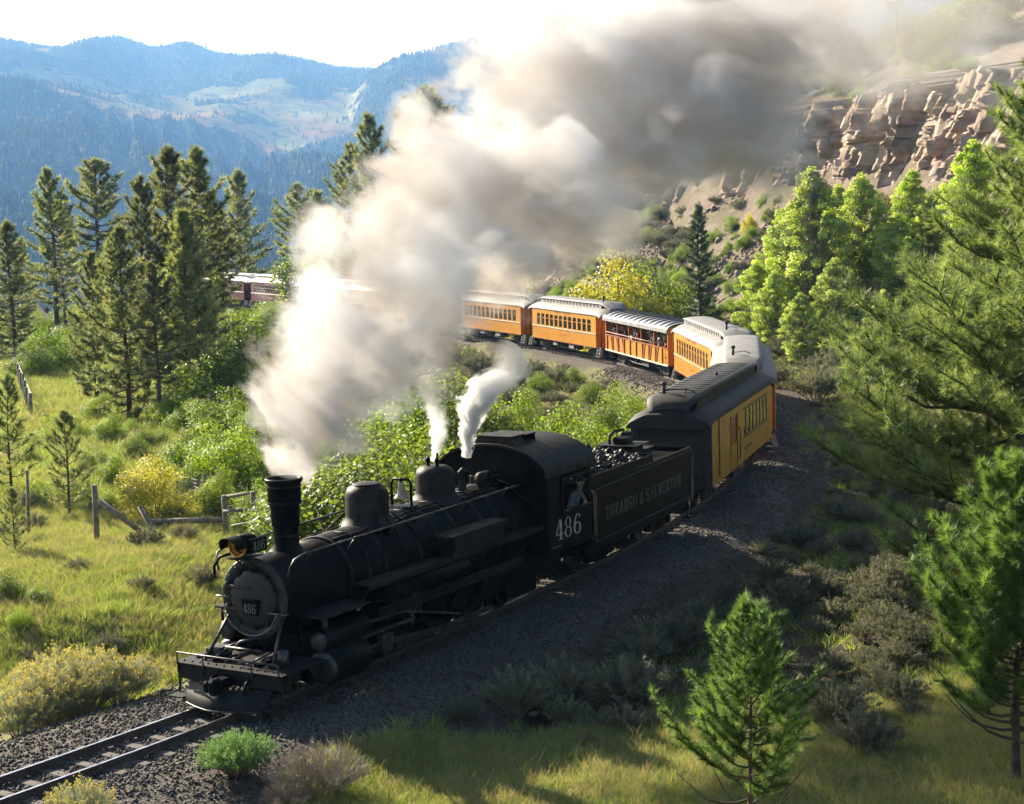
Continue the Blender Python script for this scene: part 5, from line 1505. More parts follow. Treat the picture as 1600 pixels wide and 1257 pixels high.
def needles(P, D, nn, ln, wd, spread, rg, jitter=.25, back=.0, v=None):
    """tufts at P pointing along D: nn thin triangles each -> V, F, attr"""
    k = len(P)
    d = unit(D[:, None, :] * np.ones((k, nn, 1)) + rg.normal(0, spread, (k, nn, 3)))
    L_ = ln * rg.uniform(1 - jitter, 1 + jitter, (k, nn, 1))
    side = unit(np.cross(d, rg.normal(0, 1, (k, nn, 3)))) * wd / 2
    base = P[:, None, :] + D[:, None, :] * rg.uniform(-back, .02, (k, nn, 1))
    V = np.stack([base - side, base + side, base + d * L_], 2).reshape(-1, 3)
    F = np.arange(len(V)).reshape(-1, 3)
    a = np.clip((rg.random(k) if v is None else v)[:, None] + rg.normal(0, .12, (k, nn)), 0, 1)
    return V, F, np.repeat(a.ravel(), 3)


def leaves(P, Nrm, size, rg, v=None, fold=.5):
    """diamond leaves at P facing roughly Nrm"""
    k = len(P)
    n = unit(Nrm + rg.normal(0, fold, (k, 3)))
    a = unit(np.cross(n, rg.normal(0, 1, (k, 3)))); b = np.cross(n, a)
    s_ = size * rg.uniform(.65, 1.35, (k, 1))
    V = np.stack([P - a * s_ * .5, P + b * s_ * .32, P + a * s_ * .5, P - b * s_ * .32], 1).reshape(-1, 3)
    F = np.arange(len(V)).reshape(-1, 4)
    at_ = np.clip((rg.random(k) if v is None else v + rg.normal(0, .15, k)), 0, 1)
    return V, F, np.repeat(at_, 4)


def tubes(paths, n=5):
    """paths: list of (points (m,3), radii (m,)) -> V, F (quads)"""
    Vs, Fs, o = [], [], 0
    q = np.arange(n) * 2 * math.pi / n
    for pts, rad in paths:
        pts = np.asarray(pts, float); m = len(pts)
        t = unit(np.gradient(pts, axis=0))
        ref = np.where(np.abs(t[:, 2:3]) > .9, np.array([[1., 0, 0]]), np.array([[0, 0, 1.]]))
        a = unit(np.cross(t, ref)); b = np.cross(t, a)
        ring = pts[:, None, :] + (a[:, None, :] * np.cos(q)[None, :, None] + b[:, None, :] * np.sin(q)[None, :, None]) * np.asarray(rad)[:, None, None]
        Vs.append(ring.reshape(-1, 3))
        i = np.arange(m - 1)[:, None] * n + np.arange(n)[None, :]; j = np.arange(m - 1)[:, None] * n + (np.arange(n)[None, :] + 1) % n
        Fs.append(np.stack([i, j, j + n, i + n], -1).reshape(-1, 4) + o); o += m * n
    return np.concatenate(Vs), np.concatenate(Fs)


def join(parts):
    Vs, Fs, As, o = [], [], [], 0
    for V, F, a in parts:
        Vs.append(V); Fs.append(F + o); As.append(a); o += len(V)
    return np.concatenate(Vs), np.concatenate(Fs), np.concatenate(As)


def pine_meshes(name, seed, h, cb, rmax, n_limb, nn, nlen, nwid, m_need, prof='ponderosa', twig=6, trunk_r=None, bare=0, spread=.42, n_up=.25, seglen=None, sides=7, tips=1):
    """trunk + limbs mesh, crown mesh. cb = height where the crown begins"""
    rg = np.random.default_rng(seed)
    tr = trunk_r or h * .013 + .02
    zt = np.linspace(0, h, 14)
    wob = np.stack([.012 * h * np.sin(zt / h * 5 + seed), .012 * h * np.cos(zt / h * 4 + 2 * seed), zt], -1); wob[:, :2] *= (zt / h)[:, None]
    paths = [(wob, tr * (1 - zt / h * .9) * (1 + .35 * np.exp(-zt / (.05 * h))))]
    TP, TD, TV = [], [], []
    az0 = rg.uniform(0, 6.28)
    for i in range(n_limb):
        f = (i + rg.uniform(-.3, .3)) / n_limb
        f = min(max(f, 0), .985)
        z = cb + (h * .985 - cb) * f ** .9
        if prof == 'conic': R_ = rmax * (.60 + 1.6 * f if f < .25 else ((1 - f) / .75) ** .62)
        elif prof == 'big': R_ = rmax * float(np.interp(f, [0, .05, .17, .3, .42, .56, .77, 1], [.45, .60, .88, 1, .66, .36, .17, .05]))
        elif prof == 'ponderosa': R_ = rmax * (.45 + 1.25 * f) * (1 - f) ** .55 * 1.12 if f < .5 else rmax * 1.05 * ((1 - f) / .5) ** .7
        elif prof == 'spruce': R_ = rmax * (1 - f) ** .8
        elif prof == 'full': R_ = rmax * min(1, .62 + 2.2 * f) * (1 - f) ** .5
        elif prof == 'young': R_ = rmax * (1 - f) ** .68 * (0.55 + .45 * min(f / .18, 1))
        else: R_ = rmax * (1 - f) ** .7
        R_ *= rg.uniform(.50, 1.25) if prof == 'conic' else rg.uniform(.62, 1.18)
        R_ = max(R_, .10 * rmax)
        azm = az0 + i * 2.399 + rg.uniform(-.5, .5)
        el = (-.18 + 1.15 * f ** 1.3) + rg.normal(0, .10)
        if prof == 'spruce': el = -.1 + .7 * f
        if prof == 'big': el = -.30 + .85 * f + rg.normal(0, .08)
        if prof in ('young', 'full'): el = .22 + .7 * f + rg.normal(0, .1)
        m = 6
        t = np.linspace(0, 1, m)
        d0 = np.array([math.cos(azm) * math.cos(el), math.sin(azm) * math.cos(el), math.sin(el)])
        base = np.array([np.interp(z, zt, wob[:, 0]), np.interp(z, zt, wob[:, 1]), z])
        pts = base + d0 * R_ * t[:, None]
        pts[:, 2] += R_ * (n_up * t ** 2.2 - .10 * np.sin(t * 3.1)) + rg.normal(0, .015 * R_, m) * t
        side = np.array([-math.sin(azm), math.cos(azm), 0])
        pts += side * (rg.normal(0, .06) * R_ * t ** 1.5)[:, None] if False else side * (R_ * rg.normal(0, .10) * t ** 1.6)[:, None]
        lr = tr * .30 * (1 - .5 * f)
        paths.append((pts, lr * (1 - .82 * t) + .004))
        if i < bare: continue
        # twigs along the limb
        nt_ = max(2, int(twig * (R_ / rmax) + .5) + 1)
        for k in range(nt_):
            tt = .28 + .72 * (k + rg.uniform(.2, .8)) / nt_
            p0 = np.array([np.interp(tt, t, pts[:, c]) for c in range(3)])
            sg = 1 if k % 2 else -1
            tl = R_ * rg.uniform(.20, .38) * (1.15 - .55 * tt)
            dd = unit(d0 * rg.uniform(.5, .9) + side * sg * rg.uniform(.5, 1.0) + np.array([0, 0, rg.uniform(.0, .5) + (.35 if prof in ('big', 'full') else 0)]))
            p1 = p0 + dd * tl + np.array([0, 0, .12 * tl])
            paths.append((np.stack([p0, (p0 + p1) / 2 - [0, 0, .03 * tl], p1]), np.array([lr * .35, lr * .22, .004])))
            ns = max(1, int(round(tl / (seglen or nlen * .8))))
            vv = rg.random()
            for q in range(ns + 1):
                u_ = (q + .5) / (ns + 1) if ns else 1
                TP.append(p0 + (p1 - p0) * u_); TD.append(dd); TV.append(vv)
                if tips > 1:
                    e = unit(dd + rg.normal(0, .7, 3) + [0, 0, .3]); TP.append(p0 + (p1 - p0) * u_ + e * tl * .35); TD.append(e); TV.append(vv)
            TP.append(p1); TD.append(unit(dd + [0, 0, .35])); TV.append(vv)
        for u_ in np.arange(.55, 1.01, .13):
            p0 = np.array([np.interp(u_, t, pts[:, c]) for c in range(3)]); TP.append(p0); TD.append(unit(d0 + [0, 0, .3])); TV.append(rg.random())
    for q in np.linspace(.93, 1.0, 5):
        TP.append(np.array([np.interp(h * q, zt, wob[:, 0]), np.interp(h * q, zt, wob[:, 1]), h * q])); TD.append(unit(np.array([rg.normal(0, .3), rg.normal(0, .3), 1]))); TV.append(rg.random())
    TP, TD, TV = np.array(TP), unit(np.array(TD)), np.array(TV)
    V, F, a = needles(TP, TD, nn, nlen, nwid, spread, rg, back=.10, v=TV)
    crown = np_mesh(name + '_crown', V, F, MAT[m_need], False, {'v': a})
    tv, tf = tubes(paths, sides if h > 8 else 6)
    trunk = np_mesh(name + '_trunk', tv, tf, MAT['bark'], True)
    return trunk, crown


def broad_meshes(name, seed, h, rx, lobes, nleaf, lsize, m_leaf, m_bark='bark', zlow=.12, up=.15, shape='bush', stems=5, extra=None):
    rg = np.random.default_rng(seed)
    C, Rr, paths = [], [], []
    for i in range(lobes):
        q = rg.uniform(0, 6.28); f = math.sqrt(rg.random())
        if shape == 'bush':
            z = h * rg.uniform(.25, .85) * (1 - .35 * f); r_ = rx * f * .78; lr = rx * rg.uniform(.22, .42)
        else:   # upright crown
            t_ = rg.random(); z = h * (zlow + .06 + (.90 - zlow) * t_); wprof = math.sin(math.pi * min(max((t_ * .86 + .12), 0), 1)) ** .75
            r_ = rx * wprof * f * .95; lr = rx * rg.uniform(.10, .20) * (.6 + .4 * wprof)
        C.append((r_ * math.cos(q), r_ * math.sin(q), min(z, h - lr * .75))); Rr.append(lr)
    C, Rr = np.array(C), np.array(Rr)
    Rr[0] = Rr.mean(); C[0] = (0, 0, h - Rr[0] * .8)
    w = Rr ** 2; pick = rg.choice(lobes, nleaf, p=w / w.sum())
    d = unit(rg.normal(0, 1, (nleaf, 3)) + [0, 0, up])
    rad = Rr[pick][:, None] * (1 - .55 * rg.random((nleaf, 1)) ** 2.2)
    # ragged outline: leafy sprays poke out in places
    rad *= 1 + .35 * np.maximum(0, np.sin(d[:, :1] * 9 + pick[:, None]) * np.sin(d[:, 1:2] * 8 + 2 * pick[:, None]) * np.sin(d[:, 2:3] * 7 + seed)) * 1.2
    P_ = C[pick] + d * rad * [1, 1, .85]
    P_[:, 2] = np.maximum(P_[:, 2], .04 * h)
    vv = np.clip(rg.random(lobes)[pick] * .7 + .15, 0, 1)
    V, F, a = leaves(P_, d + [0, 0, .35], lsize, rg, vv)
    crown = np_mesh(name + '_crown', V, F, MAT[m_leaf], False, {'v': a})
    for i in range(lobes):
        if shape == 'bush':
            p0 = np.array([rg.normal(0, .1 * rx), rg.normal(0, .1 * rx), 0]); mid = (p0 + C[i]) / 2 + [0, 0, -.08 * h]
            paths.append((np.stack([p0, mid, C[i]]), np.array([.022, .015, .006]) * max(1, h / 3)))
        else:
            z0 = max(.1 * h, C[i][2] - rx * .9); p0 = np.array([0, 0, z0])
            paths.append((np.stack([p0, (p0 + C[i]) / 2 + [0, 0, -.05 * h], C[i]]), np.array([.05, .03, .01]) * h / 9))
    if shape != 'bush':
        zt = np.linspace(0, h * .9, 9); paths.append((np.stack([.02 * h * np.sin(zt / h * 4 + seed), .02 * h * np.cos(zt / h * 3), zt], -1), h * .016 * (1 - zt / h * .95) + .01))
    tv, tf = tubes(paths, 5)
    trunk = np_mesh(name + '_stems', tv, tf, MAT[m_bark], True)
    return trunk, crown


def sage_mesh(name, seed, h, r, nst, nlf, m, lw=.016, ll=.05, flowers=False):
    """upright grey stems covered with small narrow leaves"""
    rg = np.random.default_rng(seed)
    q = rg.uniform(0, 6.28, nst); f = np.sqrt(rg.random(nst))
    lean = f * .95
    top = np.stack([np.cos(q) * r * f * 1.0, np.sin(q) * r * f * 1.0, h * (1 - .42 * f ** 2) * rg.uniform(.7, 1.1, nst)], -1)
    bot = np.stack([np.cos(q) * r * .15 * f, np.sin(q) * r * .15 * f, 0 * q], -1)
    t = rg.uniform(.30, 1.0, (nst, nlf, 1))
    P_ = bot[:, None] + (top - bot)[:, None] * t + np.array([0, 0, 1]) * (h * .10 * np.sin(t * 3.1)) + rg.normal(0, .02 * r + .008, (nst, nlf, 3))
    D_ = unit((top - bot))[:, None] * np.ones((nst, nlf, 1))
    k = nst * nlf
    V, F, a = needles(P_.reshape(-1, 3), D_.reshape(-1, 3), 3, ll, lw, .45, rg, v=np.repeat(rg.random(nst), nlf))
    paths = [(np.stack([bot[i], (bot[i] + top[i]) / 2 + [0, 0, .08 * h], top[i]]), np.array([.008, .005, .002])) for i in range(0, nst, 2)]
    tv, tf = tubes(paths, 3)
    fm = None
    if flowers:
        s_ = rg.random(nst) < .75
        Pf = np.repeat(top[s_], 5, 0) + rg.normal(0, .035, (s_.sum() * 5, 3))
        fv, ff, fa = needles(Pf, np.tile([0, 0, 1.], (len(Pf), 1)), 5, .05, .022, .6, rg)
        fm = np_mesh(name + '_flowers', fv, ff, MAT['rabbit_flowers'], False, {'v': fa})
    return np_mesh(name + '_foliage', V, F, MAT[m], False, {'v': a}), np_mesh(name + '_stems', tv, tf, MAT['dry_twigs'], False, {'v': np.full(len(tv), .5)}), fm


def plant(name, label, cat, meshes, parts, loc, rz=0.0, sc=1.0, group=None, lean=(0, 0)):
    o = empty(name); tag(o, label, cat, group)
    o.location = loc; o.rotation_euler = (lean[0], lean[1], rz); o.scale = (sc,) * 3 if np.isscalar(sc) else sc
    for pn, me in zip(parts, meshes):
        if me is not None: obj(pn, me, o)
    return o


TC = ('trunk', 'crown')

# ------------------------------------------------------------------ pines across the left and beyond the line
PONDEROSA = [pine_meshes('ponderosa', 100 + i, 15.0, cbf * 15, rm, nl, 12, .40, .055, 'pine_needles', pf, twig=8, spread=.60, seglen=.42, n_up=.32) for i, (cbf, rm, nl, pf) in enumerate(((.20, 2.2, 76, 'conic'), (.30, 2.2, 58, 'ponderosa'), (.10, 2.6, 92, 'conic'), (.36, 2.0, 52, 'ponderosa')))]
BUSHY = [pine_meshes('bushy_pine', 120 + i, 11.0, .6, 2.3, 84, 13, .36, .052, 'pine_needles', 'conic', twig=9, spread=.60, n_up=.35, seglen=.32) for i in range(2)]
SPRUCE = [pine_meshes('spruce', 140 + i, 9.0, .5, 1.5, 84, 12, .26, .05, 'spruce_needles', 'spruce', twig=8, spread=.5, n_up=.12, seglen=.25) for i in range(2)]


def tree_at(u, y, vtop, meshes, base_h, label, cat='pine tree', name='pine_tree', wide=1.0, rz=0.0, group=None, h=None):
    x, y, z, hh = spot(u, y, vtop)
    hh = h or hh
    s_ = hh / base_h
    return plant(name, label, cat, meshes, TC, (x, y, z - .05), rz, (s_ * wide, s_ * wide, s_), group)


GL = 'tall pines left of the smoke'
tree_at(76, 150, 262, PONDEROSA[0], 15, 'tall pine with brown-tinged crown near the left edge, twin bare trunks below', rz=.3, group=GL, wide=1.15)
tree_at(92, 156, 300, PONDEROSA[3], 15, 'slender pine just behind the tall pine near the left edge', rz=1.9, group=GL)
tree_at(146, 142, 247, PONDEROSA[3], 15, 'tall dark pine with a rounded bunched top, between the edge pine and the big clump', rz=2.2, group=GL, wide=1.35)
tree_at(262, 92, 229, PONDEROSA[2], 15, 'left of the two highest pines in the big dense clump', rz=.8, group=GL, wide=1.15)
tree_at(304, 97, 229, PONDEROSA[0], 15, 'right of the two highest pines in the big dense clump', rz=4.0, group=GL, wide=1.2)
tree_at(214, 90, 275, PONDEROSA[2], 15, 'grey-green pine on the left shoulder of the big clump', rz=5.2, group=GL, wide=1.0)
tree_at(282, 86, 330, BUSHY[0], 11, 'broad bushy pine in the middle of the big clump, below its two tops', rz=2.6, group=GL, wide=.95)
tree_at(188, 82, 355, BUSHY[1], 11, 'pale bushy pine at the front left of the big clump', rz=1.1, group=GL, wide=1.0)
tree_at(140, 95, 395, BUSHY[0], 11, 'bushy pine low on the left side of the big clump, by the meadow fence', rz=3.9, group=GL, wide=.9)
tree_at(238, 79, 410, PONDEROSA[1], 15, 'pine with a bare lower trunk standing at the front of the big clump', rz=.2, group=GL, wide=1.15)
tree_at(322, 100, 300, PONDEROSA[1], 15, 'dark pine on the right edge of the big clump, in front of the last coach', rz=3.3, group=GL, wide=1.3)
tree_at(372, 205, 266, PONDEROSA[2], 15, 'lone tall pine above the white coach roofs, right of the big clump', rz=.9, group=GL, wide=1.15)
tree_at(462, 215, 287, PONDEROSA[1], 15, 'tall pine beside the left edge of the smoke, behind the white roofs', rz=2.0, group=GL, wide=1.3)
tree_at(497, 225, 297, PONDEROSA[3], 15, 'thin pine half touched by the smoke, behind the white roofs', rz=4.4, group=GL, wide=.9)
tree_at(12, 120, 345, PONDEROSA[2], 15, 'dark pine cut by the left edge of the picture', rz=1.4, group=GL, wide=1.3)
tree_at(30, 170, 370, PONDEROSA[0], 15, 'distant dark pine low behind the leftmost trees', rz=2.9, group=GL)
for k, (u, y, v, lab) in enumerate(((580, 225, 178, 'pine on the hill whose lower half is lost in smoke, left of the tallest'), (548, 235, 225, 'small pine top showing at the left fringe of the smoke'), (640, 238, 150, 'pine of the hilltop group rising above the smoke, left neighbour of the widest'), (672, 232, 134, 'highest pine on the hill above the smoke'), (700, 242, 165, 'pine on the right of the hilltop group, its side fading into smoke'))):
    tree_at(u, y, v, PONDEROSA[k % 4], 15, lab, rz=k * 1.3, group='pines above the smoke', wide=1.0)
tree_at(1092, 134, 318, SPRUCE[0], 9, 'slim grey-green conifer with open branches behind the open car', 'conifer', 'conifer', rz=.6, wide=1.1)
tree_at(1020, 150, 412, SPRUCE[1], 9, 'small dark conical juniper behind the open car, beside the yellow tree', 'conifer', 'conifer', rz=1.6, wide=1.25)
tree_at(1402, 172, -70, PONDEROSA[3], 15, 'bare thin pine trunk on the slope above the cliff, veiled by smoke', rz=.4, h=16, wide=.8)
tree_at(1300, 195, -60, PONDEROSA[1], 15, 'pine on the upper slope behind the smoke, left of the bare trunk', rz=2.4, h=13)
tree_at(1180, 205, 60, PONDEROSA[0], 15, 'pine on the slope deep in the smoke above the talus', rz=2.9, h=12)
# small pines near the left edge
YOUNG_FAR = [pine_meshes('small_pine', 160 + i, 4.0, .5, 1.25, 34, 14, .24, .022, 'pine_needles', 'young', twig=5, spread=.45, trunk_r=.06) for i in range(2)]
tree_at(8, 59, 585, YOUNG_FAR[0], 4, 'small dark pine at the left edge, above the shrubs', rz=.4, wide=.95)
tree_at(100, 54, 640, YOUNG_FAR[1], 4, 'small open-branched pine with a thin dark trunk by the thin fence post', rz=2.0, wide=1.0)
tree_at(18, 47, 760, YOUNG_FAR[1], 4, 'very small brownish pine at the left edge, in front of the dark one', rz=4.0, wide=1.0)
# foreground pines on the right
BIGR = pine_meshes('large_pine', 201, 15.5, 1.3, 4.7, 215, 22, .21, .014, 'big_needles', 'big', twig=19, spread=.68, trunk_r=.20, n_up=.26, seglen=.17, tips=2)
x, y, z = spot(1632, 35.5)
plant('pine_tree', 'large dark pine filling the right edge of the picture, long branches reaching left', 'pine tree', BIGR, TC, (x, y, z - .1), 2.1, (1.0, 1.0, 1.0))
MIDR = pine_meshes('young_pine', 207, 5.6, .85, 1.75, 110, 26, .18, .0105, 'young_needles', 'full', twig=11, spread=.5, trunk_r=.085, bare=7, n_up=.35, seglen=.12, tips=2)
x, y, z = spot(1590, 27.5)
plant('pine_tree', 'bright green young pine at the lower right edge, in front of the large dark pine', 'pine tree', MIDR, TC, (x, y, z - .05), .7, (1.02, 1.02, .98))
SMR = pine_meshes('sapling', 211, 3.6, .60, 1.32, 58, 32, .125, .0095, 'young_needles', 'young', twig=10, spread=.58, trunk_r=.045, bare=7, n_up=.42, seglen=.06, tips=1)
x, y, z, hh = spot(1168, 24.6, 940)
plant('pine_sapling', 'small sunlit green pine standing alone in the grass at the bottom, right of centre', 'pine tree', SMR, TC, (x, y, z - .05), 1.2, (hh / 3.6 * 1.0,) * 2 + (hh / 3.6,))

# ------------------------------------------------------------------ broadleaf brush
OAK = [broad_meshes('oak_brush', 300 + i, 3.0, 1.7, 30, 12500, .085, 'oak_leaves') for i in range(5)]
YEL = [broad_meshes('yellow_brush', 320, 3.0, 1.6, 28, 11000, .085, 'yellow_leaves'), broad_meshes('yellow_tree', 321, 6.0, 2.6, 40, 13000, .16, 'yellow_leaves', shape='bush')]
COT = [broad_meshes('cottonwood', 340 + i, 12.0, 2.5, 250, 32000, .155, 'cottonwood_leaves', 'pale_bark', .04, shape='tree') for i in range(3)]
BP = ('stems', 'foliage')


def bush(u, y, vtop, meshes, label, base_h=3.0, wide=1.0, rz=None, group=None, name='oak_shrub', cat='shrub', sink=.1):
    x, y, z, hh = spot(u, y, vtop)
    hh = max(hh, .7); s_ = hh / base_h
    return plant(name, label, cat, meshes, BP, (x, y, z - sink), (u * 1.7 + y) % 6.28 if rz is None else rz, (s_ * wide, s_ * wide, s_), group)


GB = 'leafy brush between the train and the pines'
rows = [  # u, depth, row of the top, width, mesh, label
    (585, 45.5, 668, 1.25, 0, 'large sunlit leafy shrub directly behind the sand dome'), (520, 45, 712, 1.15, 1, 'sunlit leafy shrub between the smokestack and the sand dome'), (648, 49, 655, 1.2, 2, 'leafy shrub behind the bell and the thin steam'),
    (455, 47.5, 745, 1.0, 3, 'small leafy shrub just behind the smokestack'), (700, 58, 572, 1.1, 4, 'taller dark green shrub beyond the white steam'), (650, 60, 588, 1.1, 0, 'green shrub at the right lower edge of the smoke'),
    (760, 60, 600, 1.0, 1, 'green shrub behind the steam plumes, right side'), (885, 58, 622, .95, 2, 'bright green shrub behind the cab roof'), (930, 56, 655, .9, 3, 'low pale shrub behind the coal heap'), (985, 63, 612, .8, 4, 'small green shrub in front of the combine car roof'),
    (600, 72, 560, 1.3, 1, 'shrub hidden by the smoke above the boiler'), (545, 62, 640, 1.2, 2, 'shrub under the right flank of the lower smoke'), (820, 66, 600, .8, 0, 'small green shrub among the grey brush inside the bend'), (965, 72, 590, .8, 2, 'small green shrub on the gravel inside the bend'),
    (375, 57, 660, 1.2, 0, 'dark green shrub left of the lower smoke'), (325, 60, 650, 1.2, 1, 'green shrub behind the timber brace, in front of the dark pines'), (290, 66, 665, 1.1, 2, 'shaded shrub at the foot of the big pine clump'), (235, 70, 655, 1.2, 3, 'leafy shrub beneath the pine with the bare trunk'),
    (180, 72, 640, 1.2, 4, 'dark leafy shrub left of the bare pine trunk'), (210, 66, 672, 1.1, 0, 'bright shrub behind the yellowish one'), (360, 70, 600, 1.4, 3, 'dark shrub deep in shade below the last coaches'), (410, 74, 555, 1.4, 4, 'tall shaded shrub left of the smoke, mid height'),
    (345, 82, 540, 1.6, 0, 'large dark shrub below the maroon coaches'), (400, 92, 500, 1.5, 1, 'tall leafy shrub below the white roofs at the smoke edge'), (372, 112, 478, 1.4, 2, 'leafy shrub in front of the maroon coach'), (318, 100, 510, 1.5, 3, 'dark shrub between the big pines and the maroon coach'),
    (420, 120, 470, 1.2, 4, 'yellow-green shrub partly hiding the maroon coach next to the smoke'), (170, 100, 560, 1.5, 1, 'green shrub behind the meadow, left of the big clump'), (110, 118, 520, 1.5, 2, 'light green shrub by the top of the meadow'), (60, 125, 500, 1.6, 3, 'bright shrub at the far end of the meadow fence'),
    (20, 130, 480, 1.8, 4, 'bright yellow-green shrub at the left edge beyond the meadow'), (45, 112, 530, 1.3, 0, 'low green shrub on the meadow edge'), (130, 135, 490, 1.5, 3, 'shrub below the tall dark pine with rounded top'), (225, 128, 480, 1.6, 2, 'shaded shrub behind the left of the big clump'),
    (505, 175, 350, 1.0, 1, 'pale green leafy tree beside the smoke at the right of the white roofs'), (400, 205, 415, 1.3, 2, 'light green shrub just above the white coach roofs'), (440, 200, 405, 1.2, 4, 'grey-green shrub above the white roofs near the smoke'),
    (350, 53, 725, 1.0, 4, 'low leafy shrub behind the gate brace'), (410, 51, 740, 1.0, 2, 'leafy shrub between the gate and the smokestack'), (300, 74, 620, 1.3, 1, 'dark shrub under the right of the big pine clump'),
]
for (u, y, v, w, k, lab) in rows: bush(u, y, v, OAK[k], lab, wide=w, group=GB)
bush(236, 52.5, 708, YEL[0], 'yellowing shrub beside the broken fence', wide=1.25, name='yellow_shrub')
bush(962, 128, 383, YEL[1], 'yellow-green spreading tree behind the orange coach next to the open car', 6.0, 1.1, name='yellow_tree', cat='tree')
bush(1000, 132, 400, OAK[2], 'green shrub right of the yellow-green tree behind the open car', wide=1.0)
bush(822, 150, 430, YEL[1], 'small yellow tree seen dimly through smoke behind the orange coach', 6.0, .6, name='yellow_tree', cat='tree')
for k, (u, y, v, w, lab) in enumerate(((8, 41.0, 880, 1.3, 'dark shaded shrub on the bank at the left edge'), (62, 40.2, 915, 1.1, 'low dark shrub on the bank beside the one at the left edge'), (30, 38.6, 950, .9, 'small dark shrub lower on the bank at the left edge'))): bush(u, y, v, OAK[k], lab, wide=w, group='shrubs on the left bank')
for k, (u, y, v, w, lab) in enumerate(((45, 66, 690, 1.3, 'dark scrub behind the thin grey post'), (70, 72, 665, 1.3, 'dark scrub behind the open-branched small pine'), (130, 57, 745, 1.1, 'low green scrub between the small pine and the tall post'), (15, 74, 660, 1.3, 'dark scrub at the left edge behind the small dark pine'), (60, 57, 760, 1.0, 'low dark scrub at the foot of the open-branched small pine'), (170, 55, 760, 1.0, 'low green scrub just right of the tall post'), (100, 80, 640, 1.3, 'green scrub at the near end of the meadow, left of the pines'), (25, 55, 775, .9, 'low scrub left of the thin grey post'), (150, 63, 690, 1.2, 'dark shrub right of the open-branched small pine'), (180, 60, 705, 1.1, 'leafy shrub behind the tall weathered post'), (205, 74, 650, 1.2, 'shaded shrub left of the bare pine trunk, at its foot'), (262, 61, 690, 1.1, 'leafy shrub just behind the yellowing one'), (300, 57, 715, 1.1, 'leafy shrub right of the yellowing one'), (330, 64, 668, 1.2, 'dark shrub behind the timber brace, second row'),
        (385, 66, 640, 1.3, 'dark shrub beside the lower smoke, in front of the taller ones'), (270, 78, 610, 1.4, 'shrub in deep shade under the big pine clump'), (310, 88, 570, 1.5, 'tall shrub in the shade right of the bare trunk'), (350, 92, 545, 1.5, 'tall dark shrub under the maroon coaches'), (395, 84, 560, 1.4, 'dark shrub touching the smoke below the coaches'), (165, 84, 610, 1.4, 'shrub at the right edge of the meadow'),
        (120, 74, 655, 1.1, 'small dark shrub at the near end of the meadow fence'), (440, 56, 690, 1.2, 'leafy shrub half hidden behind the smokestack smoke'), (335, 73, 640, 1.2, 'round dark shrub in the middle of the shaded brush'), (425, 70, 620, 1.3, 'leafy shrub behind the lower smoke column'))): bush(u, y, v, OAK[k % 5], lab, wide=w, group=GB)
# cottonwoods at the foot of the cliff
for k, (u, y, v, w, lab) in enumerate(((1180, 119, 405, 1.25, 'small pale green tree at the left end of the cottonwood row'), (1222, 121, 330, 1.05, 'light green cottonwood left of the two tallest, below the cliff'), (1268, 118, 258, 1.1, 'tall light green cottonwood below the pale cliff, left of the brightest'), (1345, 120, 268, 1.15, 'brightest yellow-green cottonwood in the middle of the row'),
        (1305, 112, 400, 1.25, 'lower leafy tree in front of the two tallest cottonwoods'), (1400, 114, 330, 1.2, 'pale green cottonwood right of the brightest one, with bare grey stems'), (1452, 122, 300, 1.1, 'light green cottonwood against the dark part of the cliff'), (1520, 116, 215, 1.15, 'bright cottonwood high at the right, beside the large dark pine'), (1425, 124, 262, 1.1, 'tall pale cottonwood behind the ones right of the brightest'), (1210, 114, 420, 1.2, 'small light green cottonwood in front of the left tall ones'), (1310, 126, 285, 1.1, 'cottonwood between the two tallest, set back'), (1250, 108, 455, 1.3, 'low light green growth at the foot of the cottonwood row'), (1380, 105, 450, 1.4, 'leafy tree low at the right end of the row, behind the large pine branches'))):
    bush(u, y, v, COT[k % 3], lab, 12.0, w * 1.12, name='cottonwood_tree', cat='tree', group='cottonwoods below the cliff')
# brush on the hill
rg = np.random.default_rng(77)
n = 0
while n < 44:
    y = rg.uniform(122, 200); u = rg.uniform(940, 1560)
    x, y_, z = spot(u, y); p = float(hill_perp(x, y))
    if p < 12 or (24 < p < 44 and rg.random() < .75): continue
    k = rg.integers(0, 5); s_ = rg.uniform(.45, 1.15) * (1.25 if p > 42 else .8)
    plant('hill_shrub', (f'green shrub {"low on" if p < 17 else "partway up"} the slope, ' + ('left of the slim conifer' if u < 1080 else 'between the slim conifer and the cottonwoods' if u < 1180 else 'behind the cottonwoods')) if p < 40 else (f'dark shrub above the cliff, {"at its rim" if p < 50 else "high up"}, ' + ('in the smoke' if u < 1250 else 'near the bare trunk' if u < 1430 else 'beside the large pine')), 'shrub', OAK[k], BP, (x, y, z - .1), rg.uniform(0, 6.28), (s_ * 1.15, s_ * 1.15, s_), 'shrubs on the rocky slope' if p < 40 else 'shrubs above the cliff')
    n += 1
bush(1170, 158, 330, YEL[0], 'orange-yellow shrub on the talus slope', wide=.8, name='yellow_shrub')
for k, (u, y, w) in enumerate(((1480, 160, 1.9), (1530, 158, 2.1), (1440, 166, 1.8), (1560, 170, 2.0))):
    x, y_, z = spot(u, y); s_ = w
    plant('hill_shrub', ('big dark shrub above the cliff, left of the large pine top', 'big dark shrub highest at the right above the cliff', 'big dark shrub at the cliff rim below the bare trunk', 'big dark shrub above the cliff right at the picture edge')[k], 'shrub', OAK[k % 5], BP, (x, y, z - .2), k, (s_, s_, s_ * .9), 'shrubs above the cliff')

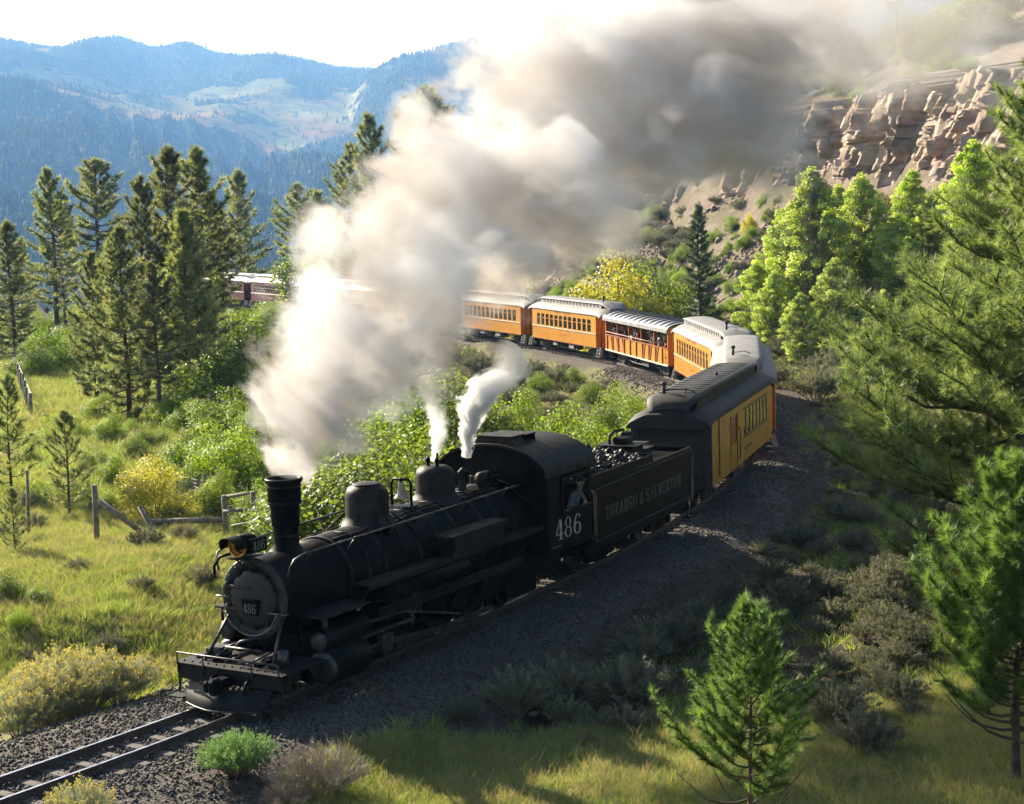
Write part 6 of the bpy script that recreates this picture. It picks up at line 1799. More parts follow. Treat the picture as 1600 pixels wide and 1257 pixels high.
# ------------------------------------------------------------------ sagebrush and rabbitbrush
SAGE = [sage_mesh('sagebrush', 400 + i, .85, .75, 90, 26, 'sage_leaves', .022, .065) for i in range(3)]
RAB = [sage_mesh('rabbitbrush', 420 + i, 1.15, 1.0, 150, 34, 'rabbit_leaves', .011, .085, True) for i in range(2)]
RND = [sage_mesh('round_bush', 430, .75, .72, 260, 26, 'round_bush', .012, .05)]
DRY = [sage_mesh('dry_bush', 440, .95, .85, 170, 14, 'dry_twigs', .008, .13)]
SP = ('foliage', 'stems', 'flowers')


def sage(u, y, s_, meshes, label, group=None, name='sagebrush', cat='shrub', rz=None):
    x, y, z = spot(u, y)
    return plant(name, label, cat, meshes, SP, (x, y, z - .04), (u * 2.3 + y) % 6.28 if rz is None else rz, s_, group)


GRB = 'rabbitbrush beside the rails'
for k, (u, y, s_, lab) in enumerate(((40, 33.0, 1.05, 'yellow-tipped rabbitbrush at the left edge beyond the rails'), (110, 33.6, 1.15, 'large yellow-tipped rabbitbrush left of the pilot, middle of the clump'), (168, 33.8, .95, 'grey-green rabbitbrush at the right end of the clump by the rails'), (75, 34.6, 1.1, 'tall yellow-flowered rabbitbrush at the back of the clump beyond the rails'), (5, 32.2, .8, 'low rabbitbrush cut by the left edge above the rails'), (95, 25.9, .62, 'small yellow-tipped rabbitbrush at the bottom edge, on the near side of the rails'))):
    sage(u, y, s_, RAB[k % 2], lab, GRB, 'rabbitbrush')
sage(352, 28.3, 1.02, RND[0], 'dense rounded bright green bush beside the near rail', None, 'round_bush')
sage(478, 27.7, 1.05, DRY[0], 'dry leafless grey-brown bush on the gravel at the bottom', None, 'dry_bush')
sage(425, 27.2, .55, DRY[0], 'small dry twiggy bush next to the bigger dry one', None, 'dry_bush', rz=2.2)
for k, (u, y, s_, lab) in enumerate(((872, 33.6, 1.35, 'big shaded sagebrush on the gravel slope below the cab'), (1000, 37.5, 1.0, 'shaded sagebrush below the tender'), (1350, 29.6, 1.0, 'pale sunlit sagebrush with upright stems right of the small pine'), (1300, 31.5, 1.2, 'shaded sagebrush behind the pale one at lower right'), (1425, 37, 1.1, 'pale grey bush under the branches of the large pine'), (1415, 33, .8, 'pale grey bush lower down under the large pine'), (1400, 36, .8, 'small grey bush at the shadow edge under the large pine'))):
    sage(u, y, s_, SAGE[k % 3], lab)
rg = np.random.default_rng(41)
TAKEN = []


def place_ok(x, y, r_):
    for a, b_, c in TAKEN:
        if (a - x) ** 2 + (b_ - y) ** 2 < (r_ + c) ** 2: return False
    TAKEN.append((x, y, r_)); return True


SECT = ((4, 'ahead of the cylinders'), (10, 'below the boiler'), (13, 'below the cab'), (21, 'below the tender'), (27, 'below the combine car front'), (34.5, 'below the combine car windows'), (99, 'behind the combine car'))
def size_word(v, a, b_): return 'small' if v < a else 'medium' if v < b_ else 'large'


n = t_ = 0
while n < 105 and t_ < 6000:
    t_ += 1
    s_ = rg.uniform(3, 46); d = rg.uniform(3.9, 13.5)
    c = tp(s_); h_ = float(np.interp(s_, TS, _h)); x = c[0] + math.cos(h_) * d; y = c[1] - math.sin(h_) * d
    sz = rg.choice([rg.uniform(.4, .7), rg.uniform(.7, 1.0), rg.uniform(1.0, 1.35)])
    if y < 31 or x > 17 or not place_ok(x, y, .42 * sz): continue
    z = float(ground_z(np.array([x]), np.array([y]))[0])
    where = next(w for e, w in SECT if s_ < e); how = 'close to the track' if d < 6 else 'partway down the slope' if d < 9.5 else 'far down the slope'
    plant('sagebrush', f'{size_word(sz, .7, 1.0)} shaded sagebrush {how}, {where}', 'shrub', SAGE[n % 3], SP, (x, y, z - .04), rg.uniform(0, 6.28), sz, 'sagebrush in the train shadow'); n += 1
SEC2 = ((34, 'opposite the combine car'), (50, 'opposite the end-on coach'), (64, 'opposite the bright yellow coach'), (78, 'below the open car'), (92, 'past the open car'), (999, 'below the coaches in the smoke'))
n = t_ = 0
while n < 125 and t_ < 9000:
    t_ += 1
    s_ = rg.uniform(22, 104); d = -rg.uniform(4.4, 19) if rg.random() < .8 else -rg.uniform(4.4, 26)
    c = tp(s_); h_ = float(np.interp(s_, TS, _h)); x = c[0] + math.cos(h_) * d; y = c[1] - math.sin(h_) * d
    sz = rg.choice([rg.uniform(.8, 1.1), rg.uniform(1.1, 1.6), rg.uniform(1.6, 2.1)])
    if y < 47 or x < -14 or not place_ok(x, y, .5 * sz): continue
    z = float(ground_z(np.array([x]), np.array([y]))[0])
    where = next(w for e, w in SEC2 if s_ < e); how = 'at the ballast edge' if d > -7.5 else 'mid-bend' if d > -13 else 'deep in the bend'
    if rg.random() < .2: plant('oak_shrub', f'small green shrub {how}, {where}', 'shrub', OAK[n % 5], BP, (x, y, z - .1), rg.uniform(0, 6.28), rg.uniform(.35, .62), 'small shrubs inside the bend')
    else: plant('sagebrush', f'{size_word(sz, 1.1, 1.6)} grey sagebrush {how}, {where}', 'shrub', SAGE[n % 3], SP, (x, y, z - .04), rg.uniform(0, 6.28), sz, 'sagebrush inside the bend')
    n += 1
n = t_ = 0
while n < 26 and t_ < 3000:
    t_ += 1
    y = rg.uniform(85, 128); u = rg.uniform(1190, 1330) if rg.random() < .5 else rg.uniform(830, 1180)
    if u < 1180: y = rg.uniform(122, 150)
    x, y_, z = spot(u, y); s1, d1_ = track_sd([x], [y])
    if d1_[0] < 5 or not place_ok(x, y, 1.2): continue
    where = 'behind the orange coaches' if u < 940 else 'behind the open car' if u < 1080 else 'behind the yellow coach' if u < 1185 else 'at the foot of the cottonwoods' if y > 105 else 'right of the end-on coach'
    plant('sagebrush', f'pale grey-green brush {where}, {"near the line" if d1_[0] < 10 else "further up"}', 'shrub', SAGE[n % 3], SP, (x, y, z - .04), rg.uniform(0, 6.28), rg.uniform(1.2, 2.6), 'brush behind the train'); n += 1
n = t_ = 0
while n < 22 and t_ < 3000:
    t_ += 1
    x = rg.uniform(-19, -6); y = rg.uniform(36, 62)
    s1, d1_ = track_sd([x], [y])
    if d1_[0] > -4.5 or x < -y * .31 or not place_ok(x, y, .8): continue
    z = float(ground_z(np.array([x]), np.array([y]))[0])
    where = 'in front of the broken fence' if y < 47 else 'around the broken fence' if y < 52 else 'behind the broken fence'
    plant('sagebrush', f'low meadow brush {where}, {"towards the edge" if x < -11 else "towards the engine"}', 'shrub', SAGE[n % 3], SP, (x, y, z - .04), rg.uniform(0, 6.28), rg.uniform(.35, .8), 'low brush in the left meadow'); n += 1

# ------------------------------------------------------------------ grass, weeds, stones (uncountable cover)
def blade_clump(name, seed, nb, h, r, wd, m):
    rg = np.random.default_rng(seed)
    q = rg.uniform(0, 6.28, nb); f = rg.random(nb) ** .7
    P_ = np.stack([np.cos(q) * r * f, np.sin(q) * r * f, 0 * q], -1)
    D_ = unit(np.stack([np.cos(q) * f * .6 + rg.normal(0, .22, nb), np.sin(q) * f * .6 + rg.normal(0, .22, nb), np.ones(nb)], -1))
    H_ = h * rg.uniform(.5, 1.15, (nb, 1)); s_ = unit(np.cross(D_, rg.normal(0, 1, (nb, 3)))) * wd / 2
    mid = P_ + D_ * H_ * .55; tip = P_ + D_ * H_ + np.stack([np.cos(q), np.sin(q), -.25 + 0 * q], -1) * H_ * .22
    V = np.stack([P_ - s_, P_ + s_, mid + s_ * .7, mid - s_ * .7, tip], 1).reshape(-1, 3)
    b = np.arange(nb)[:, None] * 5
    F = np.concatenate([np.concatenate([b, b + 1, b + 2], 1), np.concatenate([b, b + 2, b + 3], 1), np.concatenate([b + 3, b + 2, b + 4], 1)])
    return template(name, np_mesh(name, V, F, MAT[m], False, {'v': np.repeat(rg.random(nb), 5)}))


GR = [blade_clump('grass_clump', 500, 26, .30, .16, .012, 'grass_green'), blade_clump('dry_clump', 501, 22, .36, .15, .010, 'grass_dry'), blade_clump('weed_clump', 502, 20, .20, .18, .03, 'grass_green')]


def cover(n, x0, x1, y0, y1, fn, seed):
    rg = np.random.default_rng(seed)
    x, y = rg.uniform(x0, x1, n), rg.uniform(y0, y1, n)
    z, s, d, w = ground_z(x, y, True)
    keep = rg.random(n) < fn(x, y, s, d)
    # only what a camera near the photographer's place could see
    keep &= (np.abs(x) < y * .36 + 4)
    return np.stack([x, y, z - .01], -1)[keep]


patch = lambda x, y: .5 + .5 * fbm(x / 3, y / 3, 3, 55)


def d_left(x, y, s, d): return (d < -3.6) * (s < 30) * (x < -3) * np.clip(-.15 + 1.75 * patch(x, y), 0, 1) * sstep(3.6, 5.5, -d)
def d_left2(x, y, s, d): return (d < -7) * np.clip(.4 + 1.0 * patch(x, y), 0, 1)
def d_right(x, y, s, d): return (d > 3) * sstep(33.5, 29.5, y - .35 * np.maximum(x - 2, 0) - 1.5 * fbm(x / 3, y / 3, 2, 57)) * np.clip(.3 + 1.2 * patch(x, y), 0, 1)
def d_right2(x, y, s, d): return (d > 3.6) * (.25 + sstep(6, 11, x)) * .55 * patch(x, y)
def d_in(x, y, s, d): return (d < -4) * (s > 24) * .5 * patch(x, y)
def d_far(x, y, s, d): return (d > 6) * (hill_perp(x, y) < 20) * .6 * patch(x, y)


A1 = cover(52000, -22, -3, 33, 56, d_left, 1); A2 = cover(40000, -50, -9, 56, 150, d_left2, 2); A3 = cover(42000, -4, 13, 23, 38, d_right, 3); A4 = cover(30000, 1, 22, 29, 75, d_right2, 4); A5 = cover(16000, -20, 14, 52, 125, d_in, 5); A6 = cover(14000, 8, 40, 66, 125, d_far, 6)
for i, (nm, lab, sc0) in enumerate((('meadow_grass', 'green meadow grass left of the engine and in the foreground', 1.0), ('dry_grass', 'dry yellow grass mixed through the meadow', 1.0), ('weeds', 'low leafy weeds on the open ground', 1.0))):
    sets = []
    rg = np.random.default_rng(60 + i)
    for Pq, sc_, share in ((A1, 1.0, (.50, .30, .20)), (A2, 1.9, (.6, .25, .15)), (A3, .95, (.50, .36, .14)), (A4, 1.1, (.5, .2, .3)), (A5, 1.5, (.25, .55, .2)), (A6, 2.0, (.4, .45, .15))):
        r_ = _hash(np.arange(len(Pq)), np.arange(len(Pq)) * 0, 3) + .35 * fbm(Pq[:, 0] / 4, Pq[:, 1] / 4, 2, 91)
        lo_b, hi_b = sum(share[:i]), sum(share[:i + 1])
        mk = (r_ >= (lo_b if i else -9)) & (r_ < (hi_b if i < 2 else 9))
        sets.append((Pq[mk], rg.uniform(.55, 1.25, mk.sum()) * sc_ * sc0))
    tag(scatter(nm, np.concatenate([a for a, b_ in sets]), np.concatenate([b_ for a, b_ in sets]), GR[i], seed=i), lab, 'grass')

rg = np.random.default_rng(23)
ST = blade_clump('seed_stalk', 503, 5, .62, .10, .007, 'grass_dry')
Ps = np.concatenate([A3[::9], A1[::14], A4[::16]])
tag(scatter('seed_stalks', Ps, rg.uniform(.6, 1.15, len(Ps)), ST, seed=9), 'pale dry grass stalks standing above the meadow grass', 'grass')

# ballast stones and scattered rocks
def stone_template(name, seed, m):
    rg = np.random.default_rng(seed)
    v = icoV * (1 + rg.uniform(-.25, .25, (len(icoV), 1))) * [1, .8, .6]
    return template(name, np_mesh(name, v, icoF, MAT[m]))


rg = np.random.default_rng(8)
def ballast_pts(n, s0, s1, dmax, seed):
    rg = np.random.default_rng(seed)
    s = rg.uniform(s0, s1, n); d = rg.normal(0, 1, n) * dmax * .55
    h_ = np.interp(s, TS, _h); x = np.interp(s, TS, TX) + np.cos(h_) * d; y = np.interp(s, TS, TY) - np.sin(h_) * d
    return np.stack([x, y, ground_z(x, y) + .01], -1)


B1 = ballast_pts(42000, -14, 26, 3.0, 1); B2 = ballast_pts(14000, 26, 75, 3.2, 2)
tag(scatter('ballast_gravel', np.concatenate([B1, B2]), np.concatenate([rg.uniform(.016, .05, len(B1)), rg.uniform(.025, .07, len(B2))]), stone_template('ballast_stone', 1, 'ballast_stone'), rot=rg.uniform(0, 6.28, (len(B1) + len(B2), 3))), 'loose grey ballast gravel along the track', 'gravel')
n = 22000
y = rg.uniform(105, 240, n); p = rg.uniform(12, 37, n) ** 1.0
x = p / .95 - 2 - .33 * (y - 133)
z = ground_z(x, y)
tag(scatter('talus_rocks', np.stack([x, y, z], -1), rg.uniform(.05, .22, n) * (1 + 2.2 * (rg.random(n) < .04)), stone_template('talus_stone', 2, 'rock'), rot=rg.uniform(0, 6.28, (n, 3))), 'broken pinkish rock scattered down the talus slope', 'rocks')
for k, (u, y, s_, lab) in enumerate(((686, 30.0, .26, 'large pale tan stone on the dark ground below the engine'), (712, 30.4, .16, 'smaller pale stone right beside the large tan one'), (735, 31.5, .10, 'small stone uphill of the pair of tan stones'), (822, 33.0, .12, 'small grey stone on the slope below the cab'), (660, 27.2, .10, 'little pale stone near the bottom grass'), (935, 33.6, .13, 'small stone to the right of the big shaded sagebrush'))):
    x, y_, z = spot(u, y)
    tag(lumps('stone', [np.array([0, 0, 0.0])], [1.0], MAT['pale_stone'], None, 40 + k), lab, 'stone')
    o = bpy.context.scene.objects[-1] if False else COL.objects[-1]
    o.location = (x, y, z + s_ * .25); o.scale = (s_, s_ * .85, s_ * .8); o.rotation_euler = (0, 0, k)

# valley forest on the low ground beyond the left trees
rg = np.random.default_rng(19)
n = 1500
azv = rg.uniform(-24, -1, n); rv = np.sqrt(rg.uniform(260 ** 2, 1150 ** 2, n))
xv, yv = rv * np.sin(np.radians(azv)), rv * np.cos(np.radians(azv))
kp = hill_perp(xv, yv) < 6
P_ = np.stack([xv[kp], yv[kp], ground_z(xv[kp], yv[kp]) - .3], -1)
tag(scatter('valley_forest', P_, rg.uniform(.9, 1.7, len(P_)), template('valley_conifer', SPRUCE[0][1])), 'dark conifer forest on the valley floor beyond the left pines', 'forest')

# undergrowth filling the left middle distance, and low grey brush
rg = np.random.default_rng(29)
n = 420
azv = rg.uniform(-22, -7, n); rv = rg.uniform(105, 260, n)
xv, yv = rv * np.sin(np.radians(azv)), rv * np.cos(np.radians(azv))
s1, d1_ = track_sd(xv, yv)
kp = (d1_ < -7) & ~((rv < 150) & (azv < -13.2))
P_ = np.stack([xv[kp], yv[kp], ground_z(xv[kp], yv[kp]) - .2], -1)
tag(scatter('undergrowth', P_, rg.uniform(.6, 1.35, len(P_)), template('undergrowth_leaves', OAK[1][1])), 'thick leafy undergrowth beyond the left pines', 'undergrowth')
n = 3800
s_ = rg.uniform(2, 108, n); sd = np.where(rg.random(n) < .62, -1, 1); d = sd * rg.uniform(3.4, 22, n)
h_ = np.interp(s_, TS, _h); x = np.interp(s_, TS, TX) + np.cos(h_) * d; y = np.interp(s_, TS, TY) - np.sin(h_) * d
kp = (y > 31) & (np.abs(x) < .33 * y + 2) & ((d > 0) | ((s_ > 20) & (x > -15))) & ~((d > 0) & (s_ > 60))
kp &= (fbm(x / 4, y / 4, 3, 66) > -.15)
P_ = np.stack([x, y, ground_z(x, y) - .03], -1)[kp]
tag(scatter('low_brush', P_, rg.uniform(.25, .62, len(P_)) * (1 + .5 * (d[kp] < 0)), template('low_brush_leaves', SAGE[0][0])), 'low grey-green brush covering the ground between the sagebrush', 'brush')

rg = np.random.default_rng(37)
n = 700
y = rg.uniform(95, 205, n); p = rg.uniform(11, 36, n); x = p / .95 - 2 - .33 * (y - 133)
kp = fbm(x / 9, y / 9, 3, 68) > .02
P_ = np.stack([x, y, ground_z(x, y) - .1], -1)[kp]
tag(scatter('slope_scrub', P_, rg.uniform(.22, .62, len(P_)), template('slope_scrub_leaves', OAK[2][1])), 'low green scrub spotted over the talus slope', 'scrub')
P_ = np.stack([x, y, ground_z(x, y) - .1], -1)[~kp]
tag(scatter('slope_brush', P_, rg.uniform(.8, 1.7, len(P_)), template('slope_brush_leaves', SAGE[1][0])), 'grey brush spotted over the talus slope', 'brush')
# ------------------------------------------------------------------ fences, gate, posts
def fpt(u, v, y):
    d = pix_ray(u, v); k = y / d[1]
    return Vector((d[0] * k, y, CAM_Z + d[2] * k))


OW = MAT['old_wood']


def gz(x, y): return float(ground_z(np.array([x]), np.array([y]))[0])


def stick(name, a, b_, r, label, cat, parent=None):
    m = MB(); a, b_ = Vector(a), Vector(b_)
    mid = (a + b_) / 2 + Vector((.01, .01, 0))
    m.tube([a, mid, b_], [r, r * .95, r * .9], 8)
    o = m.build(name, OW, parent)
    if parent is None: tag(o, label, cat)
    return o


D0 = 48.0
b0 = fpt(152, 860, D0); b0.z = gz(b0.x, b0.y) - .2
stick('fence_post', b0, fpt(147, 758, D0), .09, 'tall weathered post leaning left of the broken fence', 'post')
stick('fence_rail', fpt(156, 784, D0 - .1), fpt(220, 831, D0 - .1), .085, 'heavy timber fallen diagonally from the tall weathered post', 'timber')
b0 = fpt(257, 876, D0 - .6); b0.z = gz(b0.x, b0.y) - .15
stick('fence_post', b0, fpt(218, 791, D0 - .2), .075, 'post leaning sharply left at the end of the fallen timber', 'post')
b0 = fpt(43, 822, 50); b0.z = gz(b0.x, b0.y) - .2
stick('fence_post', b0, fpt(42, 735, 50), .05, 'thin grey post standing alone near the small pine', 'post')
# timber brace with two uprights and rails
br = empty('fence_brace'); tag(br, 'weathered H-shaped timber fence brace left of the smokestack', 'fence')
D1 = 50.0
def up(u, v0, v1, y, r):
    a = fpt(u, v0, y); a.z = gz(a.x, a.y) - .2; t_ = fpt(u, v1, y); t_.x = a.x - .03
    stick('post', a, t_, r, None, None, br)
up(354, 850, 774, D1, .085); up(399, 840, 768, D1 - .6, .085); up(382, 836, 786, D1 + 2.2, .07); up(362, 840, 790, D1 + 1.6, .06)
stick('rail', fpt(355, 776, D1), fpt(400, 770, D1 - .6), .055, None, None, br); stick('rail', fpt(350, 799, D1 - .1), fpt(398, 796, D1 - .7), .06, None, None, br); stick('rail', fpt(362, 822, D1 + .1), fpt(400, 816, D1 - .5), .045, None, None, br)
stick('fence_rail', fpt(232, 816, D1 + .3), fpt(352, 812, D1 + .1), .095, 'long horizontal rail running from the leaning post to the timber brace', 'timber')
# wire fence behind the brace
wf = empty('wire_fence'); tag(wf, 'low wire mesh fence on thin stakes behind the horizontal rail', 'fence')
pts = []
for k, (u, y) in enumerate(((280, 55.5), (292, 55.2), (304, 54.9), (310, 54.6), (322, 54.4), (334, 54.0), (345, 53.6), (352, 53.2))):
    a = fpt(u, 845, y); a.z = gz(a.x, a.y) - .1; t_ = a + Vector((.02, 0, 1.25 + .1 * (k % 3)))
    m = MB(); m.tube([a, t_], .05 if k in (0, 4) else .022, 6); m.build('stake', OW, wf); pts.append(a)
for k in range(9):
    m = MB(); m.tube([p + Vector((0, -.03, .18 + .12 * k)) for p in pts], .006, 4); m.build('wire', MAT['wire'], wf)
# long meadow fence
mf = empty('meadow_fence'); tag(mf, 'long post and wire fence running away across the meadow at the left', 'fence')
A_, B_ = np.array([-24.6, 85.5]), np.array([-53.5, 176.0])
pts = []
for k, f in enumerate(np.linspace(0, 1, 24) ** 1.15):
    p = A_ + (B_ - A_) * f; z = gz(*p)
    m = MB(); m.tube([(p[0], p[1], z - .2), (p[0] + .03 * math.sin(k * 2.1), p[1], z + 1.35 + .15 * math.sin(k * 5))], .085, 6); m.build('post', OW, mf); pts.append(Vector((p[0], p[1], z)))
for hgt in (.35, .7, 1.05, 1.25):
    m = MB(); m.tube([p + Vector((.1, 0, hgt)) for p in pts], .012, 4); m.build('wire', MAT['wire'], mf)
o = lumps('stone', [np.array([0, 0, 0.])], [1.0], MAT['rock'], None, 71); tag(o, 'grey boulder at the near end of the meadow fence', 'stone')
p = fpt(68, 655, 85); o.location = (p.x, p.y, gz(p.x, p.y) + .15); o.scale = (.5, .4, .35)
# ------------------------------------------------------------------ smoke and steam: real volumes along curved paths
def ray_pt(u, v, y):
    d = pix_ray(u, v); k = y / d[1]
    return np.array([d[0] * k, y, CAM_Z + d[2] * k])


def plume(name, rows, axis, col, absorb, dens, label, nscale=1.5, amp=1.5, soft=.30, aniso=.25, step=1.0, seed=0.0, rough=.62, lump=1.42, soot_shade=None):
    """rows: (point, radius, density) along the path; the shader follows the same path in the object's own space"""
    Pq = np.array([r_[0] for r_ in rows]); O = Pq[0].copy()
    Rq = np.array([r_[1] for r_ in rows]); Dq = np.array([r_[2] for r_ in rows])
    m = np.array(axis, float); m /= np.linalg.norm(m)
    e1 = np.cross(m, [0, 0, 1.]); e1 /= np.linalg.norm(e1); e2 = np.cross(m, e1)
    # resample smoothly
    tt = np.linspace(0, len(rows) - 1, 60); ii = np.arange(len(rows))
    def sm(a):
        f = np.interp(tt, ii, a)
        for _ in range(6): f[1:-1] = .25 * f[:-2] + .5 * f[1:-1] + .25 * f[2:]
        return f
    X = np.stack([sm(Pq[:, c]) for c in range(3)], -1) - O; Rr = sm(Rq); Dd = sm(Dq)
    q = X @ m; A = X @ e1; B = X @ e2
    q = np.maximum.accumulate(q + np.arange(60) * 1e-5)
    qm = q[-1]
    T = np.concatenate([[0], np.cumsum(np.diff(q) / (.5 * (Rr[1:] + Rr[:-1])))])
    amax, rmax, dmax, tmax = max(np.abs(A).max(), np.abs(B).max()) * 1.01, Rr.max(), Dd.max(), T.max()
    mt = bpy.data.materials.new(name); mt.use_nodes = True
    t = mt.node_tree; N, L = t.nodes, t.links
    N.remove(N['Principled BSDF'])
    tc = N.new('ShaderNodeTexCoord')

    def val(op, a, b_=None, c=None, clamp=False):
        n = N.new('ShaderNodeMath'); n.operation = op; n.use_clamp = clamp
        for i, s_ in enumerate((a, b_, c)):
            if s_ is None: continue
            if isinstance(s_, (int, float)): n.inputs[i].default_value = s_
            else: L.new(s_, n.inputs[i])
        return n.outputs[0]

    def dot(vec, d_):
        n = N.new('ShaderNodeVectorMath'); n.operation = 'DOT_PRODUCT'; L.new(vec, n.inputs[0]); n.inputs[1].default_value = tuple(d_); return n.outputs['Value']
    P0 = tc.outputs['Object']
    qs, as_, bs = dot(P0, m), dot(P0, e1), dot(P0, e2)
    qn = val('MULTIPLY', qs, 1.0 / qm, clamp=True)

    def curve3(f0, f1, f2):
        cb = N.new('ShaderNodeCombineXYZ')
        for i in range(3): L.new(qn, cb.inputs[i])
        vc = N.new('ShaderNodeVectorCurve'); L.new(cb.outputs[0], vc.inputs['Vector'])
        for c, f in zip(vc.mapping.curves, (f0, f1, f2)):
            xs = np.linspace(0, 1, 15); ys = np.interp(xs, q / qm, f)
            c.points[0].location = (xs[0], ys[0]); c.points[-1].location = (1, ys[-1])
            for a_, b_ in zip(xs[1:-1], ys[1:-1]): c.points.new(a_, b_)
        vc.mapping.use_clip = False
        vc.mapping.extend = 'HORIZONTAL'
        vc.mapping.update()
        s_ = N.new('ShaderNodeSeparateXYZ'); L.new(vc.outputs[0], s_.inputs[0])
        return s_.outputs
    c1 = curve3(A / amax, B / amax, Rr / rmax); c2 = curve3(Dd / dmax, T / tmax, T * 0)
    r_ = val('MULTIPLY', c1[2], rmax)
    a = val('DIVIDE', val('SUBTRACT', as_, val('MULTIPLY', c1[0], amax)), r_)
    b_ = val('DIVIDE', val('SUBTRACT', bs, val('MULTIPLY', c1[1], amax)), r_)
    tl = val('MULTIPLY', c2[1], tmax)
    cb = N.new('ShaderNodeCombineXYZ'); L.new(a, cb.inputs[0]); L.new(b_, cb.inputs[1]); L.new(tl, cb.inputs[2])
    ad = N.new('ShaderNodeVectorMath'); ad.operation = 'ADD'; L.new(cb.outputs[0], ad.inputs[0]); ad.inputs[1].default_value = (seed, seed * .7, -seed)
    nz = N.new('ShaderNodeTexNoise'); nz.inputs['Scale'].default_value = nscale; nz.inputs['Detail'].default_value = 4.5; nz.inputs['Roughness'].default_value = rough; nz.inputs['Distortion'].default_value = .35
    L.new(ad.outputs[0], nz.inputs['Vector'])
    nz2 = N.new('ShaderNodeTexNoise'); nz2.inputs['Scale'].default_value = nscale * .42; nz2.inputs['Detail'].default_value = 2.0
    L.new(ad.outputs[0], nz2.inputs['Vector'])
    rad = val('SQRT', val('ADD', val('MULTIPLY', a, a), val('MULTIPLY', b_, b_)))
    s_ = val('ADD', val('SUBTRACT', 1.0, rad), val('ADD', val('MULTIPLY', val('SUBTRACT', nz.outputs[0], .5), amp * 2), val('MULTIPLY', val('SUBTRACT', nz2.outputs[0], .5), amp * 1.5)))
    mr = N.new('ShaderNodeMapRange'); mr.interpolation_type = 'SMOOTHSTEP'; mr.inputs[1].default_value = 0.02; mr.inputs[2].default_value = soft; L.new(s_, mr.inputs[0])
    # fade just inside the path's two ends
    e0 = N.new('ShaderNodeMapRange'); e0.inputs[1].default_value = 0.0; e0.inputs[2].default_value = .004; L.new(val('MULTIPLY', qs, 1.0 / qm), e0.inputs[0])
    de = val('MULTIPLY', val('MULTIPLY', mr.outputs[0], e0.outputs[0]), val('MULTIPLY', c2[0], dmax * dens))
    pv = N.new('ShaderNodeVolumePrincipled')
    pv.inputs['Color'].default_value = (*col, 1); pv.inputs['Absorption Color'].default_value = (*absorb, 1); pv.inputs['Anisotropy'].default_value = aniso
    L.new(de, pv.inputs['Density'])
    if soot_shade:  # darker brown patches by noise: soot, and underside shade put into the colour
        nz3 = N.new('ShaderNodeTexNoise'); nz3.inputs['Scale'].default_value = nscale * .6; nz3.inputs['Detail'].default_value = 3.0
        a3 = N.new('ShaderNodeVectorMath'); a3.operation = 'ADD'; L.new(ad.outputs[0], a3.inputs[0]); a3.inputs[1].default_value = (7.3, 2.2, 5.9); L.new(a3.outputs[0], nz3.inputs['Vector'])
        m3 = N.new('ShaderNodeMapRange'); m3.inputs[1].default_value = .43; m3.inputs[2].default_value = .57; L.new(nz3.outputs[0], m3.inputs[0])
        x3 = N.new('ShaderNodeMix'); x3.data_type = 'RGBA'; x3.inputs[6].default_value = (*col, 1); x3.inputs[7].default_value = (*soot_shade, 1); L.new(m3.outputs[0], x3.inputs[0]); L.new(x3.outputs[2], pv.inputs['Color'])
    L.new(pv.outputs[0], N['Material Output'].inputs['Volume'])
    mt.cycles.volume_step_rate = step
    b = MB(); b.tube([tuple(x) for x in X], list(Rr * lump + .02), 20)
    o = b.build(name, mt)
    o.location = tuple(O)
    tag(o, label, 'smoke' if 'smoke' in name else 'steam', None, 'stuff')
    return o


W = F_PX
rows = [(444, 750, 26, 33.4, 6.0), (452, 708, 36, 33.8, 5.0), (470, 655, 66, 34.6, 2.6), (508, 595, 105, 36.0, 1.6), (556, 522, 138, 37.6, 1.0), (616, 440, 138, 40.0, .85), (712, 348, 136, 44.0, .80), (838, 250, 160, 49.5, .72), (950, 165, 200, 56.0, .64), (1080, 82, 196, 63.5, .44), (1245, 24, 170, 72, .13), (1430, 5, 185, 80, .05), (1620, -50, 180, 88, .02)]
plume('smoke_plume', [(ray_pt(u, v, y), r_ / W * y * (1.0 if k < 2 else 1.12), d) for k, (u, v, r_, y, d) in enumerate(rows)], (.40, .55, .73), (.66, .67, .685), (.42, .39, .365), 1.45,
      'thick grey-brown coal smoke pouring from the smokestack and drifting back over the train', step=.6, seed=3.1, amp=1.35, soft=.34, nscale=1.7, soot_shade=(.36, .33, .31), aniso=.0)
y0 = 39.3
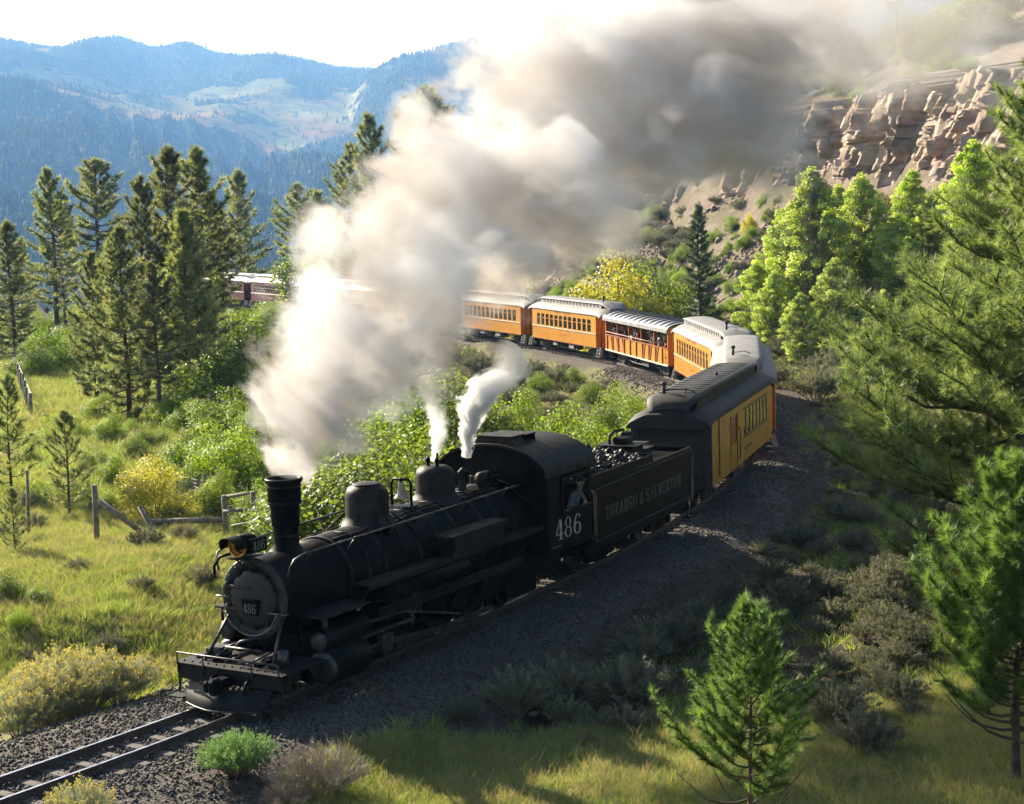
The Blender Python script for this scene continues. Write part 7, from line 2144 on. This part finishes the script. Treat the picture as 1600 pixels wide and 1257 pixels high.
plume('steam_plume', [(ray_pt(u, v, y), r_ / W * y, d) for u, v, r_, y, d in ((727, 716, 6, 39.2, 14), (729, 690, 12, 39.3, 12), (734, 655, 19, 39.5, 8), (746, 622, 28, 39.8, 4.5), (768, 594, 36, 40.3, 2.4), (794, 580, 36, 40.8, 1.0))], (.3, .1, .95), (.99, .99, .99), (.9, .9, .9), 2.6,
      'bright white steam jet rising from the safety valves in front of the cab', step=.25, seed=8.4, amp=.95, soft=.5)
plume('steam_plume', [(ray_pt(u, v, y), r_ / W * y, d) for u, v, r_, y, d in ((678, 722, 5, 38.2, 9), (682, 700, 11, 38.3, 6), (687, 670, 16, 38.5, 2.6), (678, 634, 21, 38.9, 1.5), (666, 604, 20, 39.3, .6))], (.05, .1, .99), (.99, .99, .99), (.9, .9, .9), 2.0,
      'thin white steam wisp rising beside the steam dome whistle', step=.25, seed=15.7, amp=1.0, soft=.5)

# ------------------------------------------------------------------ haze between here and the mountains
hz = MB(); hz.box(-6950, 6950, -1000, 7000, -190, 1150)
hm = bpy.data.materials.new('haze'); hm.use_nodes = True
t = hm.node_tree; t.nodes.remove(t.nodes['Principled BSDF'])
pv = t.nodes.new('ShaderNodeVolumePrincipled')
pv.inputs['Color'].default_value = (.22, .49, 1.0, 1); pv.inputs['Density'].default_value = 1.15e-4; pv.inputs['Absorption Color'].default_value = (1, 1, 1, 1); pv.inputs['Anisotropy'].default_value = .15
t.links.new(pv.outputs[0], t.nodes['Material Output'].inputs['Volume'])
hzo = hz.build('haze', hm)
tag(hzo, kind='stuff')
# ------------------------------------------------------------------ things that still share a label are told apart by their order from the left
ORD = ['leftmost'] + [w + ' from left' for w in 'second third fourth fifth sixth seventh eighth ninth tenth eleventh twelfth thirteenth fourteenth fifteenth sixteenth seventeenth eighteenth nineteenth twentieth'.split()]
same = {}
for o in SC.objects:
    if o.parent is None and 'label' in o.keys() and 'category' in o.keys(): same.setdefault(o['label'], []).append(o)
for lab, os_ in same.items():
    if len(os_) < 2 or len(os_) > len(ORD): continue
    os_.sort(key=lambda o: o.location.x / max(o.location.y, 1))
    for w, o in zip(ORD, os_): o['label'] = f'{lab}, {w}'
